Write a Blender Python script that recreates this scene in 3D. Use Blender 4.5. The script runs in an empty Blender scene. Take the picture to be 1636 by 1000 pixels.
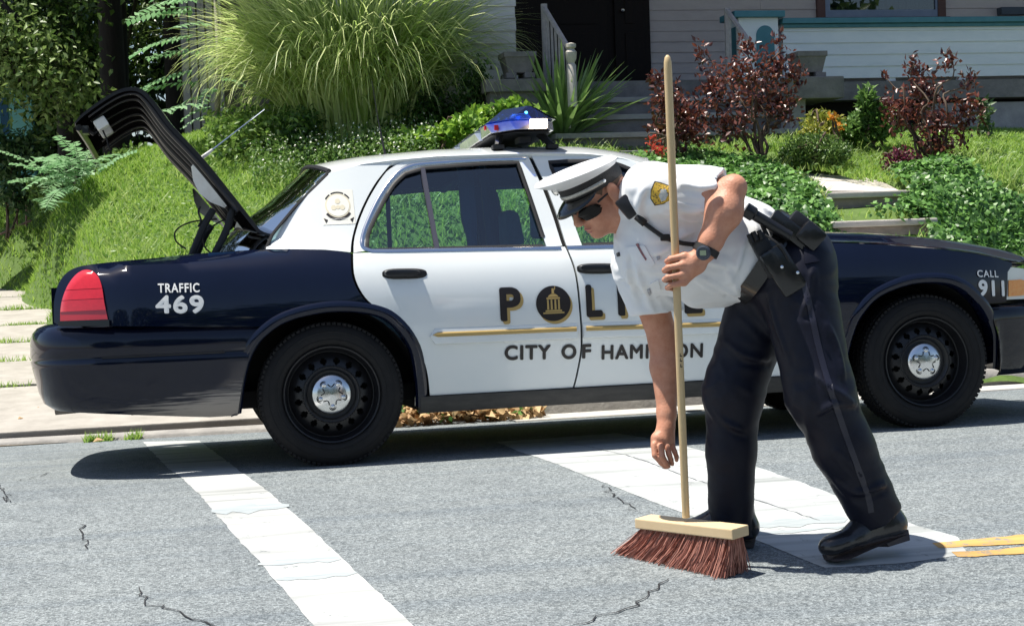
import bpy, bmesh, math, random
import numpy as np
from mathutils import Matrix, Vector, geometry
random.seed(7)
RNG = np.random.default_rng(11)
SC = bpy.context.scene
COL = SC.collection

# ---------------------------------------------------------------- camera, sky, sun, exposure
FPX = 2460.0                       # focal length in pixels of the 1636 px wide photograph
CAM = np.array([-0.571, -6.958, 1.021])
RC = np.array([[0.9790, 0.0450, -0.1987], [-0.2006, 0.0441, -0.9787], [-0.0353, 0.9980, 0.0522]])
cam_data = bpy.data.cameras.new('camera')
cam_data.sensor_width = 36.0
cam_data.lens = FPX * 36.0 / 1636.0
cam_data.clip_start = 0.1
cam_data.clip_end = 600.0
cam = bpy.data.objects.new('camera', cam_data)
COL.objects.link(cam)
mw = Matrix([[*RC[i], CAM[i]] for i in range(3)] + [[0, 0, 0, 1]])
cam.matrix_world = mw
SC.camera = cam

SUN_EL = math.radians(71.0)
SUN_TO = np.array([-math.cos(SUN_EL) * 0.97, math.cos(SUN_EL) * 0.22, math.sin(SUN_EL)])  # towards the sun
SUN_TO /= np.linalg.norm(SUN_TO)
world = bpy.data.worlds.new('World')
SC.world = world
world.use_nodes = True
wn = world.node_tree.nodes
bg = wn['Background']
sky = wn.new('ShaderNodeTexSky')
sky.sky_type = 'NISHITA'
sky.sun_disc = False
sky.sun_elevation = SUN_EL
sky.sun_rotation = math.atan2(SUN_TO[0], SUN_TO[1])
sky.air_density = 1.0
sky.dust_density = 1.0
world.node_tree.links.new(sky.outputs[0], bg.inputs[0])
bg.inputs[1].default_value = 0.08
sun_data = bpy.data.lights.new('sun', 'SUN')
sun_data.energy = 5.0
sun_data.angle = math.radians(0.5)
sun_data.color = (1.0, 0.95, 0.86)
sun = bpy.data.objects.new('sun', sun_data)
sun.rotation_euler = Vector(SUN_TO).to_track_quat('Z', 'Y').to_euler()
COL.objects.link(sun)
SC.view_settings.view_transform = 'Standard'
SC.view_settings.look = 'None'
SC.view_settings.exposure = 0.68
SC.view_settings.gamma = 1.0
SC.view_settings.use_curve_mapping = False
SC.cycles.max_bounces = 8
SC.cycles.transparent_max_bounces = 16

# ---------------------------------------------------------------- helpers
def at(px, py, d):
    """world point seen at photo pixel (px, py) at depth d metres in front of the camera"""
    v = -RC[:, 2] + RC[:, 0] * (px - 818) / FPX + RC[:, 1] * (500 - py) / FPX
    return CAM + v * d

def at_y(px, py, y):
    v = -RC[:, 2] + RC[:, 0] * (px - 818) / FPX + RC[:, 1] * (500 - py) / FPX
    return CAM + v * ((y - CAM[1]) / v[1])

def to_px(P):
    q = (np.asarray(P) - CAM) @ RC; return np.stack([818 + FPX * q[:, 0] / -q[:, 2], 500 - FPX * q[:, 1] / -q[:, 2]], 1)

_mats = {}
def mat(name, col, rough=0.6, metal=0.0, col2=None, scale=8.0, detail=6.0, bump=0.0, bscale=None, coat=0.0,
        spec=0.5, emit=None, estr=0.0, island=False, trans=0.0, stretch=None, mid=0.5, width=0.5, sheen=0.0):
    if name in _mats:
        return _mats[name]
    m = bpy.data.materials.new(name)
    m.use_nodes = True
    nt = m.node_tree; N = nt.nodes; L = nt.links
    p = N['Principled BSDF']
    p.inputs['Base Color'].default_value = (*col, 1)
    p.inputs['Roughness'].default_value = rough
    p.inputs['Metallic'].default_value = metal
    p.inputs['Coat Weight'].default_value = coat
    p.inputs['Coat Roughness'].default_value = 0.04
    p.inputs['Specular IOR Level'].default_value = spec
    p.inputs['Sheen Weight'].default_value = sheen
    if emit:
        p.inputs['Emission Color'].default_value = (*emit, 1)
        p.inputs['Emission Strength'].default_value = estr
    colsock = None
    if col2 is not None or bump > 0:
        tc = N.new('ShaderNodeTexCoord')
        mp = N.new('ShaderNodeMapping')
        L.new(tc.outputs['Object'], mp.inputs[0])
        if stretch:
            mp.inputs['Scale'].default_value = stretch
    if col2 is not None:
        ramp = N.new('ShaderNodeValToRGB')
        ramp.color_ramp.elements[0].position = max(0, mid - width / 2)
        ramp.color_ramp.elements[1].position = min(1, mid + width / 2)
        ramp.color_ramp.elements[0].color = (*col, 1)
        ramp.color_ramp.elements[1].color = (*col2, 1)
        if island:
            g = N.new('ShaderNodeNewGeometry')
            L.new(g.outputs['Random Per Island'], ramp.inputs[0])
        else:
            n = N.new('ShaderNodeTexNoise')
            n.inputs['Scale'].default_value = scale
            n.inputs['Detail'].default_value = detail
            n.inputs['Roughness'].default_value = 0.65
            L.new(mp.outputs[0], n.inputs['Vector'])
            L.new(n.outputs['Fac'], ramp.inputs[0])
        L.new(ramp.outputs[0], p.inputs['Base Color'])
        colsock = ramp.outputs[0]
    if bump > 0:
        n2 = N.new('ShaderNodeTexNoise')
        n2.inputs['Scale'].default_value = bscale or scale * 4
        n2.inputs['Detail'].default_value = 5
        L.new(mp.outputs[0], n2.inputs['Vector'])
        b = N.new('ShaderNodeBump')
        b.inputs['Strength'].default_value = bump
        b.inputs['Distance'].default_value = 0.01
        L.new(n2.outputs['Fac'], b.inputs['Height'])
        L.new(b.outputs[0], p.inputs['Normal'])
    if trans > 0:
        t = N.new('ShaderNodeBsdfTranslucent')
        if colsock: L.new(colsock, t.inputs[0])
        else: t.inputs[0].default_value = (*col, 1)
        mx = N.new('ShaderNodeMixShader'); mx.inputs[0].default_value = trans
        L.new(p.outputs[0], mx.inputs[1]); L.new(t.outputs[0], mx.inputs[2])
        L.new(mx.outputs[0], N['Material Output'].inputs[0])
    _mats[name] = m
    return m

def glass_mat(name, tint, gloss=0.08, rough=0.01):
    m = bpy.data.materials.new(name); m.use_nodes = True
    N = m.node_tree.nodes; L = m.node_tree.links
    N.remove(N['Principled BSDF'])
    tr = N.new('ShaderNodeBsdfTransparent'); tr.inputs[0].default_value = (*tint, 1)
    gl = N.new('ShaderNodeBsdfGlossy'); gl.inputs['Roughness'].default_value = rough
    fr = N.new('ShaderNodeFresnel'); fr.inputs['IOR'].default_value = 1.5
    ma = N.new('ShaderNodeMath'); ma.operation = 'ADD'; ma.inputs[1].default_value = gloss - 0.04; ma.use_clamp = True
    L.new(fr.outputs[0], ma.inputs[0])
    mx = N.new('ShaderNodeMixShader')
    L.new(ma.outputs[0], mx.inputs[0]); L.new(tr.outputs[0], mx.inputs[1]); L.new(gl.outputs[0], mx.inputs[2])
    L.new(mx.outputs[0], N['Material Output'].inputs[0])
    return m

def empty(name, loc=(0, 0, 0)):
    o = bpy.data.objects.new(name, None); COL.objects.link(o); o.location = loc
    o.empty_display_size = 0.1
    return o

def thing(o, label, cat, group=None):
    o['label'] = label; o['category'] = cat
    if group: o['group'] = group
    return o

def setkind(o, k):
    o['kind'] = k
    return o

def link(name, me, m=None, parent=None):
    o = bpy.data.objects.new(name, me); COL.objects.link(o)
    if m is not None and len(me.materials) == 0:
        me.materials.append(m)
    if parent is not None: o.parent = parent
    return o

def mesh_np(name, v, f, m=None, parent=None, smooth=False, sharp=None):
    """v (N,3); f (M,k) array with one k, or list of such arrays"""
    v = np.asarray(v, np.float32)
    fl = f if isinstance(f, list) else [f]
    fl = [np.asarray(a, np.int32) for a in fl if len(a)]
    me = bpy.data.meshes.new(name)
    me.vertices.add(len(v)); me.vertices.foreach_set('co', v.ravel())
    nl = sum(a.size for a in fl); npoly = sum(len(a) for a in fl)
    me.loops.add(nl); me.polygons.add(npoly)
    me.loops.foreach_set('vertex_index', np.concatenate([a.ravel() for a in fl]))
    tot = np.concatenate([np.full(len(a), a.shape[1], np.int32) for a in fl])
    st = np.concatenate([[0], np.cumsum(tot)[:-1]]).astype(np.int32)
    me.polygons.foreach_set('loop_start', st); me.polygons.foreach_set('loop_total', tot)
    if smooth:
        me.polygons.foreach_set('use_smooth', np.ones(npoly, bool))
    me.update(); me.validate()
    if smooth and sharp:
        me.set_sharp_from_angle(angle=math.radians(sharp))
    return link(name, me, m, parent)

class MB:
    """collects simple shapes and links them as ONE mesh object"""
    def __init__(s): s.v = []; s.f = []
    def add(s, v, f):
        o = len(s.v); s.v += [tuple(float(c) for c in p) for p in v]; s.f += [tuple(i + o for i in q) for q in f]; return s
    def box(s, c, d, rot=None):
        c = np.array(c, float); d = np.array(d, float) / 2
        P = np.array([[x, y, z] for x in (-1, 1) for y in (-1, 1) for z in (-1, 1)]) * d
        if rot is not None: P = P @ np.array(rot).T
        return s.add(P + c, [(0, 1, 3, 2), (4, 6, 7, 5), (0, 4, 5, 1), (2, 3, 7, 6), (0, 2, 6, 4), (1, 5, 7, 3)])
    def box2(s, a, b):
        a = np.array(a, float); b = np.array(b, float); return s.box((a + b) / 2, np.abs(b - a))
    def prism(s, poly, axis, a, b):
        """poly in the two other axes extruded from a to b"""
        n = len(poly); ax = 'xyz'.index(axis); V = []
        for t in (a, b):
            for q in poly:
                p = list(q); p.insert(ax, t); V.append(p)
        F = [tuple(range(n))[::-1], tuple(range(n, 2 * n))] + [(i, (i + 1) % n, n + (i + 1) % n, n + i) for i in range(n)]
        return s.add(V, F)
    def tube(s, pts, r, n=8, caps=True):
        pts = np.array(pts, float); r = np.broadcast_to(np.array(r, float), (len(pts),))
        T = np.gradient(pts, axis=0); T /= np.linalg.norm(T, axis=1)[:, None] + 1e-12
        u = np.cross(T[0], [0, 0, 1.0]);
        if np.linalg.norm(u) < 1e-3: u = np.cross(T[0], [1.0, 0, 0])
        V = []
        for i in range(len(pts)):
            u = u - T[i] * (u @ T[i]); u /= np.linalg.norm(u); w = np.cross(T[i], u)
            for k in range(n):
                a = 2 * math.pi * k / n; V.append(pts[i] + r[i] * (math.cos(a) * u + math.sin(a) * w))
        F = [(i * n + k, i * n + (k + 1) % n, (i + 1) * n + (k + 1) % n, (i + 1) * n + k) for i in range(len(pts) - 1) for k in range(n)]
        if caps: F += [tuple(range(n))[::-1], tuple(range((len(pts) - 1) * n, len(pts) * n))]
        return s.add(V, F)
    def lathe(s, prof, axis=(0, 1, 0), c=(0, 0, 0), n=48, a0=0.0, a1=2 * math.pi):
        """prof list of (radius, along axis)"""
        A = np.array(axis, float); A /= np.linalg.norm(A)
        u = np.cross(A, [0, 0, 1.0]);
        if np.linalg.norm(u) < 1e-3: u = np.array([1.0, 0, 0])
        u /= np.linalg.norm(u); w = np.cross(A, u); c = np.array(c, float); V = []
        full = abs(a1 - a0 - 2 * math.pi) < 1e-6; m = n if full else n + 1
        for (r, t) in prof:
            for k in range(m):
                a = a0 + (a1 - a0) * k / n; V.append(c + A * t + r * (math.cos(a) * u + math.sin(a) * w))
        F = []
        for i in range(len(prof) - 1):
            for k in range(n if full else n):
                k2 = (k + 1) % m
                F.append((i * m + k, i * m + k2, (i + 1) * m + k2, (i + 1) * m + k))
        return s.add(V, F)
    def build(s, name, m=None, parent=None, smooth=False, sharp=None, bevel=0.0, fix=True):
        me = bpy.data.meshes.new(name); me.from_pydata(s.v, [], s.f)
        if fix or bevel > 0:
            bm = bmesh.new(); bm.from_mesh(me)
            bmesh.ops.remove_doubles(bm, verts=bm.verts, dist=1e-6)
            bmesh.ops.recalc_face_normals(bm, faces=bm.faces)
            if bevel > 0:
                es = [e for e in bm.edges if len(e.link_faces) == 2 and e.calc_face_angle(0) > 0.6]
                bmesh.ops.bevel(bm, geom=es, offset=bevel, segments=2, profile=0.6, affect='EDGES', clamp_overlap=True)
            bm.to_mesh(me); bm.free()
        if smooth:
            me.polygons.foreach_set('use_smooth', np.ones(len(me.polygons), bool))
            if sharp: me.set_sharp_from_angle(angle=math.radians(sharp))
        me.update()
        return link(name, me, m, parent)

def cr(pts, n=6, closed=False):
    """Catmull-Rom through points"""
    P = np.array(pts, float); k = len(P)
    if k < 3 and not closed: return P
    out = []
    for i in range(k if closed else k - 1):
        if closed: a, b, c, d = P[i - 1], P[i], P[(i + 1) % k], P[(i + 2) % k]
        else: a, b, c, d = P[max(i - 1, 0)], P[i], P[i + 1], P[min(i + 2, k - 1)]
        for j in range(n):
            t = j / n
            out.append(0.5 * ((2 * b) + (c - a) * t + (2 * a - 5 * b + 4 * c - d) * t * t + (3 * b - a - 3 * c + d) * t ** 3))
    if not closed: out.append(P[-1])
    return np.array(out)

def resample(P, n):
    P = np.asarray(P, float); s = np.concatenate([[0], np.cumsum(np.linalg.norm(np.diff(P, axis=0), axis=1))])
    t = np.linspace(0, s[-1], n)
    return np.stack([np.interp(t, s, P[:, k]) for k in range(P.shape[1])], 1)

def inside(P, poly):
    x, y = P[:, 0], P[:, 1]; r = np.zeros(len(P), bool); n = len(poly)
    for i in range(n):
        x1, y1 = poly[i]; x2, y2 = poly[(i + 1) % n]
        c = ((y1 > y) != (y2 > y)) & (x < (x2 - x1) * (y - y1) / (y2 - y1 + 1e-15) + x1); r ^= c
    return r

def edge_dist(P, poly):
    A = np.asarray(poly); B = np.roll(A, -1, 0); d = np.full(len(P), 9e9)
    for a, b in zip(A, B):
        ba = b - a; t = np.clip(((P - a) @ ba) / (ba @ ba + 1e-12), 0, 1)
        d = np.minimum(d, np.linalg.norm(P - a - t[:, None] * ba, axis=1))
    return d

def tri_poly(poly, grid):
    """2-D polygon -> quality triangulation with a grid of inner points"""
    poly = np.asarray(poly, float)
    out = []
    for i in range(len(poly)):
        a, b = poly[i], poly[(i + 1) % len(poly)]; L = np.linalg.norm(b - a)
        if L < 1e-5: continue
        k = max(1, int(math.ceil(L / grid)))
        out += [a + (b - a) * j / k for j in range(k)]
    B = np.array(out)
    lo, hi = B.min(0), B.max(0)
    gx, gy = np.meshgrid(np.arange(lo[0], hi[0], grid), np.arange(lo[1], hi[1], grid))
    G = np.stack([gx.ravel(), gy.ravel()], 1)
    if len(G):
        G = G[inside(G, B)]
        if len(G): G = G[edge_dist(G, B) > grid * 0.45]
    pts = [Vector((float(p[0]), float(p[1]))) for p in np.vstack([B, G])] if len(G) else [Vector(map(float, p)) for p in B]
    n = len(B)
    r = geometry.delaunay_2d_cdt(pts, [], [list(range(n))], 1, 1e-6)
    V = np.array([(p.x, p.y) for p in r[0]]); F = [tuple(f) for f in r[2]]
    om = r[3]
    bidx = {}
    for i, oo in enumerate(om):
        for q in oo:
            if q < n: bidx[q] = i
    return V, F, [bidx[i] for i in range(n) if i in bidx]
# ================================================================ STREET
_hv = np.array([-40, -9, -7, -5, -4, -3, -2, -1, -0.3, 0, 0.6, 1, 2, 2.4, 3.2])
_hz = np.array([-1.2, -.40, -.33, -.235, -.18, -.12, -.06, -.012, .003, 0, -.033, -.055, -.11, -.132, -.16])
def road_h(v):
    v = np.asarray(v, float)
    return sum(np.interp(v + dv, _hv, _hz) for dv in (-.4, -.2, 0, .2, .4)) / 5
def on_road(px, py, dz=0.0):
    """point of the road surface seen at a photo pixel"""
    v = -RC[:, 2] + RC[:, 0] * (px - 818) / FPX + RC[:, 1] * (500 - py) / FPX
    t = 5.0
    for _ in range(60):
        q = CAM + v * t
        t += 0.7 * (q[2] - float(road_h(q[1])) - dz) / max(1e-3, -v[2])
    return CAM + v * t
def kerb_y(u):
    return np.interp(u, [-40, -4, -1.8, -.9, .5, 2.2, 4.7, 8, 40], [2.6, 2.6, 2.55, 2.48, 2.42, 2.42, 2.62, 2.75, 2.8])

def asphalt():
    m = bpy.data.materials.new('asphalt'); m.use_nodes = True
    N = m.node_tree.nodes; L = m.node_tree.links; p = N['Principled BSDF']
    tc = N.new('ShaderNodeTexCoord')
    def noise(scale, det=3, stretch=None):
        n = N.new('ShaderNodeTexNoise'); n.inputs['Scale'].default_value = scale; n.inputs['Detail'].default_value = det
        if stretch:
            mp = N.new('ShaderNodeMapping'); mp.inputs['Scale'].default_value = stretch
            L.new(tc.outputs['Object'], mp.inputs[0]); L.new(mp.outputs[0], n.inputs['Vector'])
        else: L.new(tc.outputs['Object'], n.inputs['Vector'])
        return n.outputs['Fac']
    def ramp(s, a, b, p0, p1):
        r = N.new('ShaderNodeValToRGB'); L.new(s, r.inputs[0])
        r.color_ramp.elements[0].position = p0; r.color_ramp.elements[1].position = p1
        r.color_ramp.elements[0].color = (*a, 1); r.color_ramp.elements[1].color = (*b, 1); return r.outputs[0]
    def mul(a, b, f=1.0):
        x = N.new('ShaderNodeMix'); x.data_type = 'RGBA'; x.blend_type = 'MULTIPLY'; x.inputs[0].default_value = f
        L.new(a, x.inputs[6]); L.new(b, x.inputs[7]); return x.outputs[2]
    vo = N.new('ShaderNodeTexVoronoi'); vo.inputs['Scale'].default_value = 125; L.new(tc.outputs['Object'], vo.inputs['Vector'])
    sep = N.new('ShaderNodeSeparateColor'); L.new(vo.outputs['Color'], sep.inputs[0])
    stones = ramp(sep.outputs[0], (.105, .122, .130), (.285, .312, .320), 0.0, 1.0)
    fine = ramp(noise(210, 2), (.5, .5, .5), (1.32, 1.32, 1.32), .3, .7)
    patch = ramp(noise(1.3, 5), (.90, .91, .92), (1.06, 1.06, 1.05), .35, .65)
    streak = ramp(noise(1.0, 4, (.16, 6, 1)), (.86, .885, .92), (1.03, 1.03, 1.03), .34, .52)
    blot = ramp(noise(9, 6), (.95, .95, .95), (1.03, 1.03, 1.03), .38, .6)
    c = mul(mul(mul(mul(stones, fine), patch), streak), blot)
    L.new(c, p.inputs['Base Color']); p.inputs['Roughness'].default_value = .85
    b = N.new('ShaderNodeBump'); b.inputs['Strength'].default_value = .5; b.inputs['Distance'].default_value = .006
    L.new(vo.outputs['Distance'], b.inputs['Height']); L.new(b.outputs[0], p.inputs['Normal'])
    return m

def paint(name, col, wear=.62, dirt=(.55, .56, .55)):
    """road paint: worn through to the asphalt in specks, scuffed with tyre dirt"""
    m = bpy.data.materials.new(name); m.use_nodes = True
    N = m.node_tree.nodes; L = m.node_tree.links; p = N['Principled BSDF']
    tc = N.new('ShaderNodeTexCoord')
    n1 = N.new('ShaderNodeTexNoise'); n1.inputs['Scale'].default_value = 13; n1.inputs['Detail'].default_value = 8; n1.inputs['Roughness'].default_value = .75
    mp = N.new('ShaderNodeMapping'); mp.inputs['Scale'].default_value = (1.0, .8, 1)
    L.new(tc.outputs['Object'], mp.inputs[0]); L.new(mp.outputs[0], n1.inputs['Vector'])
    r1 = N.new('ShaderNodeValToRGB'); L.new(n1.outputs['Fac'], r1.inputs[0])
    r1.color_ramp.elements[0].position = wear; r1.color_ramp.elements[1].position = wear + .09
    r1.color_ramp.elements[0].color = (*col, 1); r1.color_ramp.elements[1].color = (.2, .22, .22, 1)
    n2 = N.new('ShaderNodeTexNoise'); n2.inputs['Scale'].default_value = 2.2; n2.inputs['Detail'].default_value = 6
    mp2 = N.new('ShaderNodeMapping'); mp2.inputs['Scale'].default_value = (.4, 5, 1)
    L.new(tc.outputs['Object'], mp2.inputs[0]); L.new(mp2.outputs[0], n2.inputs['Vector'])
    r2 = N.new('ShaderNodeValToRGB'); L.new(n2.outputs['Fac'], r2.inputs[0])
    r2.color_ramp.elements[0].position = .48; r2.color_ramp.elements[1].position = .70
    r2.color_ramp.elements[0].color = (1, 1, 1, 1); r2.color_ramp.elements[1].color = (*dirt, 1)
    x = N.new('ShaderNodeMix'); x.data_type = 'RGBA'; x.blend_type = 'MULTIPLY'; x.inputs[0].default_value = 1
    L.new(r1.outputs[0], x.inputs[6]); L.new(r2.outputs[0], x.inputs[7]); L.new(x.outputs[2], p.inputs['Base Color'])
    p.inputs['Roughness'].default_value = .7
    return m

M_ASPH = asphalt()
M_CONC = mat('concrete', (.27, .25, .22), .9, col2=(.43, .40, .36), scale=5, bump=.25, bscale=60)
M_CONC2 = mat('old_concrete', (.20, .19, .18), .9, col2=(.40, .38, .35), scale=6, bump=.4, bscale=50)
M_GUT = mat('gutter_concrete', (.34, .33, .31), .9, col2=(.55, .53, .49), scale=9, bump=.2, bscale=70)

def sheet(us, vs, zf, name, m, parent=None, smooth=True):
    U, V = np.meshgrid(us, vs, indexing='ij'); Z = zf(U, V); n, k = U.shape
    v = np.stack([U.ravel(), V.ravel(), Z.ravel()], 1)
    i = np.arange(n * k).reshape(n, k)
    f = np.stack([i[:-1, :-1].ravel(), i[1:, :-1].ravel(), i[1:, 1:].ravel(), i[:-1, 1:].ravel()], 1)
    return mesh_np(name, v, f, m, parent, smooth)

us = np.concatenate([np.linspace(-60, -8, 14), np.linspace(-7, 10, 69), np.linspace(12, 60, 14)])
vs = np.concatenate([np.linspace(-60, -10, 11), np.linspace(-9, 2.9, 84)])
road = sheet(us, vs, lambda U, V: road_h(V), 'road', M_ASPH)
setkind(road, 'structure')
# gutter pan and kerb along the far side
def strip_along(u, prof, name, m):
    """prof: list of (dy from kerb line, height above road there)"""
    n = len(prof); V = []
    for x in u:
        ky = kerb_y(x)
        for dy, dz in prof: V.append((x, ky + dy, float(road_h(ky)) + dz))
    F = [(i * n + k, (i + 1) * n + k, (i + 1) * n + k + 1, i * n + k + 1) for i in range(len(u) - 1) for k in range(n - 1)]
    return setkind(mesh_np(name, V, np.array(F), m, smooth=True, sharp=50), 'structure')
strip_along(np.arange(1.25, 40, .25), [(-.42, .0135), (-.415, .028), (-.2, .014), (.02, .006)], 'gutter', M_GUT)
ku = np.arange(1.25, 40, .25)
kerb = strip_along(ku, [(0, -.05), (.012, .06), (.03, .105), (.06, .12), (.17, .122), (.18, .05)], 'kerb', M_CONC2)
kend = MB().prism([(0, -.05), (.012, .06), (.03, .105), (.06, .12), (.17, .122), (.18, -.05)], 'x', 1.235, 1.255)
kend.v = [(x, y + float(kerb_y(1.25)), z + float(road_h(kerb_y(1.25)))) for x, y, z in kend.v]
setkind(kend.build('kerb_end', M_CONC2), 'structure')
low = strip_along(np.arange(-40, 1.3, .25), [(-.03, -.03), (-.012, .016), (.0, .026), (.09, .034)], 'dropped_kerb', M_CONC2)
setkind(low, 'structure')

# painted markings, laid on the road surface 4 mm up
def marking(poly, name, m, dz=.0015, grid=.16):
    V, F, _ = tri_poly(poly, grid)
    z = road_h(V[:, 1]) + dz
    return setkind(mesh_np(name, np.column_stack([V, z]), np.array(F), m, smooth=True), 'structure')
M_WHITE = paint('white_road_paint', (.47, .48, .475), .60)
M_WHITE2 = paint('worn_white_road_paint', (.45, .47, .47), .585)
M_YEL = paint('yellow_road_paint', (.62, .36, .11), .53)
def px_poly(pts): return [on_road(*p)[:2] for p in pts]
def wob(poly, amp=.0025, step=.05):
    out = []
    for a, b in zip(poly, poly[1:] + poly[:1]):
        a = np.array(a); b = np.array(b); k = max(1, int(np.linalg.norm(b - a) / step))
        for j in range(k): out.append(a + (b - a) * j / k + RNG.normal(0, amp, 2) * (j > 0))
    return out
# two long crosswalk bars
marking(wob(px_poly([(228, 706), (268, 748), (364, 843), (457, 946), (512, 1012), (672, 1012), (560, 904), (460, 813), (381, 752), (318, 704)])), 'crosswalk_stripe', M_WHITE)
b2 = [(790, 705), (830, 722), (918, 753), (1007, 788), (1100, 823), (1200, 860), (1318, 906), (1400, 905), (1500, 889), (1640, 893), (1620, 880), (1465, 837), (1352, 796), (1236, 753), (1145, 724), (1060, 702), (985, 690), (900, 688)]
b2 = [(792, 706), (830, 722), (918, 753), (1007, 788), (1100, 823), (1200, 860), (1318, 907), (1430, 901), (1546, 886), (1530, 858), (1465, 840), (1352, 798), (1236, 755), (1145, 727), (1060, 705), (985, 692)]
marking(wob(px_poly(b2)), 'crosswalk_stripe', M_WHITE2)
marking(wob(px_poly([(1489, 868), (1560, 862), (1650, 854), (1650, 868), (1600, 871), (1500, 876)]), .004), 'centre_line', M_YEL, .0028)
marking(wob(px_poly([(1520, 882), (1590, 879), (1650, 872), (1650, 884), (1560, 890), (1530, 890)]), .004), 'centre_line', M_YEL, .0028)
M_SEAL = mat('dark_seam', (.11, .12, .125), .8, col2=(.2, .21, .21), scale=20)
M_CRACK = mat('crack_black', (.018, .018, .02), .95)
def line_mark(pts, w, name, m, dz, jit=0.0, step=.03, px=True):
    P = np.array([on_road(*p)[:2] for p in pts]) if px else np.array(pts)
    L = np.linalg.norm(np.diff(P, axis=0), axis=1).sum(); n = max(4, int(L / step))
    P = resample(P, n); P[1:-1] += RNG.normal(0, jit, (n - 2, 2)) if jit else 0
    T = np.gradient(P, axis=0); T /= np.linalg.norm(T, axis=1)[:, None] + 1e-9; Nn = np.stack([-T[:, 1], T[:, 0]], 1)
    ww = w * (0.6 + .8 * RNG.random(n)) if jit else np.full(n, w); ww[0] = ww[-1] = w * .3
    A = P + Nn * ww[:, None] / 2; B = P - Nn * ww[:, None] / 2
    V = np.vstack([np.column_stack([A, road_h(A[:, 1]) + dz]), np.column_stack([B, road_h(B[:, 1]) + dz])])
    i = np.arange(n - 1)
    return setkind(mesh_np(name, V, np.stack([i, i + n, i + n + 1, i + 1], 1), m), 'structure')
# cracks in the asphalt
for pts in ([(0, 775), (15, 803), (8, 790)], [(22, 770), (60, 762), (80, 755)], [(128, 838), (138, 862), (134, 880)], [(222, 938), (230, 962), (262, 974), (310, 990), (350, 1003)],
            [(1068, 925), (1040, 948), (1008, 972), (960, 985), (920, 1000)], [(965, 775), (985, 795), (1023, 818)]):
    line_mark(pts, .0055, 'road_crack', M_CRACK, .0042, .010, .03)
# seams and tyre scuffs across the bars (worn marks)
M_SCUFF = mat('tyre_scuff', (.26, .30, .32), .85, col2=(.42, .45, .45), scale=16, stretch=(.3, 3, 1))
for pts, w in (([(338, 817), (400, 812), (462, 808)], .16), ([(412, 902), (470, 897), (545, 893)], .07), ([(1180, 842), (1260, 836), (1352, 828)], .11), ([(1190, 855), (1280, 848), (1360, 840)], .03), ([(440, 926), (500, 922), (570, 915)], .05)):
    line_mark(pts, w, 'tyre_scuff', M_SCUFF, .0028, .004)
line_mark([(900, 708), (1010, 730), (1090, 760), (1180, 790), (1310, 832)], .006, 'road_crack', mat('hairline', (.22, .23, .24), .9), .0042, .003)
# ---------------------------------------------------------------- driveway of concrete slabs at the left
def drive_z(y): return np.interp(y, [2.4, 2.75, 4.0, 14, 40], [-.088, -.075, 0.0, .78, 2.9])
def edge_x(v):  # left border of the lawn: the driveway's right edge
    return np.interp(v, [2.5, 4.6, 6.2, 9.24, 12.9, 14.1, 15, 16, 40], [-1.25, -1.28, -1.40, -1.92, -2.9, -4.0, -9, -24, -40])
drive = empty('driveway', (0, 0, 0)); setkind(drive, 'structure')
ys = [2.66, 3.45, 4.62, 5.8, 6.95, 8.15, 9.4, 10.6, 11.9, 13.2, 14.5]
def drive_x(y): return (-1.75 - .075 * (y - 8)) if y > 7 else 1.2
k = 0
for i in range(len(ys) - 1):
    y0, y1 = ys[i] + .018, ys[i + 1] - .018
    xs = [-7.5, -4.3, (1.3 if i < 1 else float(edge_x((ys[i] + ys[i + 1]) / 2)) + .06)]
    for j in range(len(xs) - 1):
        x0, x1 = xs[j] + .015, xs[j + 1] - .015
        b = MB(); dz = RNG.normal(0, .006)
        z0, z1 = float(drive_z(y0)) + dz, float(drive_z(y1)) + dz
        sk = .15 if i > 1 else 0
        b.add([(x0, y0, z0 - .1), (x1, y0, z0 - .1), (x1, y1, z1 - .1), (x0, y1, z1 - .1), (x0, y0, z0), (x1, y0, z0), (x1, y1, z1), (x0, y1, z1)],
              [(3, 2, 1, 0), (4, 5, 6, 7), (0, 1, 5, 4), (1, 2, 6, 5), (2, 3, 7, 6), (3, 0, 4, 7)])
        b.build('concrete_slab', M_CONC, drive, bevel=.008)
sheet(np.linspace(-30, 1.4, 30), np.linspace(2.5, 20, 30), lambda U, V: drive_z(V) - .045, 'soil', mat('soil', (.09, .075, .055), .95, col2=(.17, .14, .10), scale=10), drive)

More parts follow.
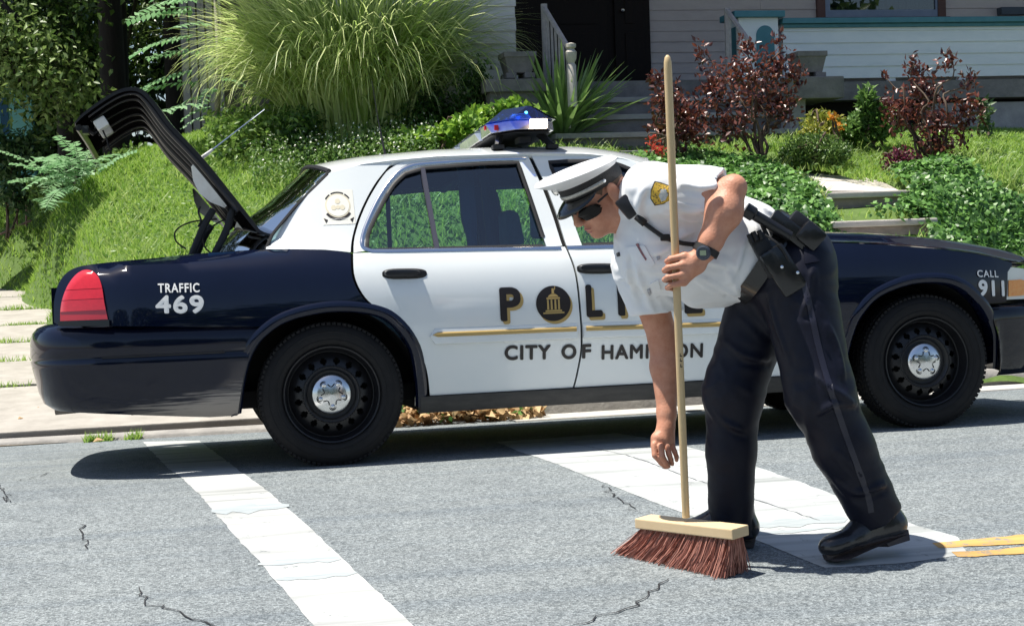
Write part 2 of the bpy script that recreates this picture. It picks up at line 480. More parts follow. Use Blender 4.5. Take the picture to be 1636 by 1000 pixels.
# ================================================================ TERRAIN behind the kerb
ctrl = [at(*p) for p in (
    (85, 490, 15.6), (60, 466, 17.2), (0, 443, 19.0), (-120, 430, 20),
    (120, 440, 12.6), (250, 402, 11.6), (330, 425, 10.9), (400, 392, 11.1),
    (200, 300, 14.6), (100, 322, 16.2), (0, 358, 18.2), (-120, 370, 19), (320, 268, 14.8), (450, 243, 15.2), (560, 236, 14.6), (700, 232, 14.2), (800, 235, 14.2),
    (500, 330, 12.3), (640, 300, 12.4), (700, 380, 11.0), (600, 400, 10.9), (850, 330, 11.6), (850, 380, 10.9), (950, 300, 12.2),
    (1060, 245, 14.2), (1150, 255, 13.6), (1230, 262, 13.4), (1290, 272, 13.0), (1350, 291, 12.6), (1400, 309, 12.2), (1410, 358, 11.6),
    (1330, 312, 12.2), (1500, 312, 12.2), (1300, 380, 11.3), (1500, 372, 11.5), (1250, 335, 11.7), (1180, 290, 12.6),
    (1610, 235, 13.7), (1480, 262, 13.2), (1600, 320, 12.2), (1600, 395, 11.2), (1400, 262, 13.4), (1320, 240, 13.8), (1560, 217, 14.9), (1400, 215, 14.9),
    (1700, 240, 13.9), (1800, 300, 13.2), (1800, 400, 12), (300, 232, 17.5), (100, 300, 21), (0, 320, 24), (1000, 236, 14.9), (700, 225, 15.4))]
for u in np.linspace(-1.4, 12, 13):
    ctrl.append(np.array([u, 2.95, float(road_h(2.4)) + .11])); ctrl.append(np.array([u, 3.5, .05 + .02 * max(u, 0)]))
for u in (1.5, 4, 8, 12): ctrl.append(np.array([u, 9, 1.98])); ctrl.append(np.array([u, 12, 2.0]))
for u, v, w in ((-2, 16, 1.9), (-8, 22, 1.9), (-16, 26, 2.2), (4, 20, 2.2), (14, 6, 2.0), (14, 4, .9)): ctrl.append(np.array([u, v, w]))
ctrl = np.array(ctrl)
def tps_fit(P, z, lam=.004):
    d = np.linalg.norm(P[:, None] - P[None], axis=2); K = np.where(d > 0, d * d * np.log(d + 1e-12), 0) + lam * np.eye(len(P)) * 5
    A = np.zeros((len(P) + 3,) * 2); A[:len(P), :len(P)] = K; Q = np.column_stack([np.ones(len(P)), P]); A[:len(P), len(P):] = Q; A[len(P):, :len(P)] = Q.T
    s = np.linalg.solve(A, np.concatenate([z, [0, 0, 0]])); return s
_tw = tps_fit(ctrl[:, :2], ctrl[:, 2])
def ter(u, v):
    u = np.asarray(u, float); v = np.asarray(v, float); Q = np.stack([u.ravel(), v.ravel()], 1); out = np.zeros(len(Q))
    for i in range(0, len(Q), 20000):
        q = Q[i:i + 20000]; d = np.linalg.norm(q[:, None] - ctrl[None, :, :2], axis=2)
        out[i:i + 20000] = np.where(d > 0, d * d * np.log(d + 1e-12), 0) @ _tw[:-3] + _tw[-3] + q @ _tw[-2:]
    out = np.clip(out, -.2, 3.2)
    return out.reshape(u.shape)
M_TURF = mat('turf_soil', (.06, .11, .02), .95, col2=(.12, .19, .04), scale=14, bump=.5, bscale=40)
def ter2(u, v):
    z = ter(u, v); o = np.clip((edge_x(v) + .05 - u) / .40, 0, 1) * (v < 15.2); return z * (1 - o) + np.minimum(z, drive_z(v) - .12) * o
tux = np.concatenate([np.linspace(-30, -9, 16), np.linspace(-8.8, -4.1, 36), np.linspace(-4, 6, 150), np.linspace(6.15, 17, 50)]); tv = np.concatenate([np.linspace(2.6, 10, 90), np.linspace(10.1, 17, 60), np.linspace(17.6, 45, 26)])
Ug, Vg = np.meshgrid(tux, tv); Zg = ter(Ug, Vg)
Zg = ter2(Ug, Vg)
Zg = np.where((Ug < 1.25) & (Vg < 3.45), np.minimum(Zg, drive_z(Vg) - .06), Zg)
_pp = to_px(np.stack([Ug.ravel(), Vg.ravel(), Zg.ravel()], 1)); _dip = inside(_pp, [(1255, 258), (1400, 266), (1455, 292), (1478, 318), (1505, 352), (1505, 380), (1325, 380), (1310, 318), (1240, 280)]) & (Vg.ravel() < 8)
Zg = Zg - .10 * _dip.reshape(Zg.shape)
nn, kk = Ug.shape; ii = np.arange(nn * kk).reshape(nn, kk)
lawn = mesh_np('lawn', np.stack([Ug.ravel(), Vg.ravel(), Zg.ravel()], 1), np.stack([ii[:-1, :-1].ravel(), ii[:-1, 1:].ravel(), ii[1:, 1:].ravel(), ii[1:, :-1].ravel()], 1), M_TURF, smooth=True)
setkind(lawn, 'structure')
sheet(np.linspace(-80, 80, 20), np.linspace(2.6, 140, 20), lambda U, V: -.6 + 0 * U, 'ground', M_TURF).__setitem__('kind', 'structure')
def ground_at(px, py, lo=8.5, hi=26):
    """terrain point seen at a photo pixel"""
    ds = np.linspace(lo, hi, 500); P = np.array([at(px, py, d) for d in ds]); h = P[:, 2] - ter(P[:, 0], P[:, 1])
    i = np.argmax(h < 0); i = i if h[i] < 0 else len(ds) - 1
    return np.array([P[i, 0], P[i, 1], float(ter(P[i, 0], P[i, 1]))])
# ================================================================ POLICE CAR
# car frame: x forward from the rear axle, y away from the camera (0 = outer face of the near tyres), z up
CW = 1.86
car = empty('police_car', (0, 0, 0)); car.rotation_euler = (-.055, 0, 0)
thing(car, 'black and white police sedan parked along the kerb with its boot lid raised', 'police car')
M_BLACK = mat('black_car_paint', (.003, .005, .016), .3, coat=1.0, col2=(.004, .007, .022), scale=3, spec=0.0)
M_CWHITE = mat('white_car_paint', (.76, .78, .77), .22, coat=.8, col2=(.70, .745, .755), scale=2.5)
M_DIRTY = mat('dusty_black_plastic', (.012, .012, .014), .45, col2=(.05, .048, .045), scale=9, stretch=(1, 1, 4))
M_RUB = mat('black_rubber', (.008, .008, .009), .6)
M_TYRE = mat('tyre_rubber', (.007, .007, .008), .7, col2=(.015, .014, .014), scale=18, spec=.3)
M_CHROME = mat('bright_trim', (.75, .77, .8), .12, metal=1.0)
M_ALU = mat('hubcap_metal', (.80, .80, .80), .22, metal=1.0)
M_STEEL = mat('black_steel_wheel', (.005, .005, .007), .4, col2=(.011, .011, .013), scale=15)
M_GOLD = mat('gold_decal', (.42, .29, .10), .45)
M_DECAL = mat('black_decal', (.012, .008, .008), .4)
M_WDECAL = mat('white_decal', (.82, .82, .80), .45)
M_DARK = mat('dark_interior', (.022, .085, .19), .7)  # blue of the sky mirrored in the windows put into the trim colour
M_SEAT = mat('blue_lit_seat', (.14, .38, .58), .8, col2=(.18, .45, .65), scale=20)  # blue daylight through the windows put into the seat colour
M_UNDER = mat('underbody', (.01, .01, .01), .9)
M_GLASS = glass_mat('tinted_car_glass', (.74, .95, .94), .17)
M_RGLASS = glass_mat('rear_screen_glass', (.26, .42, .46), .20)

_zk = np.array([.18, .29, .4, .5, .58, .7, .8, .88, .93, .96, 1.0]); _yk = np.array([.055, .02, -.01, -.035, -.055, -.056, -.045, -.02, .01, .035, .06])
def Ys(x, z):
    x = np.asarray(x, float); z = np.asarray(z, float)
    b = np.zeros(np.broadcast(x, z).shape)
    for dz in (-.02, 0, .02): b = b + np.interp(z + dz, _zk, _yk) / 3
    b = b + np.where(z > 1.0, (z - 1.0) * .46, 0)
    b = b + np.where(x < -.8, .9 * (x + .8) ** 2, 0) * np.clip((1.05 - z) / .1, 0, 1)
    b = b + np.where(x > 2.9, .35 * (x - 2.9) ** 2, 0)
    b = b + np.where((z > .95) & (x < .2), .45 * (x - .2) ** 2, 0) * np.clip((z - .95) / .08, 0, 1)
    return b

def mirror_copy(o, parent):
    me = o.data.copy(); n = len(me.vertices); c = np.empty(n * 3, np.float32); me.vertices.foreach_get('co', c); c = c.reshape(-1, 3)
    c[:, 1] = CW - c[:, 1]; me.vertices.foreach_set('co', c.ravel()); me.flip_normals(); me.update()
    q = bpy.data.objects.new(o.name.split('.')[0], me); COL.objects.link(q); q.parent = parent
    return q

def skin(name, poly, m, parent, fn=Ys, off=0.0, grid=.05, rim=.02, both=False, z2=None, sharp=40):
    """body panel: outline in (x, z) laid on the side surface, edges turned inwards"""
    V, F, B = tri_poly(poly, grid)
    y = fn(V[:, 0], V[:, 1]) + off
    v = np.column_stack([V[:, 0], y, V[:, 1]]); n = len(v)
    rimv = v[B] + np.array([0, rim, 0])
    allv = np.vstack([v, rimv]); nb = len(B)
    Fr = [(B[i], B[(i + 1) % nb], n + (i + 1) % nb, n + i) for i in range(nb)]
    b = MB(); b.v = [tuple(map(float, p)) for p in allv]; b.f = [tuple(map(int, f)) for f in list(F) + Fr]
    o = b.build(name, m, parent, smooth=True, sharp=sharp)
    flip_to(o, (0, -1, 0))
    if both: return o, mirror_copy(o, parent)
    return o
def flip_to(o, d):
    """make the larger part of the surface face direction d"""
    me = o.data; s = sum((p.normal.dot(Vector(d))) * p.area for p in me.polygons)
    if s < 0: me.flip_normals()

# --- outlines (x, z) in metres
ARCH_R = cr([(-.418, .252), (-.392, .413), (-.352, .53), (-.284, .612), (-.174, .672), (.012, .702), (.19, .682), (.292, .628), (.372, .508), (.397, .36), (.400, .235)], 5)
ARCH_F = cr([(2.487, .235), (2.492, .36), (2.512, .465), (2.552, .562), (2.641, .648), (2.78, .70), (2.90, .714), (3.03, .702), (3.13, .655), (3.213, .578), (3.275, .49), (3.308, .411), (3.322, .256)], 5)
def arch_lip(A, n, name, parent, w=.038):
    """wheel-arch lip: a rolled band that follows the arch"""
    A = np.asarray(A); c = A.mean(0) - np.array([0, .15]); V = []; F = []
    for p in A:
        d = p - c; d /= np.linalg.norm(d)
        for k, (r, yo) in enumerate([(w, .0), (w * .8, -.006), (w * .35, -.012), (0, -.008), (-.012, .0), (-.012, .09)]):
            q = p + d * r; V.append((q[0], float(Ys(q[0], q[1])) + yo, q[1]))
    m = 6
    for i in range(len(A) - 1):
        for k in range(m - 1): F.append((i * m + k, i * m + k + 1, (i + 1) * m + k + 1, (i + 1) * m + k))
    b = MB(); b.add(V, F); o = b.build(name, M_BLACK, parent, smooth=True, sharp=60); flip_to(o, (0, -1, 0)); return o

# --- rear quarter (black)
quarter = [(-.258, .637), (-.60, .652), (-.95, .672), (-1.175, .682), (-1.205, .70)]
quarter += [tuple(p) for p in cr([(-1.205, .70), (-1.20, .80), (-1.172, .885), (-1.115, .935), (-1.02, .952), (-.9, .963), (-.741, .973), (-.6, .984), (-.245, .99), (.0, .975), (.117, .957)], 4)]
quarter += [tuple(p) for p in cr([(.117, .957), (.111, .86), (.134, .782), (.182, .718), (.258, .672), (.322, .604), (.389, .498), (.423, .404), (.438, .287)], 4)][1:]
quarter += [(.40, .287)] + [tuple(p) for p in ARCH_R[::-1] if p[1] > .29 and not (p[0] < -.2 and p[1] < .637)]
o, o2 = skin('rear_wing', quarter, M_BLACK, car, both=True)
for oo in (arch_lip(ARCH_R, 0, 'wheel_arch_lip', car), arch_lip(ARCH_F, 0, 'wheel_arch_lip', car)): mirror_copy(oo, car)

# --- doors
def door_frame(outer, inner, name, m, parent, off=0.0, depth=.03):
    n = 60; A = resample(outer, n); B = resample(inner, n); V = []; F = []
    for a, b in zip(A, B):
        for q, yo in ((a, .02), (a, 0), (b, 0), (b, depth)):
            V.append((q[0], float(Ys(q[0], q[1])) + off + yo, q[1]))
    for i in range(n - 1):
        for k in range(3): F.append((i * 4 + k, i * 4 + k + 1, (i + 1) * 4 + k + 1, (i + 1) * 4 + k))
    bb = MB(); bb.add(V, F); o = bb.build(name, m, parent, smooth=True, sharp=40); flip_to(o, (0, -1, 0)); return o
def loop_band(path, w_out, w_in, name, m, parent, y0=-.006, depth=.008):
    """moulding that runs round a window: path (x,z), closed or open"""
    P = np.asarray(path); T = np.gradient(P, axis=0); T /= np.linalg.norm(T, axis=1)[:, None] + 1e-9; Nn = np.stack([T[:, 1], -T[:, 0]], 1)
    V = []; F = []; m_ = 5
    for p, nrm in zip(P, Nn):
        for (r, yo) in ((w_out, depth), (w_out * .8, y0 * .6), (0, y0), (-w_in * .8, y0 * .4), (-w_in, depth)):
            q = p + nrm * r; V.append((q[0], float(Ys(q[0], q[1])) + yo, q[1]))
    for i in range(len(P) - 1):
        for k in range(m_ - 1): F.append((i * m_ + k, i * m_ + k + 1, (i + 1) * m_ + k + 1, (i + 1) * m_ + k))
    b = MB(); b.add(V, F); o = b.build(name, m, parent, smooth=True, sharp=50); flip_to(o, (0, -1, 0)); return o

def build_door(front, root):
    if not front:
        gl = cr([(.129, .955), (.123, .86), (.146, .782), (.194, .718), (.271, .672), (.336, .604), (.403, .498), (.437, .404), (.451, .287)], 4)
        gr = cr([(1.127, .287), (1.143, .355), (1.160, .46), (1.160, .542), (1.156, .635), (1.148, .811), (1.128, .918), (1.121, .948)], 4)
        low = [tuple(p) for p in gl] + [tuple(p) for p in gr]
        outer = np.vstack([cr([(.131, .957), (.14, 1.019), (.173, 1.11), (.224, 1.208), (.283, 1.295), (.33, 1.350)], 5), cr([(.40, 1.388), (.55, 1.40), (.78, 1.407), (1.008, 1.408)], 5), cr([(1.021, 1.375), (1.058, 1.24), (1.09, 1.09), (1.110, .953)], 5)])
        inner = np.vstack([cr([(.196, .965), (.197, 1.0), (.214, 1.06), (.289, 1.19), (.349, 1.276), (.41, 1.330)], 5), cr([(.5, 1.354), (.6, 1.36), (.78, 1.368), (.958, 1.370)], 5), cr([(.966, 1.335), (.99, 1.21), (1.012, 1.09), (1.035, .952)], 5)])
        glass = [(.19, .955), (.195, 1.0), (.284, 1.188), (.345, 1.28), (.41, 1.334), (.5, 1.358), (.96, 1.374), (1.037, .95)]
        trim = np.vstack([[(1.10, .944), (.9, .949), (.6, .955), (.3, .961)], cr([(.215, .965), (.176, .985), (.18, 1.03), (.212, 1.105), (.279, 1.222), (.356, 1.318), (.43, 1.364), (.53, 1.378), (.779, 1.387), (1.0, 1.389)], 6)])
        hx, hz0 = .352, .848
    else:
        gl = cr([(1.132, .948), (1.137, .918), (1.158, .811), (1.166, .635), (1.170, .542), (1.170, .46), (1.152, .355), (1.136, .287)], 4)
        low = [tuple(p) for p in gl] + [(1.6, .287), (2.165, .287), (2.172, .45), (2.19, .7), (2.20, .90), (2.20, .925)]
        outer = np.vstack([[(1.131, .952), (1.111, 1.10), (1.078, 1.256), (1.036, 1.385), (1.024, 1.408)], cr([(1.1, 1.408), (1.3, 1.402), (1.45, 1.378), (1.56, 1.343)], 5), cr([(1.7, 1.27), (1.9, 1.145), (2.06, 1.045), (2.18, .955)], 5)])
        inner = np.vstack([[(1.205, .950), (1.185, 1.07), (1.155, 1.21), (1.118, 1.34), (1.11, 1.366)], cr([(1.2, 1.37), (1.35, 1.366), (1.45, 1.348), (1.54, 1.305)], 5), cr([(1.68, 1.22), (1.86, 1.11), (1.98, 1.03), (2.05, .945)], 5)])
        glass = [(1.20, .945), (1.106, 1.372), (1.2, 1.374), (1.45, 1.352), (1.55, 1.303), (1.86, 1.114), (2.055, .94)]
        trim = np.array([(2.19, .929), (1.8, .937), (1.4, .942), (1.13, .945)])
        hx, hz0 = 1.262, .836
    d = skin('front_door' if front else 'rear_door', low, M_CWHITE, root)
    parts = [d]
    fr = door_frame(outer, inner, 'window_frame', M_CWHITE, d); 
    bl = loop_band(inner[2:-2], .011, .011, 'window_seal', M_RUB, d, -.004)
    tr = loop_band(trim, .009, .012, 'window_trim', M_CHROME, d, -.008)
    loop_band(np.array(gl), .03, .03, 'door_jamb', M_UNDER, car, .03, .034); loop_band(np.array(outer), .03, .012, 'door_jamb', M_UNDER, car, .03, .034)
    gv, gf, _ = tri_poly(glass, .12); g = mesh_np('window_glass', np.column_stack([gv[:, 0], Ys(gv[:, 0], gv[:, 1]) + .018, gv[:, 1]]), np.array(gf), M_GLASS, d, smooth=True)
    sill = loop_band(np.array([(1.02, .957), (.7, .962), (.24, .968)]) if not front else np.array([(2.04, .950), (1.6, .955), (1.21, .957)]), .007, .007, 'window_seal', M_RUB, d, .004)
    parts += [fr, bl, tr, g, sill]
    if not front:
        b = MB(); V = []
        for (x, z) in ((.495, 1.356), (.518, .962)):
            for dx, yo in ((-.013, .012), (-.010, -.004), (.010, -.004), (.013, .012)): V.append((x + dx, float(Ys(x, z)) + yo, z))
        b.add(V, [(0, 1, 5, 4), (1, 2, 6, 5), (2, 3, 7, 6)]); o = b.build('window_bar', mat('grey_bar', (.06, .06, .08), .35), d); flip_to(o, (0, -1, 0)); parts.append(o)
    # handle: recess and a long black pull
    def pill(cx, cz, L, H, y0, y1, name, m, slope=0.0, round_=1.0):
        n = 40; out = []
        for i in range(n):
            a = 2 * math.pi * i / n; e = 3.2
            out.append((math.copysign(abs(math.cos(a)) ** (2 / e), math.cos(a)) * L / 2, math.copysign(abs(math.sin(a)) ** (2 / e), math.sin(a)) * H / 2))
        V = []; F = []
        rings = [(1, y0), (1, y0 + (y1 - y0) * .6), (.92, y1), (.6, y1 - .002)]
        for s, y in rings:
            for (a, c) in out:
                x = cx + a * s; z = cz + c * s + slope * a; V.append((x, float(Ys(x, cz)) + y, z))
        for r in range(len(rings) - 1):
            for i in range(n): F.append((r * n + i, r * n + (i + 1) % n, (r + 1) * n + (i + 1) % n, (r + 1) * n + i))
        F.append(tuple(range((len(rings) - 1) * n, len(rings) * n)))
        bb = MB(); bb.add(V, F); o = bb.build(name, m, d, smooth=True, sharp=50); flip_to(o, (0, -1, 0)); parts.append(o); return o
    pill(hx, hz0, .205, .052, .004, -.006, 'handle_surround', M_RUB, -.03)
    pill(hx - .012, hz0 + .004, .165, .034, -.004, -.03, 'door_handle', mat('black_plastic', (.012, .013, .016), .3), -.03)
    # side moulding with gold strip
    x0, x1 = (.452, 1.144) if not front else (1.172, 2.185)
    z0, z1 = (.566, .561) if not front else (.561, .545)
    def rail(zc_off, h, y1, name, m, xa, xb):
        n = 30; V = []; F = []; e = .02
        for i in range(n + 1):
            x = xa + (xb - xa) * i / n; zc = z0 + (z1 - z0) * (x - x0) / (x1 - x0) + zc_off
            sq = min(1, math.sqrt(max(0, 1 - (1 - min(1, (x - xa) / e)) ** 2)) + .02) if not front else 1
            for (t, yo) in ((-1, .004), (-.9, y1 * .7), (-.4, y1), (.4, y1), (.9, y1 * .7), (1, .004)): V.append((x, float(Ys(x, zc)) + yo, zc + t * h / 2 * sq))
        for i in range(n):
            for k in range(5): F.append((i * 6 + k, i * 6 + k + 1, (i + 1) * 6 + k + 1, (i + 1) * 6 + k))
        bb = MB(); bb.add(V, F); o = bb.build(name, m, d, smooth=True, sharp=50); flip_to(o, (0, -1, 0)); parts.append(o)
    rail(-.008, .075, -.011, 'side_moulding', M_CWHITE, x0, x1)
    rail(.0, .024, -.0155, 'gold_stripe', M_GOLD, x0 + .012, x1 - .006)
    return d, parts
for fr_ in (False, True):
    d, parts = build_door(fr_, car)
    dm = mirror_copy(d, car)
    for q in parts[1:]: mirror_copy(q, dm)

# --- front wing
fender = [(2.18, .287), (2.487, .287)] + [tuple(p) for p in ARCH_F if p[1] > .29 and not (p[0] > 3.1 and p[1] < .585)] + [(3.24, .588), (3.365, .592), (3.385, .74), (3.42, .772)]
fender += [tuple(p) for p in cr([(3.42, .785), (3.265, .823), (3.003, .863), (2.684, .899), (2.383, .921), (2.214, .929)], 4)] + [(2.214, .9), (2.204, .7), (2.187, .45)]
skin('front_wing', fender, M_BLACK, car, both=True)

# --- rocker / sill
def rocker_fn(x, z): return np.interp(z, [.19, .22, .27, .29], [.06, .022, .008, .012]) + 0 * x
skin('sill', [(.405, .205), (.45, .207), (1.2, .209), (2.48, .207), (2.48, .283), (1.2, .283), (.405, .284)], M_DIRTY, car, fn=rocker_fn, both=True, rim=.08)

# --- bumpers: one loft right round the end of the car
def bumper(rear):
    zs = np.array([.245, .275, .34, .42, .49, .525, .532, .545, .60, .635, .66, .676, .68]) if rear else np.array([.225, .25, .33, .42, .50, .54, .57, .583])
    if rear: ins = np.array([.085, .05, .03, .018, .006, .0, .006, .0, .002, .012, .035, .075, .13])
    else: ins = np.array([.07, .04, .02, .01, 0, .0, .02, .08])
    xr = -1.335 if rear else 4.0
    # plan path of the outermost line, near side to far side
    if rear:
        near = [(-.25, -.053), (-.55, -.05), (-.85, -.035), (-1.05, .0), (-1.18, .055), (-1.265, .14), (-1.318, .27), (-1.35, .45), (-1.365, .7), (-1.368, .93)]
    else:
        near = [(3.28, .0), (3.45, .06), (3.6, .14), (3.75, .28), (3.87, .48), (3.94, .7), (3.96, .93)]
    far = [(x, CW - y) for x, y in near[::-1]][1:]
    P = cr(near + far, 6); T = np.gradient(P, axis=0); T /= np.linalg.norm(T, axis=1)[:, None]; Nn = np.stack([T[:, 1], -T[:, 0]], 1) * (1 if not rear else -1)
    V = []; F = []; n = len(zs)
    c = np.array([1.0, .93])
    for p, nn_ in zip(P, Nn):
        if (p - c) @ nn_ < 0: nn_ = -nn_
        for z, i_ in zip(zs, ins):
            q = p - nn_ * i_
            if rear:
                xe = np.interp(z, [.25, .41, .53, .62, .64, .70], [-.425, -.395, -.358, -.29, -.262, -.25])
                q = np.array([min(q[0], xe) if True else q[0], q[1]])
                dz = .013 * math.sin(min(1, max(0, (-q[0] - .4))) * 3.1) * 0
                if z < .5: z2 = z + max(0, -q[0] - .55) * .085 * (.5 - z) / .25
                else: z2 = z - max(0, -.25 - q[0]) * .0 + (.0 if z < .6 else (-q[0] - .25) * .018 - .02 * math.exp(-((q[0] + .25) / .2) ** 2) * 0)
            else:
                xe = np.interp(z, [.25, .41, .49, .58], [3.325, 3.312, 3.28, 3.235]); q = np.array([max(q[0], xe), q[1]]); z2 = z
            V.append((q[0], q[1], z2))
    for i in range(len(P) - 1):
        for k in range(n - 1): F.append((i * n + k, i * n + k + 1, (i + 1) * n + k + 1, (i + 1) * n + k))
    b = MB(); b.add(V, F); return b
M_BUMP = mat('black_bumper', (.003, .004, .010), .3, coat=.9, spec=0.0)
def bump_dust():
    """bumper paint with dried road spray streaking up from its lower front edge"""
    m = bpy.data.materials.new('dusty_bumper'); m.use_nodes = True
    N = m.node_tree.nodes; L = m.node_tree.links; p = N['Principled BSDF']
    p.inputs['Base Color'].default_value = (.003, .005, .017, 1); p.inputs['Roughness'].default_value = .3; p.inputs['Coat Weight'].default_value = .9; p.inputs['Specular IOR Level'].default_value = 0.0; p.inputs['Coat Roughness'].default_value = .09
    tc = N.new('ShaderNodeTexCoord'); sp = N.new('ShaderNodeSeparateXYZ'); L.new(tc.outputs['Object'], sp.inputs[0])
    mp = N.new('ShaderNodeMapping'); mp.inputs['Rotation'].default_value = (0, math.radians(-28), 0); mp.inputs['Scale'].default_value = (5, 5, 95)
    L.new(tc.outputs['Object'], mp.inputs[0]); n = N.new('ShaderNodeTexNoise'); n.inputs['Scale'].default_value = 1; n.inputs['Detail'].default_value = 4; L.new(mp.outputs[0], n.inputs[0])
    def mr(s, a, b, c, d):
        r = N.new('ShaderNodeMapRange'); r.inputs[1].default_value = a; r.inputs[2].default_value = b; r.inputs[3].default_value = c; r.inputs[4].default_value = d; L.new(s, r.inputs[0]); return r.outputs[0]
    def math_(op, a, b):
        k = N.new('ShaderNodeMath'); k.operation = op
        for i, q in enumerate((a, b)):
            if isinstance(q, float): k.inputs[i].default_value = q
            else: L.new(q, k.inputs[i])
        return k.outputs[0]
    edge = mr(sp.outputs[0], -1.05, -.42, .285, .385); hz = math_('DIVIDE', math_('SUBTRACT', edge, sp.outputs[2]), .075)
    f = math_('ADD', hz, math_('MULTIPLY', math_('SUBTRACT', n.outputs['Fac'], .49), 3.2)); f = math_('MAXIMUM', f, 0.0); f = math_('MULTIPLY', f, mr(sp.outputs[0], -1.15, -.75, 0.0, 1.0))
    f = math_('MINIMUM', f, .85)
    mix = N.new('ShaderNodeMixShader'); dd = N.new('ShaderNodeBsdfDiffuse'); dd.inputs[0].default_value = (.34, .31, .28, 1)
    L.new(f, mix.inputs[0]); L.new(p.outputs[0], mix.inputs[1]); L.new(dd.outputs[0], mix.inputs[2]); L.new(mix.outputs[0], N['Material Output'].inputs[0])
    return m
ob = bumper(True).build('rear_bumper', bump_dust(), car, smooth=True, sharp=70); flip_to(ob, (-1, 0, 0))
ob = bumper(False).build('front_bumper', M_BUMP, car, smooth=True, sharp=70); flip_to(ob, (1, 0, 0))
# rub line on the rear bumper
b = MB(); b.tube([(x, float(np.interp(x, [-1.05, -.85, -.45], [.0, -.035, -.05])) - .004, .535) for x in np.linspace(-1.0, -.47, 12)], .0045, 6); b.build('rub_strip', M_RUB, car)

# --- tail lamps
M_RED = mat('red_lamp', (.62, .014, .024), .12, col2=(.50, .010, .018), scale=60, coat=1.0, emit=(.6, .01, .02), estr=.0)
M_REDD = mat('dark_red_lamp', (.46, .010, .017), .15, coat=1.0)
tail = cr([(-1.176, .705), (-1.172, .76), (-1.158, .815), (-1.133, .868), (-1.095, .912), (-1.052, .928), (-1.010, .905), (-.988, .854), (-.978, .776), (-.966, .702)], 4)
def lamp_band(z0, z1, name, m, yo, parent):
    poly = [tuple(p) for p in tail if z0 - 1e-6 <= p[1] <= z1 + 1e-6]
    def lx(side, z):
        s = tail[:np.argmax(tail[:, 1]) + 1] if side == 0 else tail[np.argmax(tail[:, 1]):][::-1]
        return np.interp(z, s[:, 1], s[:, 0])
    L_ = [(lx(0, z), z) for z in np.linspace(z0, z1, 8)]; R_ = [(lx(1, z), z) for z in np.linspace(z1, z0, 8)]
    return skin(name, L_ + R_, m, parent, fn=lambda x, z: Ys(x, z) - .012, off=yo, grid=.03, rim=.03, sharp=60)
for side in (0, 1):
    base = skin('tail_lamp', [tuple(p) for p in tail], M_REDD, car, fn=lambda x, z: Ys(x, z) - .008, grid=.04, rim=.03)
    subs = [lamp_band(.745, .793, 'lamp_lens', M_RED, 0, base), lamp_band(.796, .838, 'lamp_lens', M_RED, 0, base), lamp_band(.841, .925, 'lamp_lens', M_RED, 0, base)]
    if side:
        mb = mirror_copy(base, car)
        for s in subs: mirror_copy(s, mb); 
        for s in [base] + subs: bpy.data.objects.remove(s)
skin('lamp_base', [(-1.185, .683), (-1.185, .703), (-.96, .700), (-.96, .672)], M_BUMP, car, fn=lambda x, z: Ys(x, z) - .018, rim=.04, both=True)

# --- roof with C pillars (white)
XR = np.array([.05, .215, .363, .576, 1.02, 1.3, 1.47, 1.60, 1.66]); ZE = np.array([1.345, 1.388, 1.402, 1.415, 1.418, 1.409, 1.385, 1.345, 1.32])
XC = np.array([-.02, .1, .25, .6, 1.0, 1.35, 1.6, 1.72]); ZC = np.array([1.425, 1.448, 1.465, 1.489, 1.497, 1.488, 1.452, 1.42])
def roof_z(x, y):
    t = np.clip(np.abs((np.asarray(y) - .93) / .69), 0, 1.0)
    ze = np.interp(x, XR, ZE); zc = np.interp(x, XC, ZC)
    return zc - (zc - ze) * t ** 2.8
n1, n2 = 40, 33; V = []
for i in range(n1):
    for j in range(n2):
        t = -1 + 2 * j / (n2 - 1); y = .93 + .69 * t
        xb = .05 - .07 * (1 - t * t); xf = 1.60 + .12 * (1 - t * t)
        x = xb + (xf - xb) * i / (n1 - 1); V.append((x, y, float(roof_z(x, y))))
ii = np.arange(n1 * n2).reshape(n1, n2); Fq = np.stack([ii[:-1, :-1].ravel(), ii[1:, :-1].ravel(), ii[1:, 1:].ravel(), ii[:-1, 1:].ravel()], 1)
roof = mesh_np('roof', V, Fq, M_CWHITE, car, smooth=True)
hl = mesh_np('headliner', np.array(V) - np.array([0, 0, .045]), Fq, mat('headliner', (.02, .05, .10), .9), car, smooth=True)
# side rail between roof edge and door frames
V = []; F = []
xs = np.linspace(.05, 1.60, 40)
for x in xs:
    ze = float(np.interp(x, XR, ZE)); zd = ze - .012 if x > .36 else ze - .02
    V += [(x, .24, ze), (x, .232, ze - .006), (x, float(Ys(x, zd)) + .006, zd - .012), (x, .27, zd - .03)]
for i in range(39):
    for k in range(3): F.append((i * 4 + k, i * 4 + k + 1, i * 4 + k + 5, i * 4 + k + 4))
ra = mesh_np('roof_rail', V, np.array(F), M_CWHITE, car, smooth=True, sharp=50); flip_to(ra, (0, -1, 0)); mirror_copy(ra, car)
cp = [tuple(p) for p in cr([(-.262, .992), (-.226, 1.058), (-.114, 1.183), (-.003, 1.286), (.06, 1.345)], 5)] + [(.215, 1.383), (.33, 1.395), (.352, 1.388)]
cp += [tuple(p) for p in cr([(.352, 1.386), (.272, 1.297), (.213, 1.21), (.162, 1.112), (.129, 1.02), (.117, .96)], 5)] + [(0, .977)]
skin('rear_pillar', cp, M_CWHITE, car, grid=.04, both=True)

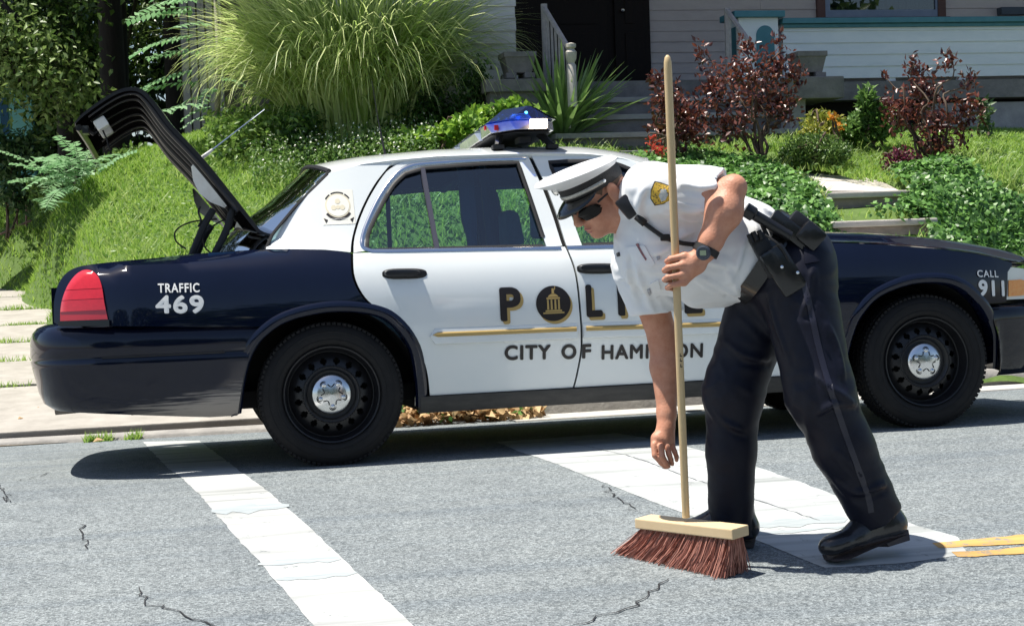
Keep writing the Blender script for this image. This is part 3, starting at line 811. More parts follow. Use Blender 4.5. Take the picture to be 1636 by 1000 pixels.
# --- rear window (curved in plan), windscreen, cowl
def screen(pts_c, pts_e, name, m, ye, parent, n=25, frame=None):
    A = resample(pts_c, 20); B = resample(pts_e, 20); V = []
    for a, b_ in zip(A, B):
        for j in range(n):
            t = -1 + 2 * j / (n - 1); s = abs(t) ** 2.4
            x = a[0] + (b_[0] - a[0]) * s; z = a[1] + (b_[1] - a[1]) * s; y0 = np.interp(z, [.95, 1.4], ye); V.append((x, .93 + t * (.93 - y0), z))
    i = np.arange(20 * n).reshape(20, n); f = np.stack([i[:-1, :-1].ravel(), i[1:, :-1].ravel(), i[1:, 1:].ravel(), i[:-1, 1:].ravel()], 1)
    return mesh_np(name, V, f, m, parent, smooth=True), np.array(V).reshape(20, n, 3)
rs, RV = screen([(-.02, 1.425), (-.101, 1.353), (-.232, 1.242), (-.323, 1.181), (-.4, 1.12), (-.47, 1.04), (-.49, .995)], [(.055, 1.352), (-.003, 1.29), (-.114, 1.187), (-.226, 1.062), (-.262, .99)], 'rear_screen', M_RGLASS, (.11, .26), car)
ws, WV = screen([(1.72, 1.418), (1.95, 1.30), (2.2, 1.16), (2.45, .99)], [(1.60, 1.345), (1.8, 1.225), (2.0, 1.09), (2.22, .945)], 'windscreen', M_GLASS, (.10, .26), car)
b = MB(); b.tube([tuple(p) for p in RV[0]], .012, 6); b.tube([tuple(p) for p in RV[:, 0]], .008, 6); b.tube([tuple(p) for p in RV[:, -1]], .008, 6); b.build('screen_seal', M_RUB, rs)
b = MB(); b.tube([tuple(p) for p in WV[0]], .012, 6); b.tube([tuple(p) for p in WV[:, 0]], .022, 6); b.tube([tuple(p) for p in WV[:, -1]], .022, 6); b.build('windscreen_pillar', M_CWHITE, ws)

# --- bonnet
nx, ny = 30, 25; V = []
for i in range(nx):
    for j in range(ny):
        t = -1 + 2 * j / (ny - 1); s = abs(t)
        x0 = 2.22 + .24 * (1 - s ** 2.2); x1 = 3.42 + .42 * (1 - s ** 2.5); x = x0 + (x1 - x0) * i / (nx - 1)
        ze = float(np.interp(x, [2.2, 2.383, 2.684, 3.003, 3.265, 3.42, 3.9], [.93, .923, .902, .866, .826, .79, .70])) + .004
        zc = float(np.interp(x, [2.2, 2.535, 2.79, 3.13, 3.39, 3.57, 3.69, 3.85], [1.0, .992, .978, .945, .908, .868, .826, .77]))
        w = min(1, (1 - s) / .45); w = w * w * (3 - 2 * w)
        ysd = float(Ys(min(x, 3.4), ze - .004)) + .012
        V.append((x, .93 + t * (.93 - ysd), ze + (zc - ze) * w))
i = np.arange(nx * ny).reshape(nx, ny); f = np.stack([i[:-1, :-1].ravel(), i[1:, :-1].ravel(), i[1:, 1:].ravel(), i[:-1, 1:].ravel()], 1)
mesh_np('bonnet', V, f, M_BLACK, car, smooth=True)
MB().box2((2.1, .12, .88), (2.5, 1.74, .93)).build('cowl', M_RUB, car)
# nose: grille and headlamps
HL = [(3.378, .602), (3.40, .735), (3.43, .765), (3.62, .745), (3.78, .70), (3.8, .60)]
def nose_y(x, z): return np.interp(x, [3.36, 3.5, 3.62, 3.75, 3.85], [.075, .125, .2, .33, .5])
hlamp = skin('headlamp', HL, mat('lamp_glass', (.62, .68, .74), .1, coat=1.0, metal=.25), car, fn=nose_y, off=-.01, grid=.05, rim=.06)
ind = skin('indicator', [(3.41, .617), (3.415, .698), (3.50, .70), (3.56, .69), (3.56, .62)], mat('amber_lamp', (.85, .22, .02), .2, col2=(.9, .4, .1), scale=60, coat=1.0), hlamp, fn=nose_y, off=-.016, grid=.03, rim=.02)
mh = mirror_copy(hlamp, car); mirror_copy(ind, mh)
b = MB()
for z in np.linspace(.62, .74, 6): b.tube([(3.90, .5, z), (3.95, .93, z), (3.90, 1.36, z)], .008, 6)
b.build('grille', M_CHROME, car); MB().box2((3.3, .2, .3), (3.86, 1.66, .72)).build('nose_panel', M_BLACK, car)

# --- boot: deck edges, well, floor pan, far parts
b = MB()
for (ya, yb) in ((.02, .27), (1.59, 1.84)):
    P = [(-1.15, .915), (-.95, .962), (-.6, .985), (-.245, .992)]
    V = []
    for x, z in P: V += [(x, (float(Ys(x, z)) + .012 if ya < .5 else CW - float(Ys(x, z)) - .012), z - .012), (x, yb if ya < .5 else ya, z - .022), (x, yb if ya < .5 else ya, z - .1)]
    b.add(V, [(k * 3 + j, k * 3 + j + 1, k * 3 + j + 4, k * 3 + j + 3) for k in range(3) for j in range(2)])
b.build('boot_edge', M_BLACK, car, smooth=True, sharp=40)
b = MB(); b.box2((-.52, .12, .94), (-.27, 1.74, .985)); b.build('parcel_shelf', M_DARK, car)
b = MB(); b.box2((-1.2, .14, .42), (-.44, 1.72, .46)).box2((-1.22, .25, .42), (-1.17, 1.61, .80)).box2((-.45, .2, .42), (-.40, 1.66, .95)); b.build('boot_well', M_UNDER, car)
b = MB(); b.box2((-1.23, .3, .66), (-1.17, 1.56, .86)); b.build('tail_panel', M_BLACK, car)
b = MB(); b.box2((-.9, .3, .26), (3.6, 1.56, .34)); b.box2((.42, .05, .21), (2.46, 1.81, .30)); b.build('floor_pan', M_UNDER, car)
for xc in (0.0, 2.9):
    for (ya, yb) in ((.06, .42), (1.44, 1.80)):
        b = MB(); V = []; n = 20
        for i in range(n + 1):
            a = math.pi * i / n; V += [(xc + .43 * math.cos(a), ya, .26 + .46 * math.sin(a)), (xc + .43 * math.cos(a), yb, .26 + .46 * math.sin(a))]
        yy = yb if ya < .5 else ya
        k = len(V); V += [(xc, yy, .3)]; iy = 1 if ya < .5 else 0
        b.add(V, [(2 * i, 2 * i + 1, 2 * i + 3, 2 * i + 2) for i in range(n)] + [(2 * i + iy, 2 * i + 2 + iy, k) for i in range(n)])
        b.build('wheel_well', M_UNDER, car)
b = MB(); b.tube([(-1.25, .45, .30), (-1.0, .45, .31), (-.6, .45, .31)], .028, 10); b.build('exhaust', mat('exhaust_pipe', (.2, .17, .15), .4, metal=.8), car)

# --- boot lid, raised
lo = cr([(-1.093, 1.612), (-1.055, 1.652), (-.963, 1.717), (-.885, 1.758), (-.82, 1.768), (-.772, 1.748), (-.72, 1.685), (-.655, 1.588), (-.533, 1.446), (-.384, 1.245), (-.262, 1.07), (-.236, 1.028)], 4)
T = np.gradient(lo, axis=0); T /= np.linalg.norm(T, axis=1)[:, None]; Nl = np.stack([T[:, 1], -T[:, 0]], 1)  # towards the underside
s_ = np.linspace(0, 1, len(lo)); th = np.interp(s_, [0, .08, .3, .45, .6, .8, .92, 1], [.02, .035, .045, .06, .065, .07, .04, .01])
lid = empty('boot_lid', (0, 0, 0)); lid.parent = car
def lid_sheet(off, name, m, y0=.28, y1=1.58, crown=.03, ny=17, taper=None, thick=None):
    V = []
    for k, (p, n_) in enumerate(zip(lo, Nl)):
        for j in range(ny):
            t = -1 + 2 * j / (ny - 1); d = off[k] if np.ndim(off) else off
            c = -crown * (1 - t * t); w = np.interp(s_[k], [0, .15, .5, 1], [.97, .99, 1.0, .97])
            q = p + n_ * (d + c); V.append((q[0], (y0 + y1) / 2 + t * w * (y1 - y0) / 2, q[1]))
    i = np.arange(len(lo) * ny).reshape(len(lo), ny); f = np.stack([i[:-1, :-1].ravel(), i[1:, :-1].ravel(), i[1:, 1:].ravel(), i[:-1, 1:].ravel()], 1)
    return np.array(V), f, i
Vo, fo, io = lid_sheet(0.0, '', None); Vi, fi, _ = lid_sheet(np.minimum(th * .35, .020), '', None)
lid_o = mesh_np('lid_skin', Vo, fo, M_BLACK, lid, smooth=True)
edge = list(io[0]) + list(io[1:, -1]) + list(io[-1, ::-1][1:]) + list(io[::-1, 0][1:-1]); ne = len(edge)
b = MB(); b.v = [tuple(Vo[e]) for e in edge] + [tuple(Vi[e]) for e in edge]; b.f = [(k, (k + 1) % ne, ne + (k + 1) % ne, ne + k) for k in range(ne)]
b.build('lid_edge', M_RUB, lid, smooth=True, sharp=40)
mesh_np('lid_liner', Vi, fi, mat('lid_inner_paint', (.006, .005, .006), .5, col2=(.010, .009, .009), scale=30, spec=0.0), lid, smooth=True)
# pressed ribs of the inner frame
def on_lid(s, y, depth):
    k = s * (len(lo) - 1); i0 = int(min(len(lo) - 2, k)); f_ = k - i0
    p = lo[i0] * (1 - f_) + lo[i0 + 1] * f_; n_ = Nl[i0] * (1 - f_) + Nl[i0 + 1] * f_; t = (y - .93) / .65
    q = p + n_ * (depth - .03 * (1 - t * t)); return (q[0], y, q[1])
M_RIB = mat('lid_rib', (.03, .026, .025), .3, spec=.5)
for (y0, y1, d0, r) in ((.30, .30, .03, .016), (.40, .44, .045, .02), (.62, .70, .06, .016), (.93, .93, .065, .022), (1.22, 1.14, .06, .016), (1.46, 1.42, .045, .02), (1.56, 1.56, .035, .016)):
    b = MB(); b.tube([on_lid(s, y0 + (y1 - y0) * math.sin(s * 3), d0) for s in np.linspace(.10, .84, 30)], np.interp(np.linspace(.10, .84, 30), [.1, .2, .42, .55, .84], [r * .3, r * .3, r * .5, r * .85, r * .7]), 8); b.build('lid_rib', M_RIB, lid, smooth=True)
for (sa, sb, ya, yb) in ((.78, .90, .33, .40), (.78, .90, 1.46, 1.53), (.85, .93, .5, 1.35)):
    b = MB(); V = [on_lid(sa, ya, .066), on_lid(sb, ya, .066), on_lid(sb, yb, .068), on_lid(sa, yb, .068)]; b.add(V, [(0, 1, 2, 3)]); b.build('lid_reinforcement', mat('bare_primer', (.55, .52, .46), .5, col2=(.75, .72, .66), scale=30), lid)
M_PRIM2 = mat('bare_primer2', (.74, .71, .64), .5, col2=(.86, .84, .78), scale=22)
for y in (.31, 1.55):
    b = MB(); P = [(on_lid(s, y, .055), on_lid(s, y + (.03 if y < 1 else -.03), .055 + d_)) for s, d_ in zip(np.linspace(.73, .82, 5), (.015, .05, .065, .05, .015))]
    V = [p for q in P for p in q]
    b.add(V, [(2 * k, 2 * k + 1, 2 * k + 3, 2 * k + 2) for k in range(4)])
    b.build('hinge_plate', M_PRIM2, lid)
b = MB(); b.box2((-1.095, .5, 1.50), (-1.03, 1.36, 1.62)); 
M_LIP = mat('lid_lip_metal', (.03, .03, .03), .35, metal=.3, col2=(.10, .10, .09), scale=26, mid=.55, width=.1, spec=.2)
b = MB(); b.tube([(-1.078, .33, 1.592), (-1.083, .93, 1.607), (-1.078, 1.53, 1.592)], .016, 8); b.box2((-1.062, .32, 1.565), (-1.035, .40, 1.60)); b.build('lid_latch_panel', M_LIP, lid)
b = MB(); b.tube([(-1.05, .40, 1.60), (-1.02, .41, 1.575), (-.99, .42, 1.60)], .013, 6); b.tube([(-.98, .45, 1.6), (-.96, .45, 1.55), (-.955, .45, 1.52), (-.945, .46, 1.50)], .004, 5); b.build('latch_wire', M_RUB, lid)
for (p0, p1, p2) in (((-.395, 1.205), (-.43, 1.10), (-.492, .985)), ((-.485, 1.20), (-.535, 1.12), (-.60, .975))):
    for y in ((.34, 1.52) if p0[0] > -.45 else (.36, 1.50)):
        b = MB(); b.tube(cr([(p0[0], y, p0[1]), (p1[0], y, p1[1]), (p2[0], y, p2[1])], 5), .017, 8); b.build('hinge_arm', M_RUB, lid, smooth=True)
b = MB(); b.tube(cr([(-.62, .38, 1.02), (-.665, .38, 1.06), (-.66, .38, 1.11), (-.59, .38, 1.145), (-.47, .38, 1.155)], 6), .004, 5); b.tube(cr([(-.50, .37, .99), (-.535, .37, 1.03), (-.53, .37, 1.09), (-.46, .37, 1.14), (-.42, .37, 1.15)], 6), .004, 5); b.tube(cr([(-.545, .36, 1.215), (-.555, .36, 1.19), (-.545, .36, 1.15), (-.56, .36, 1.12)], 5), .005, 5); b.build('boot_wire', M_RUB, lid)
for y in (.36, .62): MB().box((-.985 + .02 * y, y, 1.612), (.06, .07, .05), np.array([[.85, 0, -.5], [0, 1, 0], [.5, 0, .85]])).build('lid_bracket', M_PRIM2, lid, bevel=.008)
# aerial on the lid
an = MB(); p0 = np.array([-.545, .93, 1.49]); p1 = np.array([-.20, .93, 1.745])
an.tube([p0, p0 + (p1 - p0) * .22], (.012, .007), 8); an.build('aerial_base', mat('pale_grey_plastic', (.6, .6, .58), .5), lid, smooth=True)
an = MB(); an.tube([p0 + (p1 - p0) * .2, p1], (.004, .0025), 6); an.build('aerial_whip', M_CHROME, lid)
an = MB(); an.tube([(.40, .85, 1.47), (.37, .85, 1.66), (.345, .85, 1.87)], (.008, .003, .002), 6); an.build('roof_aerial', M_RUB, car)

# --- interior
def seat(x, y, w, root, tilt=.22):
    s = empty('seat', (x, y, 0)); s.parent = root
    b = MB(); b.prism([(0, .42), (.12, .42), (.02, .98), (-.13, .98)], 'y', -w / 2, w / 2); b.build('seat_back', M_SEAT, s, bevel=.03)
    b = MB(); b.prism([(.1, .36), (.6, .40), (.6, .52), (.08, .48)], 'y', -w / 2, w / 2); b.build('seat_cushion', M_SEAT, s, bevel=.03)
    b = MB(); b.prism([(-.13, 1.02), (-.03, 1.02), (-.06, 1.20), (-.13, 1.22)], 'y', -.14, .14); b.build('headrest', M_SEAT, s, bevel=.03)
seat(1.22, .52, .52, car); seat(1.22, 1.34, .52, car)
b = MB(); b.prism([(-.28, .45), (-.1, .45), (-.22, .985), (-.38, .985)], 'y', .44, 1.42); b.prism([(-.2, .3), (.35, .36), (.35, .5), (-.15, .48)], 'y', .44, 1.42); b.build('rear_seat', M_DARK, car, bevel=.03)
b = MB(); b.box2((2.0, .15, .6), (2.35, 1.71, .94)); b.build('dashboard', M_DARK, car, bevel=.03)
b = MB(); b.lathe([(.17, 0), (.185, .012), (.185, -.012), (.17, 0)], axis=(-.9, 0, .4), c=(1.95, 1.34, .95), n=28); b.build('steering_wheel', M_RUB, car)
b = MB(); b.tube([(.80, .50, .5), (.765, .50, 1.02), (.755, .50, 1.12), (.745, .50, 1.40)], (.025, .025, .042, .042), 6); b.tube([(.97, .9, .5), (.915, .9, 1.38)], .028, 6); b.tube([(.99, 1.45, .5), (.90, 1.45, 1.38)], .03, 6); b.tube([(.95, .3, .95), (.93, .9, .97), (.95, 1.6, .95)], .018, 6); b.tube([(.80, .3, 1.36), (.80, 1.55, 1.36)], .02, 6); b.build('prisoner_cage', M_DARK, car)
b = MB(); 
for (p_a, p_b) in (((.55, .09, .5), (1.1, .12, .94)), ((.55, 1.74, .5), (1.1, 1.77, .94)), ((1.15, .09, .5), (2.15, .12, .92)), ((1.15, 1.74, .5), (2.15, 1.77, .92))): MB().box2(p_a, p_b).build('door_card', M_DARK, car)
# pillar between the doors, behind the frames
b = MB()
for yy, sg in ((.0, 1), (CW, -1)):
    V = [(x + dx, yy + sg * (float(Ys(x, z)) + .035), z) for (x, z) in ((1.115, .94), (1.07, 1.2), (1.02, 1.4)) for dx in (-.06, .075)]
    b.add(V, [(0, 1, 3, 2), (2, 3, 5, 4)])
b.build('door_pillar', M_DARK, car)

# --- door mirror (near and far)
for yy, sg in ((0, 1), (CW, -1)):
    b = MB(); b.lathe([(.001, -.05), (.06, -.045), (.085, -.01), (.088, .02), (.08, .03), (.001, .032)], axis=(-1, 0, 0), c=(2.03, yy + sg * -.13, 1.0), n=20); b.box2((1.99, yy + sg * -.06, .955), (2.06, yy + sg * .06, .985))
    b.build('door_mirror', M_RUB, car, smooth=True, sharp=50)

# --- wheels
def wheel(x, y, side, root):
    """side -1: outer face towards the camera (low y)"""
    w = empty('wheel', (x, y, .318)); w.parent = root; ax = (0, side, 0)   # axis points outwards
    t = MB(); t.lathe([(.215, -.20), (.27, -.21), (.305, -.20), (.318, -.185), (.326, -.16), (.328, -.1), (.326, -.04), (.319, -.016), (.307, -.003), (.288, .004), (.262, .006), (.236, .002), (.222, -.008), (.214, -.02)], axis=ax, n=72)
    # tread blocks
    tt = t.build('tyre', M_TYRE, w, smooth=True, sharp=60)
    g = MB()
    for k in range(84):
        a = 2 * math.pi * k / 84; ca, sa = math.cos(a), math.sin(a)
        for (t0, t1, sh) in ((-.033, -.012, 0), (-.075, -.042, .5), (-.12, -.085, 0), (-.165, -.13, .5)):
            a2 = a + sh * 2 * math.pi / 84; ca, sa = math.cos(a2), math.sin(a2); R_ = np.array([[ca, 0, -sa], [0, 1, 0], [sa, 0, ca]])
            r0 = .3255 if t0 < -.035 else .3205
            g.box((r0 * ca, side * (t0 + t1) / 2, r0 * sa), (.011, abs(t1 - t0), .017), R_)
    g.build('tread', M_TYRE, tt, fix=False)
    rg = MB()
    for rr in (.285, .248): rg.lathe([(rr - .003, .004), (rr, .0075), (rr + .003, .004)], axis=ax, n=64)
    rg.build('sidewall_ring', M_TYRE, tt, smooth=True)
    r = MB()
    r.lathe([(.224, -.012), (.218, .002), (.212, .0), (.206, -.02), (.198, -.05), (.192, -.062)], axis=ax, n=64)
    r.lathe([(.206, -.06), (.20, -.17), (.215, -.19)], axis=ax, n=48)
    nh = 16; u = np.cross(ax, [0, 0, 1.0]); wv = np.cross(np.array(ax, float), u)
    # disc with 16 round-cornered holes, then the inner dish
    for k in range(nh * 8):
        a0 = 2 * math.pi * k / (nh * 8); a1 = 2 * math.pi * (k + 1) / (nh * 8); ph = k % 8
        rad = [.192, .169, .160, .144, .135, .126]; tt_ = [-.062, -.042, -.036, -.028, -.024, -.022]
        for q in range(5):
            if (q in (1, 3) and ph in (3, 4)) or (q == 2 and ph in (2, 3, 4, 5)): continue
            P = [np.array(ax) * tt_[i] + rad[i] * (math.cos(a) * u + math.sin(a) * wv) for (i, a) in ((q, a0), (q, a1), (q + 1, a1), (q + 1, a0))]
            r.add(P, [(0, 1, 2, 3)])
    r.lathe([(.126, -.022), (.12, -.026), (.108, -.045), (.085, -.05), (.0, -.05)], axis=ax, n=64)
    r.build('rim', M_STEEL, w, smooth=True, sharp=40)
    MB().lathe([(.0001, -.11), (.172, -.11), (.18, -.12), (.18, -.16)], axis=ax, n=32).build('brake_drum', M_UNDER, w)
    h = MB(); h.lathe([(.092, -.05), (.091, -.028), (.086, -.02), (.06, -.012), (.03, -.006), (0.0001, -.004)], axis=ax, n=48)
    hc = h.build('hubcap', M_ALU, w, smooth=True, sharp=50)
    dk = MB()
    for k in range(5):
        h = MB()
        a = 2 * math.pi * k / 5 + (.35 if x < 1 else .9); c = np.array(ax) * -.016 + .055 * (math.cos(a) * u + math.sin(a) * wv)
        h.lathe([(.0125, 0), (.011, .008), (.006, .012), (.0001, .013)], axis=ax, c=c, n=14); h.build('lug_cap', M_ALU, hc, smooth=True, sharp=50)
        dk.lathe([(.013, .002), (.016, .0045), (.0185, .002)], axis=ax, c=c, n=16)
        a2 = a + 2 * math.pi / 10; a3 = a + 2 * math.pi / 5
        pts = [np.array(ax) * -.009 + rr * (math.cos(q) * u + math.sin(q) * wv) for rr, q in ((.05, a + .3), (.036, a + .5), (.034, a2), (.036, a3 - .5), (.05, a3 - .3))]
        dk.tube(pts, .0032, 6)
        pts = [np.array(ax) * -.0165 + .060 * (math.cos(q) * u + math.sin(q) * wv) for q in np.linspace(a + .3, a3 - .3, 8)]
        dk.tube(pts, .0028, 6)
    dk.build('hubcap_groove', mat('groove_black', (.02, .02, .02), .6), hc, smooth=True)
    return w
wheel(0, 0, -1, car); wheel(2.913, .0, -1, car); wheel(0, CW, 1, car); wheel(2.913, CW, 1, car)
# ---------------------------------------------------------------- lettering and badges
_font_cache = {}
def glyph_mesh(txt, bold):
    cu = bpy.data.curves.new('txt', 'FONT'); cu.body = txt; cu.size = 1.0; cu.offset = bold; cu.resolution_u = 6; cu.fill_mode = 'FRONT' if hasattr(cu, 'fill_mode') else 'BOTH'
    cu.dimensions = '2D'; cu.space_character = 1.14
    o = bpy.data.objects.new('txt', cu); COL.objects.link(o); dg = bpy.context.evaluated_depsgraph_get(); dg.update()
    me = bpy.data.meshes.new_from_object(o.evaluated_get(dg)); bpy.data.objects.remove(o); bpy.data.curves.remove(cu)
    V = np.empty(len(me.vertices) * 3); me.vertices.foreach_get('co', V); V = V.reshape(-1, 3)[:, :2]
    F = [tuple(p.vertices) for p in me.polygons]; bpy.data.meshes.remove(me); return V, F
def decal(txt, x0, x1, z0, z1, m, parent, name='lettering', bold=.02, slope=0.0, off=-.003, fn=Ys, dx=0, dz=0, label=None):
    V, F = glyph_mesh(txt, 0.0); lo_, hi_ = V.min(0), V.max(0)
    bx_ = bold * .55 * (z1 - z0)
    b = bmesh.new()
    for li, (ox, oz) in enumerate(((0, 0), (bx_, 0), (-bx_, 0), (0, bx_), (0, -bx_), (bx_ * .7, bx_ * .7), (-bx_ * .7, bx_ * .7), (bx_ * .7, -bx_ * .7), (-bx_ * .7, -bx_ * .7)) if bold > .02 else ((0, 0),)):
      vs_ = [b.verts.new(((p[0] - lo_[0]) / (hi_[0] - lo_[0]) * (x1 - x0 - 2 * bx_) + x0 + bx_ + dx + ox, -.0003 * li, (p[1] - lo_[1]) / (hi_[1] - lo_[1]) * (z1 - z0 - 2 * bx_) + z0 + bx_ + dz + oz)) for p in V]
      for f in F:
        try: b.faces.new([vs_[i] for i in f])
        except ValueError: pass
    bmesh.ops.triangulate(b, faces=b.faces[:])
    for z in np.arange(z0 - .02, z1 + .02, .02):
        bmesh.ops.bisect_plane(b, geom=b.verts[:] + b.edges[:] + b.faces[:], plane_co=(0, 0, z), plane_no=(0, 0, 1))
    for v in b.verts:
        x, z = v.co.x, v.co.z + slope * (v.co.x - (x0 + x1) / 2); v.co = (x, float(fn(x, z)) + off + v.co.y, z)
    me = bpy.data.meshes.new(name); b.to_mesh(me); b.free(); me.materials.append(m)
    o = link(name, me, None, parent); flip_to(o, (0, -1, 0)); return o
def flat_decal(polys, m, parent, name, off=-.003, fn=Ys, grid=.03):
    b = MB()
    for poly in polys:
        V, F, _ = tri_poly(poly, grid); b.add([(x, float(fn(x, z)) + off, z) for x, z in V], F)
    o = b.build(name, m, parent, fix=False); flip_to(o, (0, -1, 0)); return o
def circ(cx, cz, r, n=40, a0=0, a1=2 * math.pi): return [(cx + r * math.cos(a), cz + r * math.sin(a)) for a in np.linspace(a0, a1, n, endpoint=(a1 - a0 < 6.2))]
doorR_ = [o for o in car.children if o.name == 'rear_door'][0]; doorF_ = [o for o in car.children if o.name == 'front_door'][0]
# POLICE: black letters with a gold drop shadow; the O is a black disc with the monument
SH = (.012, -.014)
for ch, x0, x1, z0, z1, pr in (('P', .782, .882, .612, .768, doorR_), ('L', 1.19, 1.268, .612, .764, doorF_), ('I', 1.342, 1.378, .612, .763, doorF_), ('C', 1.45, 1.59, .607, .766, doorF_), ('E', 1.665, 1.755, .607, .760, doorF_)):
    decal(ch, x0, x1, z0, z1, M_GOLD, pr, 'letter_shadow', .085, off=-.002, dx=SH[0], dz=SH[1])
    decal(ch, x0, x1, z0, z1, M_DECAL, pr, 'letter', .085, off=-.0036)
flat_decal([circ(1.043, .671, .082)], M_GOLD, doorR_, 'emblem_shadow', -.002)
flat_decal([circ(1.034, .684, .082)], M_DECAL, doorR_, 'emblem_disc', -.0036)
cx, cz = 1.034, .684
G = [[(-.050, -.047), (.050, -.047), (.050, -.040), (-.050, -.040)], [(-.040, -.038), (.040, -.038), (.038, -.030), (-.038, -.030)], [(-.032, .020), (.032, .020), (.032, .028), (-.032, .028)],
     [(-.026, .030), (.026, .030), (.020, .038), (.010, .044), (-.010, .044), (-.020, .038)], [(-.006, .046), (.006, .046), (.005, .070), (-.005, .070)], [(.0055, .06), (.012, .066), (.012, .080), (.009, .080), (.008, .068)]]
for k in (-.026, -.009, .009, .026): G.append([(k - .005, -.028), (k + .005, -.028), (k + .004, .018), (k - .004, .018)])
flat_decal([[(cx + a, cz + b_) for a, b_ in g] for g in G], M_GOLD, doorR_, 'emblem_monument', -.0052)
decal('CITY', .799, 1.018, .428, .498, M_DECAL, doorR_, bold=.09, slope=-.03)
decal('O', 1.069, 1.141, .421, .492, M_DECAL, doorR_, bold=.09, slope=-.03)
decal('F', 1.176, 1.216, .424, .487, M_DECAL, doorF_, bold=.09) if False else decal('F', 1.168, 1.212, .421, .488, M_DECAL, doorF_, bold=.09)
decal('HAMILTON', 1.262, 1.760, .403, .473, M_DECAL, doorF_, bold=.08, slope=-.03)
rw = [o for o in car.children if o.name == 'rear_wing'][0]; fw = [o for o in car.children if o.name == 'front_wing'][0]
decal('TRAFFIC', -.746, -.566, .806, .848, M_WDECAL, rw, bold=.05, slope=-.03)
decal('469', -.760, -.550, .713, .795, M_WDECAL, rw, bold=.10, slope=-.04)
decal('CALL', 3.188, 3.318, .717, .752, M_WDECAL, fw, bold=.05, slope=-.05)
decal('911', 3.19, 3.353, .622, .703, M_WDECAL, fw, bold=.10, slope=-.05)
# accreditation sticker on the rear pillar
pil = [o for o in car.children if o.name == 'rear_pillar'][0]
sx, sz = .079, 1.176
M_STK = mat('sticker_cream', (.74, .73, .66), .5); M_STK2 = mat('sticker_gold', (.66, .60, .45), .5)
flat_decal([[(sx - .074, sz - .083), (sx + .074, sz - .083), (sx + .074, sz + .083), (sx - .074, sz + .083)]], M_STK, pil, 'sticker', -.0015)
flat_decal([circ(sx, sz + .008, .058)], M_STK2, pil, 'sticker_ring', -.0025); flat_decal([circ(sx, sz + .008, .052)], M_STK, pil, 'sticker_disc', -.0035)
ring = lambda r0, r1, a0, a1: circ(sx, sz + .008, r1, 14, a0, a1) + circ(sx, sz + .008, r0, 14, a0, a1)[::-1]
flat_decal([ring(.060, .066, .55, 1.0), ring(.060, .066, 1.1, 2.05), ring(.060, .066, 2.15, 2.6)], M_DECAL, pil, 'sticker_band', -.003)
flat_decal([ring(.058, .070, 3.75, 5.67), [(sx - .07, sz - .05), (sx - .06, sz - .075), (sx - .05, sz - .06)], [(sx + .07, sz - .05), (sx + .06, sz - .075), (sx + .05, sz - .06)]], M_DECAL, pil, 'sticker_band', -.003)
decal('ACCREDITATION', sx - .038, sx + .038, sz - .0585, sz - .0525, M_WDECAL, pil, bold=.01, off=-.0042)
flat_decal([circ(sx, sz + .008 + .02, .012, 16), circ(sx - .02, sz - .002, .012, 16), circ(sx + .02, sz - .002, .012, 16), circ(sx, sz + .0, .010, 16)], M_STK2, pil, 'sticker_mark', -.0045)

# ---------------------------------------------------------------- light bar across the roof
bar = empty('light_bar', (0, 0, 0)); bar.parent = car
M_BLUE = glass_mat('blue_dome', (.10, .30, .93), .10, .03)
M_BLUED = glass_mat('smoked_dome', (.55, .66, .72), .14, .05)
M_CLEAR = mat('clear_lens', (.36, .36, .40), .1, coat=1.0, col2=(.62, .58, .6), scale=16, metal=.3)
def hexbar(y0, y1, z0, z1, xa0, xa1, xb0, xb1, cut0, cut1, name, m, parent):
    """slab of the bar: lower outline xa0..xa1, upper outline xb0..xb1, ends cut back at the corners"""
    V = []
    for (z, a, b_, c0, c1, ins) in ((z0, xa0, xa1, cut0, cut1, 0), (z1, xb0, xb1, cut0, cut1, .06)):
        V += [(a + c0 * 1.9, y0 + ins, z), (b_ - c0, y0 + ins, z), (b_, y0 + ins + c0 * 1.6, z), (b_, y1 - ins - c1 * 1.6, z), (b_ - c1, y1 - ins, z), (a + c1, y1 - ins, z), (a, y1 - ins - c1 * 1.6, z), (a, y0 + ins + c0 * 2.6, z)]
    F = [tuple(range(8))[::-1], tuple(range(8, 16))] + [(k, (k + 1) % 8, 8 + (k + 1) % 8, 8 + k) for k in range(8)]
    b = MB(); b.add(V, F); return b.build(name, m, parent, bevel=.004)
hexbar(.22, 1.69, 1.515, 1.523, .86, 1.15, .86, 1.15, .05, .05, 'base_tray', M_RUB, bar)
hexbar(.205, .62, 1.525, 1.575, .855, 1.155, .84, 1.165, .05, .01, 'clear_lens', M_CLEAR, bar)
hexbar(.63, 1.25, 1.525, 1.572, .855, 1.155, .84, 1.165, .01, .01, 'clear_lens', mat('lens_centre', (.42, .40, .44), .12, coat=1.0, col2=(.7, .66, .68), scale=14), bar)
hexbar(1.26, 1.70, 1.525, 1.575, .855, 1.155, .84, 1.165, .01, .05, 'clear_lens', M_CLEAR, bar)
hexbar(.20, .62, 1.577, 1.645, .838, 1.168, .93, 1.085, .05, .01, 'dome', M_BLUE, bar)
hexbar(.63, 1.25, 1.574, 1.630, .838, 1.168, .92, 1.09, .01, .01, 'dome', M_BLUED, bar)
hexbar(1.26, 1.705, 1.577, 1.645, .838, 1.168, .93, 1.085, .01, .05, 'dome', M_BLUED, bar)
MB().box2((1.02, .192, 1.528), (1.105, .206, 1.572)).build('lit_lamp', mat('lit_lamp', (1, .9, .75), .3, emit=(1.0, .80, .55), estr=6.0), bar, bevel=.005)
for y in (.36, .50, .72, .94, 1.16, 1.38, 1.54): MB().prism([(.93, 1.578), (1.07, 1.578), (1.04, 1.618), (.96, 1.618)], 'y', y - .035, y + .035).build('reflector', M_ALU, bar, bevel=.004)
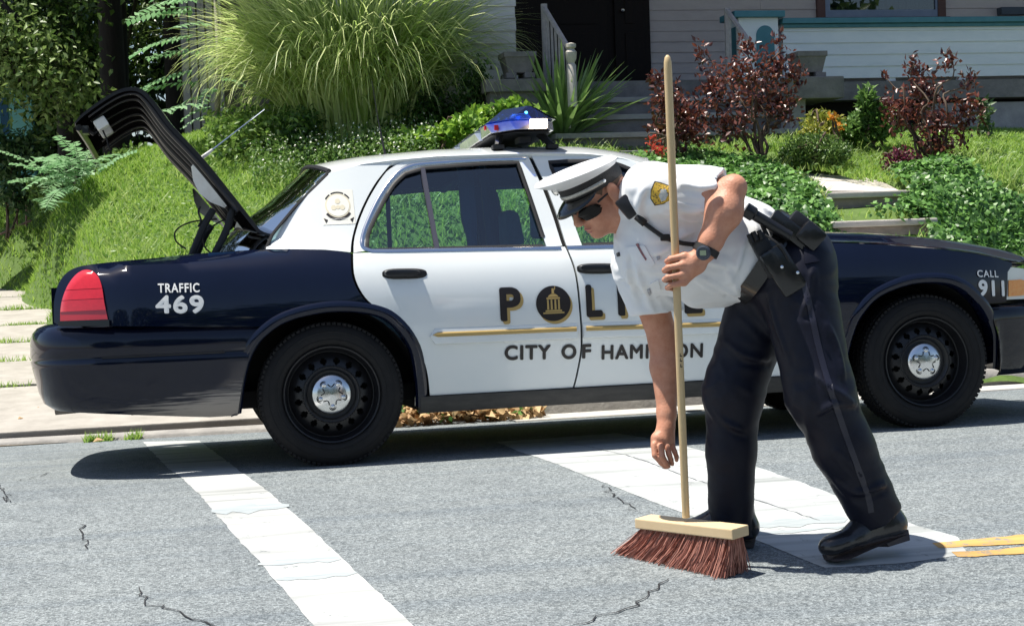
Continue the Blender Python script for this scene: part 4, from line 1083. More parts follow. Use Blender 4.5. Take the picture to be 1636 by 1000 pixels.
MB().box2((.865, .30, 1.535), (.885, .31, 1.56)).build('red_lamp', mat('red_reflector', (.6, .03, .04), .2), bar)
b = MB(); b.box2((.83, .36, 1.545), (.838, .39, 1.565)); b.build('red_lamp', mat('red_reflector', (.6, .03, .04), .2), bar)
MB().lathe([(.008, 0), (.005, .006), (.0001, .008)], axis=(0, -1, .4), c=(1.01, .228, 1.607), n=12).build('blue_flash', mat('cyan_flash', (.1, .6, .9), .2, emit=(.15, .75, 1.0), estr=2.0), bar)
for y in (.36, 1.50):
    for x, dx in ((.90, -.02), (1.10, .05)):
        b = MB(); zz = float(roof_z(x + dx, y)); b.tube([(x, y, 1.52), (x + dx, y - .04, zz + .012)], (.022, .016), 6); b.box((x + dx, y - .045, zz + .004), (.055, .05, .02)); b.build('mounting_foot', M_RUB, bar)
b = MB(); b.box2((.985, .30, 1.472), (1.045, .40, 1.50)); b.build('siren_bracket', M_RUB, bar)
# ================================================================ POLICE OFFICER sweeping
from mathutils.bvhtree import BVHTree
RV_, UV_, BV_ = RC[:, 0], RC[:, 1], RC[:, 2]       # right, up, towards the viewer
class Field:
    def __init__(s, lo, hi, h):
        s.lo = np.array(lo, float); s.h = h; s.n = np.ceil((np.array(hi) - s.lo) / h).astype(int) + 1
        s.f = np.full(s.n, 9.0, np.float32)
    def block(s, c0, c1):
        a = np.clip(np.floor((np.array(c0) - s.lo) / s.h).astype(int), 0, s.n - 1); b = np.clip(np.ceil((np.array(c1) - s.lo) / s.h).astype(int) + 1, 1, s.n)
        sl = tuple(slice(i, max(i + 1, j)) for i, j in zip(a, b))
        ax = [(s.lo[k] + s.h * np.arange(sl[k].start, sl[k].stop)).astype(np.float32) for k in range(3)]
        return sl, ax
    def put(s, sl, d, k, sub=False):
        f = s.f[sl]
        if sub:
            d = -d; h = np.clip(.5 - .5 * (f - d) / k, 0, 1); s.f[sl] = f + (d - f) * h + k * h * (1 - h) if k > 0 else np.maximum(f, d); return
        if k <= 0: s.f[sl] = np.minimum(f, d); return
        h = np.clip(.5 + .5 * (f - d) / k, 0, 1); s.f[sl] = f + (d - f) * h - k * h * (1 - h)
    def cap(s, a, b, ra, rb, k=.02, cut=None, sub=False):
        a = np.array(a, float); b = np.array(b, float); R_ = max(ra, rb) + k + .02
        sl, (X, Y, Z) = s.block(np.minimum(a, b) - R_, np.maximum(a, b) + R_); X = X[:, None, None]; Y = Y[None, :, None]; Z = Z[None, None, :]
        ba = b - a; t = np.clip(((X - a[0]) * ba[0] + (Y - a[1]) * ba[1] + (Z - a[2]) * ba[2]) / (ba @ ba + 1e-9), 0, 1)
        d = np.sqrt((X - a[0] - t * ba[0]) ** 2 + (Y - a[1] - t * ba[1]) ** 2 + (Z - a[2] - t * ba[2]) ** 2) - (ra + (rb - ra) * t)
        if cut is not None:
            p, n = cut; d = np.maximum(d, (X - p[0]) * n[0] + (Y - p[1]) * n[1] + (Z - p[2]) * n[2])
        s.put(sl, d, k, sub)
    def ell(s, c, axes, r, k=.02, sub=False):
        c = np.array(c, float); A = np.array(axes, float); r = np.array(r, float); R_ = np.abs(A * r[:, None]).sum(0) + k + .02
        sl, (X, Y, Z) = s.block(c - R_, c + R_); X = X[:, None, None] - c[0]; Y = Y[None, :, None] - c[1]; Z = Z[None, None, :] - c[2]
        q = [(X * A[i, 0] + Y * A[i, 1] + Z * A[i, 2]) for i in range(3)]
        k0 = np.sqrt(sum((q[i] / r[i]) ** 2 for i in range(3))); k1 = np.sqrt(sum((q[i] / r[i] ** 2) ** 2 for i in range(3)))
        s.put(sl, k0 * (k0 - 1) / (k1 + 1e-9), k, sub)
    def noise(s, amp, lam, seed, stretch=None, region=None):
        rg = np.random.default_rng(seed); ax = [(s.lo[k] + s.h * np.arange(s.n[k])).astype(np.float32) for k in range(3)]
        near = np.abs(s.f) < .04; idx = np.nonzero(near); P = np.stack([ax[k][idx[k]] for k in range(3)], 1)
        if stretch is not None: P = P @ np.array(stretch, np.float32).T
        warp = np.stack([np.sin(P @ rg.normal(0, 1, 3).astype(np.float32) * 2 * math.pi / (lam * 3.5) + rg.random() * 6) for _ in range(3)], 1) * lam * .45
        Q = P + warp; v = 0
        for q in range(7):
            d = rg.normal(0, 1, 3); d /= np.linalg.norm(d); l = lam * rg.uniform(.7, 1.7); v = v + np.sin(Q @ (d * 2 * math.pi / l).astype(np.float32) + rg.random() * 6)
        v = v / 7; v = np.abs(v) * 2.0 - .6
        a = amp
        if region is not None: a = amp * region(P0 := np.stack([ax[k][idx[k]] for k in range(3)], 1))
        s.f[idx] += (v * a).astype(np.float32)
    def mesh(s, name, m, parent, smooth=2):
        f = s.f; ins = f < 0; n0, n1, n2 = f.shape
        def c8(a): return [a[i:n0 - 1 + i, j:n1 - 1 + j, k:n2 - 1 + k] for i in (0, 1) for j in (0, 1) for k in (0, 1)]
        cnt = sum(c.astype(np.uint8) for c in c8(ins)); act = (cnt > 0) & (cnt < 8); I = np.stack(np.nonzero(act), 1)
        idm = np.full(act.shape, -1, np.int32); idm[act] = np.arange(len(I))
        val = np.stack([c[act] for c in c8(f)], 1); off = np.array([(i, j, k) for i in (0, 1) for j in (0, 1) for k in (0, 1)], float)
        acc = np.zeros((len(I), 3)); num = np.zeros(len(I))
        for a in range(8):
            for b in range(a + 1, 8):
                if np.abs(off[a] - off[b]).sum() != 1: continue
                va, vb = val[:, a], val[:, b]; cross = (va < 0) != (vb < 0); t = np.where(cross, va / np.where(cross, va - vb, 1), 0)[:, None]
                acc += np.where(cross[:, None], off[a] + (off[b] - off[a]) * t, 0); num += cross
        V = (I + acc / num[:, None]) * s.h + s.lo
        faces = []
        for ax in range(3):
            sh = [slice(None)] * 3; sh2 = [slice(None)] * 3; sh[ax] = slice(0, -1); sh2[ax] = slice(1, None)
            ch = ins[tuple(sh)] != ins[tuple(sh2)]; E_ = np.stack(np.nonzero(ch), 1); o1, o2 = [(1, 2), (2, 0), (0, 1)][ax]
            ok = (E_[:, o1] > 0) & (E_[:, o2] > 0) & (E_[:, o1] < f.shape[o1] - 1) & (E_[:, o2] < f.shape[o2] - 1); E_ = E_[ok]
            flip = ins[tuple(E_.T)]
            def g(d1, d2):
                q = E_.copy(); q[:, o1] -= d1; q[:, o2] -= d2; return idm[tuple(q.T)]
            q = np.stack([g(1, 1), g(0, 1), g(0, 0), g(1, 0)], 1); q[~flip] = q[~flip][:, ::-1]; faces.append(q)
        F = np.concatenate(faces)
        for it in range(smooth):
            acc = np.zeros_like(V); num = np.zeros(len(V))
            for k in range(4):
                a, b = F[:, k], F[:, (k + 1) % 4]
                for q in range(3): acc[:, q] += np.bincount(a, V[b, q], len(V)) + np.bincount(b, V[a, q], len(V))
                num += np.bincount(a, minlength=len(V)) + np.bincount(b, minlength=len(V))
            V = V * .4 + .6 * acc / np.maximum(num, 1)[:, None]
        return mesh_np(name, V, F, m, parent, smooth=True)

DO = float((on_road(1330, 900) - CAM) @ (-BV_)) + .02      # depth of the near boot
OFF = DO - 4.82
def J(px, py, d): return at(px, py, d + OFF)
SCO = FPX / (4.82 + OFF)                                  # photo pixels per metre at the officer
base = on_road(1250, 885); off_root = empty('person', tuple(base))
thing(off_root, 'police officer in white shirt and dark trousers bending over with a broom', 'person')
class Rel:
    pass
def pin(o):
    """parent to the officer keeping world coordinates"""
    o.parent = off_root; o.matrix_parent_inverse = Matrix.Translation(base).inverted(); return o

# ---- key points
pelvis = J(1250, 425, 4.95); waist = J(1205, 405, 4.95); chest = J(1075, 372, 4.95); nbase = J(1008, 335, 4.97)
shL = J(1040, 306, 4.84); elL = J(1172, 300, 4.70); wrL = J(1127, 402, 4.68)
shR = J(1022, 425, 5.12); elR = J(1062, 548, 5.15); wrR = J(1064, 682, 5.10)
_hr = on_road(1206, 872); DR = float((_hr - CAM) @ -BV_) - OFF
hipR = J(1226, 460, 5.04); knR = J(1172, 622, (5.02 + DR) / 2); anR = J(1172, 838, DR)
print('depths', DO, OFF, DR)
hipL = J(1272, 450, 4.86); knL = J(1310, 628, 4.80); anL = J(1400, 815, 4.88)
HC = J(954, 313, 4.93)
p_, y_ = math.radians(38), math.radians(28)
HF = -math.cos(p_) * math.cos(y_) * RV_ + math.cos(p_) * math.sin(y_) * BV_ - math.sin(p_) * UV_
HF /= np.linalg.norm(HF); hl0 = math.cos(y_) * BV_ + math.sin(y_) * RV_; hl0 /= np.linalg.norm(hl0)
HU = np.cross(HF, hl0); HU = HU if HU @ UV_ > 0 else -HU; HL = np.cross(HU, HF); HL = HL if HL @ BV_ > 0 else -HL
def H(f, l, u): return HC + HF * f + HL * l + HU * u
HA = (HF, HL, HU)
M_SKIN = mat('skin', (.47, .195, .115), .5, col2=(.60, .31, .21), scale=30, bump=.18, bscale=140, spec=.35)
M_SHIRT = mat('white_shirt', (.80, .81, .83), .8, col2=(.74, .76, .79), scale=10, sheen=.2)
M_TROU = mat('navy_trousers', (.0035, .004, .011), .5, col2=(.0065, .008, .019), scale=60, spec=.25)
M_LEATH = mat('black_leather', (.010, .010, .011), .25, coat=.3)
M_BOOT = mat('polished_boot', (.010, .010, .012), .28, col2=(.02, .02, .024), scale=30, bump=.08, bscale=60, coat=.35)

# ---- the body: one continuous surface
allp = np.array([HC, nbase, shL, elL, wrL, shR, elR, wrR, hipR, knR, anR, hipL, knL, anL, J(860, 300, 4.9), J(1330, 420, 4.9), J(1060, 750, 5.1)])
bd = Field(allp.min(0) - .13, allp.max(0) + .13, .0042)
bd.ell(H(-.014, 0, .022), HA, (.096, .078, .080), .02)
bd.ell(H(.030, 0, -.045), HA, (.064, .058, .074), .03)
bd.ell(H(.072, 0, -.098), HA, (.022, .028, .018), .03)
for s in (-1, 1):
    bd.ell(H(.0, s * .050, -.07), HA, (.03, .014, .025), .03)
    bd.ell(H(.062, s * .036, -.028), HA, (.028, .024, .03), .025)
    bd.ell(H(.108, s * .011, -.034), HA, (.010, .008, .008), .008)
    bd.ell(H(-.012, s * .088, -.002), HA, (.023, .010, .037), .004); bd.ell(H(-.004, s * .100, .002), HA, (.013, .010, .024), .003, sub=True); bd.ell(H(-.002, s * .085, -.036), HA, (.010, .008, .012), .006)
bd.ell(H(.082, 0, .024), HA, (.020, .052, .013), .02)
bd.cap(H(.096, 0, .012), H(.118, 0, -.027), .009, .0125, .014)
bd.ell(H(.092, 0, -.063), HA, (.013, .023, .007), .007); bd.ell(H(.089, 0, -.075), HA, (.012, .020, .0075), .007)
bd.cap(H(-.03, 0, -.05), nbase, .056, .064, .03)
trunk = lambda a, b: None
bd.cap(nbase, chest, .09, .12, .05); bd.cap(chest, waist, .12, .11, .05); bd.cap(waist, pelvis, .11, .10, .05)
bd.cap(shL, chest, .06, .1, .05); bd.cap(shR, chest, .06, .1, .05)
bd.cap(hipR, knR, .075, .055, .03); bd.cap(knR, anR, .055, .038, .02); bd.cap(hipL, knL, .075, .055, .03); bd.cap(knL, anL, .055, .038, .02); bd.cap(pelvis, hipL, .09, .08, .03); bd.cap(pelvis, hipR, .09, .08, .03)
# left arm: heavy forearm coming down to the broom handle
bd.cap(shL, J(1135, 312, 4.74), .056, .047, .03); bd.cap(J(1135, 312, 4.74), elL, .047, .037, .03)
bd.cap(elL, J(1157, 338, 4.69), .040, .056, .02); bd.cap(J(1157, 338, 4.69), J(1135, 386, 4.68), .056, .038, .025); bd.cap(J(1135, 386, 4.68), wrL, .037, .031, .02)
# left hand wrapped round the handle
HD = 4.71
knk = [J(1094, 409, HD - .035), J(1091, 423, HD - .038), J(1091, 438, HD - .036), J(1093, 451, HD - .030)]
bd.cap(wrL, J(1108, 420, 4.685), .030, .034, .015)
for q in knk: bd.cap(J(1112, 422, 4.69), q, .028, .0125, .012)
for i, q in enumerate(knk):
    yy = [414, 428, 443, 456][i]; x1 = [1071, 1067, 1067, 1071][i]
    r = [.0098, .0102, .0098, .0088][i]
    m1 = J(x1, yy, HD - .024); m2 = J(x1 - 5, yy + 4, HD + .008); m3 = J(x1 + 4, yy + 6, HD + .024)
    bd.cap(q, m1, .0118, r, .006); bd.cap(m1, m2, r, r * .95, .004); bd.cap(m2, m3, r * .95, r * .85, .004)
bd.cap(J(1112, 412, 4.72), J(1092, 408, HD + .03), .016, .012, .01); bd.cap(J(1092, 408, HD + .03), J(1078, 420, HD + .032), .012, .0095, .006)
# right arm hanging, fingers pinched together
bd.cap(shR, elR, .062, .050, .03); bd.cap(elR, J(1063, 585, 5.14), .049, .052, .03); bd.cap(J(1063, 585, 5.14), J(1065, 660, 5.11), .051, .031, .02); bd.cap(J(1065, 660, 5.11), wrR, .031, .029, .02)
bd.cap(wrR, J(1058, 702, 5.09), .029, .033, .015); bd.cap(J(1050, 700, 5.08), J(1048, 712, 5.08), .022, .019, .012); bd.cap(J(1068, 698, 5.10), J(1070, 712, 5.10), .022, .019, .012)
def finger(pts, r0, r1):
    for i in range(len(pts) - 1):
        a = r0 + (r1 - r0) * i / (len(pts) - 1); b_ = r0 + (r1 - r0) * (i + 1) / (len(pts) - 1); bd.cap(pts[i], pts[i + 1], a, b_, .004)
finger([J(1045, 710, 5.06), J(1046, 727, 5.05), J(1056, 739, 5.05), J(1063, 746, 5.06)], .0112, .0082)
finger([J(1056, 713, 5.05), J(1058, 729, 5.035), J(1064, 739, 5.04), J(1068, 745, 5.055)], .0115, .0082)
finger([J(1066, 713, 5.065), J(1069, 726, 5.05), J(1072, 735, 5.055), J(1074, 741, 5.07)], .0108, .008)
finger([J(1074, 711, 5.09), J(1078, 722, 5.08), J(1081, 730, 5.085), J(1081, 735, 5.095)], .0098, .0074)
finger([J(1046, 700, 5.09), J(1050, 718, 5.10), J(1058, 732, 5.085), J(1064, 743, 5.07)], .0128, .0092)
pin(bd.mesh('body', M_SKIN, None, 1))

# ---- shirt
sh = Field(np.minimum.reduce([shR, elR, nbase, pelvis, elL, chest]) - .22, np.maximum.reduce([shR, nbase, pelvis, elL, chest]) + .24, .006)
tx = -.93 * RV_ + .30 * UV_; tx /= np.linalg.norm(tx); tw = .55 * BV_ + .80 * UV_; tw -= tx * (tw @ tx); tw /= np.linalg.norm(tw); tn = np.cross(tx, tw)
TA = (tx, UV_ - tx * (UV_ @ tx), BV_)
TA = (tx, TA[1] / np.linalg.norm(TA[1]), BV_)
sh.ell(J(1058, 372, 4.96), TA, (.155, .205, .165), .05)
sh.ell(J(1118, 384, 4.96), TA, (.17, .200, .17), .06)
sh.ell(J(1180, 400, 4.95), TA, (.14, .165, .165), .06)
sh.cap(waist, J(1228, 412, 4.95), .15, .135, .05)
sh.cap(J(1150, 470, 4.98), J(1115, 470, 4.98), .035, .04, .06)          # shirt front sagging
sh.cap(J(1020, 325, 4.93), J(1035, 330, 4.93), .085, .1, .05)
cutL = (J(1150, 312, 4.76), (J(1150, 312, 4.76) - J(1062, 296, 4.82))); cutL = (cutL[0], cutL[1] / np.linalg.norm(cutL[1]))
sh.cap(shL, J(1165, 310, 4.745), .098, .081, .04, cut=cutL)
cR = J(1052, 505, 5.12) - shR; cR /= np.linalg.norm(cR); cR = cR + .25 * (-RV_); cR /= np.linalg.norm(cR)
sh.cap(shR, J(1060, 525, 5.13), .098, .088, .05, cut=(J(1050, 500, 5.12), cR))
# hollow sleeve ends so the arm shows coming out of the cloth
sh.cap(J(1130, 310, 4.765), J(1180, 308, 4.72), .066, .068, .0, sub=True)
sh.cap(J(1051, 506, 5.125), J(1062, 545, 5.13), .066, .078, .0, sub=True)
# room for the neck
sh.cap(J(990, 330, 4.95), J(960, 330, 4.94), .062, .066, .0, sub=True)
dirs = np.stack([RV_ * .55, UV_ * 1.15, BV_ * 1.0])
sh.noise(.0055, .15, 3, stretch=dirs)
def folds(field, lines, r, k, depth=.55, sub=False):
    """cloth folds: thin ridges (or furrows) half sunk in the surface, following the given lines"""
    tmp = field.mesh('tmp', None, None, 1); tree = BVHTree.FromPolygons([tuple(x.co) for x in tmp.data.vertices], [tuple(p.vertices) for p in tmp.data.polygons]); me_ = tmp.data; bpy.data.objects.remove(tmp); bpy.data.meshes.remove(me_)
    for ln, s_ in lines:
        P = resample(cr(np.array(ln, float), 5), 9); Q = []
        for x, y in P:
            v = -BV_ + RV_ * (x - 818) / FPX + UV_ * (500 - y) / FPX; v /= np.linalg.norm(v); h = tree.ray_cast(Vector(CAM), Vector(v))
            if h[0] is not None: Q.append((np.array(h[0]), np.array(h[1])))
        n = len(Q)
        for i in range(n - 1):
            w0, w1 = [r * s_ * (.25 + .75 * math.sin(math.pi * (i + j + .3) / (n + .2))) for j in (0, 1)]
            if sub: field.cap(Q[i][0] + Q[i][1] * w0 * depth, Q[i + 1][0] + Q[i + 1][1] * w1 * depth, w0, w1, k, sub=True)
            else: field.cap(Q[i][0] - Q[i][1] * w0 * depth, Q[i + 1][0] - Q[i + 1][1] * w1 * depth, w0, w1, k)
SF = [([(1125, 352), (1100, 372), (1068, 398), (1045, 405)], 1), ([(1135, 345), (1115, 385), (1085, 425)], .9), ([(1060, 340), (1095, 352), (1130, 350)], 1), ([(1000, 400), (1004, 440), (1018, 478)], .9), ([(1015, 425), (1035, 470), (1050, 505)], 1), ([(1030, 450), (1060, 480), (1082, 488)], 1),
      ([(1150, 410), (1172, 440), (1182, 468)], 1), ([(1110, 440), (1145, 462), (1172, 470)], 1.1), ([(1188, 385), (1180, 420), (1165, 450)], .8), ([(1085, 292), (1115, 300), (1143, 296)], .7), ([(1070, 330), (1100, 338), (1135, 332)], .9), ([(1180, 318), (1205, 345), (1212, 370)], .9), ([(1195, 318), (1225, 338), (1238, 350)], .8), ([(1030, 300), (1020, 330), (1028, 352)], .7), ([(1100, 400), (1130, 420), (1165, 425)], .8)]
folds(sh, SF, .014, .016)
folds(sh, [([(x + 8, y + 9) for x, y in ln], s_ * .8) for ln, s_ in SF], .012, .014, .5, True)
shirt = sh.mesh('shirt', M_SHIRT, None, 1); pin(shirt)
# collar
col = Field(J(1000, 345, 4.95) - .16, J(1000, 345, 4.95) + .16, .005)
ndir = (H(-.03, 0, -.06) - nbase); ndir /= np.linalg.norm(ndir); nc = nbase * .55 + H(-.03, 0, -.06) * .45 - ndir * .012
col.cap(nc - ndir * .03, nc + ndir * .012, .083, .074, .01); col.cap(nc - ndir * .09, nc + ndir * .05, .066, .064, .0, sub=True)
pin(col.mesh('collar', M_SHIRT, None, 2))

# ---- trousers
tr = Field(np.minimum.reduce([hipR, knR, anR, hipL, anL, waist]) - .2, np.maximum.reduce([hipR, knL, anL, hipL, waist]) + .2, .0062)
PA = (RV_, UV_, BV_)
bx = J(1255, 345, 4.95) - J(1178, 478, 4.95); bx /= np.linalg.norm(bx); bn = np.cross(bx, BV_); bn = bn if bn @ RV_ < 0 else -bn   # belt line and trunk axis
bc = J(1217, 411, 4.95)
wcut = (bc + bn * .01, bn)
tr.cap(bc, J(1258, 425, 4.95), .15, .155, .05, cut=wcut)
tr.ell(J(1268, 430, 4.95), PA, (.105, .150, .175), .05)
tr.ell(J(1286, 425, 4.93), PA, (.075, .115, .15), .05)
hemR = anR - knR; hemR /= np.linalg.norm(hemR); hemL = anL - J(1350, 715, 4.82); hemL /= np.linalg.norm(hemL)
tr.cap(hipR, knR, .122, .098, .05); tr.cap(knR, J(1168, 720, (5.02 + 3 * DR) / 4), .098, .080, .04); tr.cap(J(1168, 720, (5.02 + 3 * DR) / 4), J(1168, 890, DR), .080, .076, .03, cut=(J(1168, 856, DR), hemR))
tr.cap(hipL, knL, .125, .106, .05); tr.cap(knL, J(1346, 712, 4.82), .104, .096, .04); tr.cap(J(1346, 712, 4.82), J(1412, 845, 4.88), .096, .082, .03, cut=(J(1398, 824, 4.88), hemL))
kz = lambda P: .35 + 1.0 * np.exp(-((P - knL) ** 2).sum(1) / .03) + .8 * np.exp(-((P - J(1380, 775, 4.86)) ** 2).sum(1) / .015) + .8 * np.exp(-((P - hipL) ** 2).sum(1) / .03) + .6 * np.exp(-((P - knR) ** 2).sum(1) / .03)
tr.noise(.005, .13, 8, stretch=np.stack([RV_ * .6, UV_ * 1.3, BV_ * .9]), region=kz)
TF = [([(1300, 600), (1322, 622), (1356, 640)], 1.1), ([(1310, 660), (1335, 648), (1366, 646)], 1.2), ([(1300, 690), (1338, 678), (1376, 668)], 1), ([(1335, 720), (1352, 742), (1380, 770)], .9), ([(1335, 770), (1365, 790), (1412, 775)], 1.1), ([(1345, 800), (1378, 812), (1425, 806)], 1), ([(1322, 520), (1338, 570), (1345, 610)], 1.2), ([(1228, 470), (1244, 520), (1262, 570)], 1), ([(1246, 500), (1262, 545), (1285, 585)], .8), ([(1300, 430), (1296, 470), (1285, 500)], .9),
      ([(1128, 610), (1165, 632), (1212, 628)], 1), ([(1126, 640), (1150, 672), (1186, 690)], .8), ([(1130, 740), (1165, 752), (1202, 742)], .7), ([(1130, 805), (1160, 818), (1200, 808)], .9), ([(1150, 540), (1185, 570), (1225, 575)], .9), ([(1185, 480), (1175, 520), (1150, 560)], .8)]
TF = [(ln, s_) for k, (ln, s_) in enumerate(TF) if k in (0, 1, 3, 4, 6, 7, 9, 11, 14)]
folds(tr, TF, .010, .02)
folds(tr, [([(x + 3, y + 8) for x, y in ln], s_ * .8) for ln, s_ in TF], .009, .016, .5, True)
trousers = tr.mesh('trousers', M_TROU, None, 1); pin(trousers)

# ---- surface stickers: pieces sewn or pinned to the clothing
def bvh_of(o):
    me = o.data; v = [tuple(x.co) for x in me.vertices]; return BVHTree.FromPolygons(v, [tuple(p.vertices) for p in me.polygons])
BV_sh = bvh_of(shirt); BV_tr = bvh_of(trousers)
def hit(tree, px, py):
    v = -BV_ + RV_ * (px - 818) / FPX + UV_ * (500 - py) / FPX; v = v / np.linalg.norm(v)
    r = tree.ray_cast(Vector(CAM), Vector(v)); return (np.array(r[0]), np.array(r[1])) if r[0] is not None else (None, None)
def patch(tree, poly, name, m, off=.004, thick=.003, grid=4.0, smooth=True):
    V, F, B = tri_poly(poly, grid); P = []
    for x, y in V:
        q, n = hit(tree, x, y)
        if q is None: q, n = (P[-1][0], P[-1][1]) if P else (J(x, y, 4.8), BV_)
        P.append((q, n))
    top = np.array([q + n * off for q, n in P]); bot = np.array([q - n * .002 for q, n in P]); nv = len(V); nb = len(B)
    b = MB(); b.v = [tuple(p) for p in top] + [tuple(bot[i]) for i in B]; b.f = [tuple(f) for f in F] + [(B[i], B[(i + 1) % nb], nv + (i + 1) % nb, nv + i) for i in range(nb)]
    o = b.build(name, m, None, smooth=smooth, sharp=50); flip_to(o, tuple(BV_)); return pin(o)
M_PGOLD = mat('patch_gold', (.62, .40, .04), .6, col2=(.03, .02, .02), scale=160, mid=.56, width=.06); M_PBLK = mat('patch_black', (.015, .012, .012), .7)
shield = [(1046, 290), (1056, 292), (1070, 297), (1072, 308), (1071, 322), (1060, 326), (1046, 328), (1040, 318), (1040, 303)]
c_ = np.mean(shield, 0); sc_ = lambda k: [tuple(c_ + (np.array(q) - c_) * k) for q in shield]
pt = patch(BV_sh, sc_(1.0), 'shoulder_patch', M_PBLK, .003); patch(BV_sh, sc_(.9), 'shoulder_patch', M_PGOLD, .0045)
patch(BV_sh, [(1056, 304), (1064, 303), (1068, 311), (1064, 319), (1057, 321), (1053, 313)], 'patch_crest', mat('patch_crest', (.75, .74, .68), .6, col2=(.12, .2, .28), scale=90), .006)
# pocket flap, seam, pen, name bar, sleeve cuff tab
for poly, nm, m, o_ in (([(1000, 395), (1030, 392), (1046, 420), (1040, 428), (1012, 415)], 'pocket_flap', M_SHIRT, .005), ([(1038, 452), (1052, 446), (1056, 462), (1044, 470)], 'sleeve_tab', M_SHIRT, .006), ([(1056, 318), (1120, 330), (1121, 334), (1056, 323)], 'sleeve_seam', M_SHIRT, .003)):
    patch(BV_sh, poly, nm, m, o_)
patch(BV_sh, [(1017, 390), (1020, 389), (1034, 414), (1032, 416)], 'pen', mat('dark_pen', (.05, .04, .08), .3, col2=(.4, .15, .15), scale=90), .007)
patch(BV_sh, [(1049, 410), (1054, 409), (1055, 414), (1050, 416)], 'shirt_button', mat('grey_button', (.35, .37, .42), .4), .006); patch(BV_sh, [(1034, 462), (1038, 460), (1040, 468), (1036, 470)], 'shirt_button', mat('grey_button', (.35, .37, .42), .4), .007)
patch(BV_sh, [(987, 405), (990, 403), (991, 409), (988, 410)], 'shirt_button', mat('black_button', (.03, .03, .04), .3), .006)
# trouser side stripe and pocket
st = np.array([(1284, 452), (1296, 500), (1309, 560), (1326, 620), (1346, 680), (1364, 730), (1386, 790), (1392, 818)], float); stp = cr(st, 4)
strip = [tuple(p - np.array([4.5, -1])) for p in stp] + [tuple(p + np.array([4.5, -1])) for p in stp[::-1]]
patch(BV_tr, strip, 'trouser_stripe', mat('stripe_braid', (.016, .016, .03), .4), .003, grid=7)
patch(BV_tr, [(1283, 396), (1306, 398), (1310, 418), (1286, 422)], 'back_pocket', M_TROU, .006, grid=7)

# ---- belt and the things clipped to it
def ring_band(c, e1, e2, n_, r1, r2, w, t, name, m):
    V = []; F = []; N_ = 48
    for k in range(N_):
        a = 2 * math.pi * k / N_; d = e1 * math.cos(a) * r1 + e2 * math.sin(a) * r2; u_ = d / np.linalg.norm(d)
        for (ww, tt) in ((-w / 2, 0), (-w / 2, t), (w / 2, t), (w / 2, 0)): V.append(c + d + u_ * tt + n_ * ww)
    for k in range(N_):
        for q in range(4): F.append((k * 4 + q, k * 4 + (q + 1) % 4, ((k + 1) % N_) * 4 + (q + 1) % 4, ((k + 1) % N_) * 4 + q))
    b = MB(); b.add(V, F); return pin(b.build(name, m, None, smooth=True, sharp=40))
belt = ring_band(bc, bx, BV_, bn, .158, .178, .055, .010, 'duty_belt', M_LEATH)
def gear(px, py, ang, w, h_, t, name, m, out=.03, bev=.006, d=None):
    """box hanging at a photo position on the near hip; ang = tilt of its long side from vertical"""
    q, n = hit(BV_tr, px, py)
    if q is None: q, n = hit(BV_sh, px, py)
    if q is None: q = J(px, py, 4.78)
    a = math.radians(ang); up = UV_ * math.cos(a) + RV_ * math.sin(a); rt = np.cross(up, BV_)
    b = MB(); b.box(q + BV_ * out, (w, h_, t), np.stack([rt, up, BV_], 1)); return pin(b.build(name, m, None, bevel=bev, smooth=True, sharp=40))
M_PL = mat('black_nylon', (.010, .010, .012), .38, col2=(.02, .02, .024), scale=60)
rad = gear(1222, 408, -28, .058, .145, .045, 'portable_radio', M_PL, .022)
for (x, y) in ((1196, 376), (1203, 372), (1212, 370)):
    b = MB(); b.tube([J(x + 6, y + 12, 4.74), J(x, y - 2, 4.74)], .0085, 10); pin(b.build('radio_knob', M_RUB))
b = MB(); b.tube([J(1196, 336, 4.76), J(1214, 352, 4.76), J(1226, 378, 4.76)], (.005, .006, .008), 8); pin(b.build('radio_antenna', M_RUB))
b = MB(); b.tube([J(1190, 334, 4.75), J(1204, 343, 4.75), J(1206, 344, 4.75), J(1262, 378, 4.76)], (.024, .024, .018, .018), 14); pin(b.build('torch', mat('torch_black', (.012, .012, .014), .3), smooth=True, sharp=40))
gear(1262, 372, -52, .055, .17, .05, 'holster', M_LEATH, .03)
gear(1282, 362, -52, .05, .11, .045, 'pistol_grip', M_PL, .035, .012)
gear(1250, 432, -32, .085, .16, .03, 'holster_shank', M_LEATH, .014, .012)
gear(1192, 428, -28, .05, .085, .035, 'magazine_pouch', M_LEATH, .02)
gear(1292, 378, -50, .075, .08, .045, 'handcuff_pouch', M_LEATH, .03, .015)
for (x, y) in ((1246, 427), (1271, 436)):
    q, n = hit(BV_tr, x, y); q = J(x, y, 4.75) if q is None else q + BV_ * .034
    b = MB(); b.lathe([(.006, 0), (.005, .004), (.0001, .006)], axis=tuple(BV_), c=tuple(q), n=12); pin(b.build('holster_stud', M_CHROME))
b = MB(); b.tube(cr([J(1222, 375, 4.73), J(1245, 392, 4.72), J(1262, 420, 4.73), J(1272, 436, 4.74)], 5), .004, 6); pin(b.build('retention_strap', M_RUB))
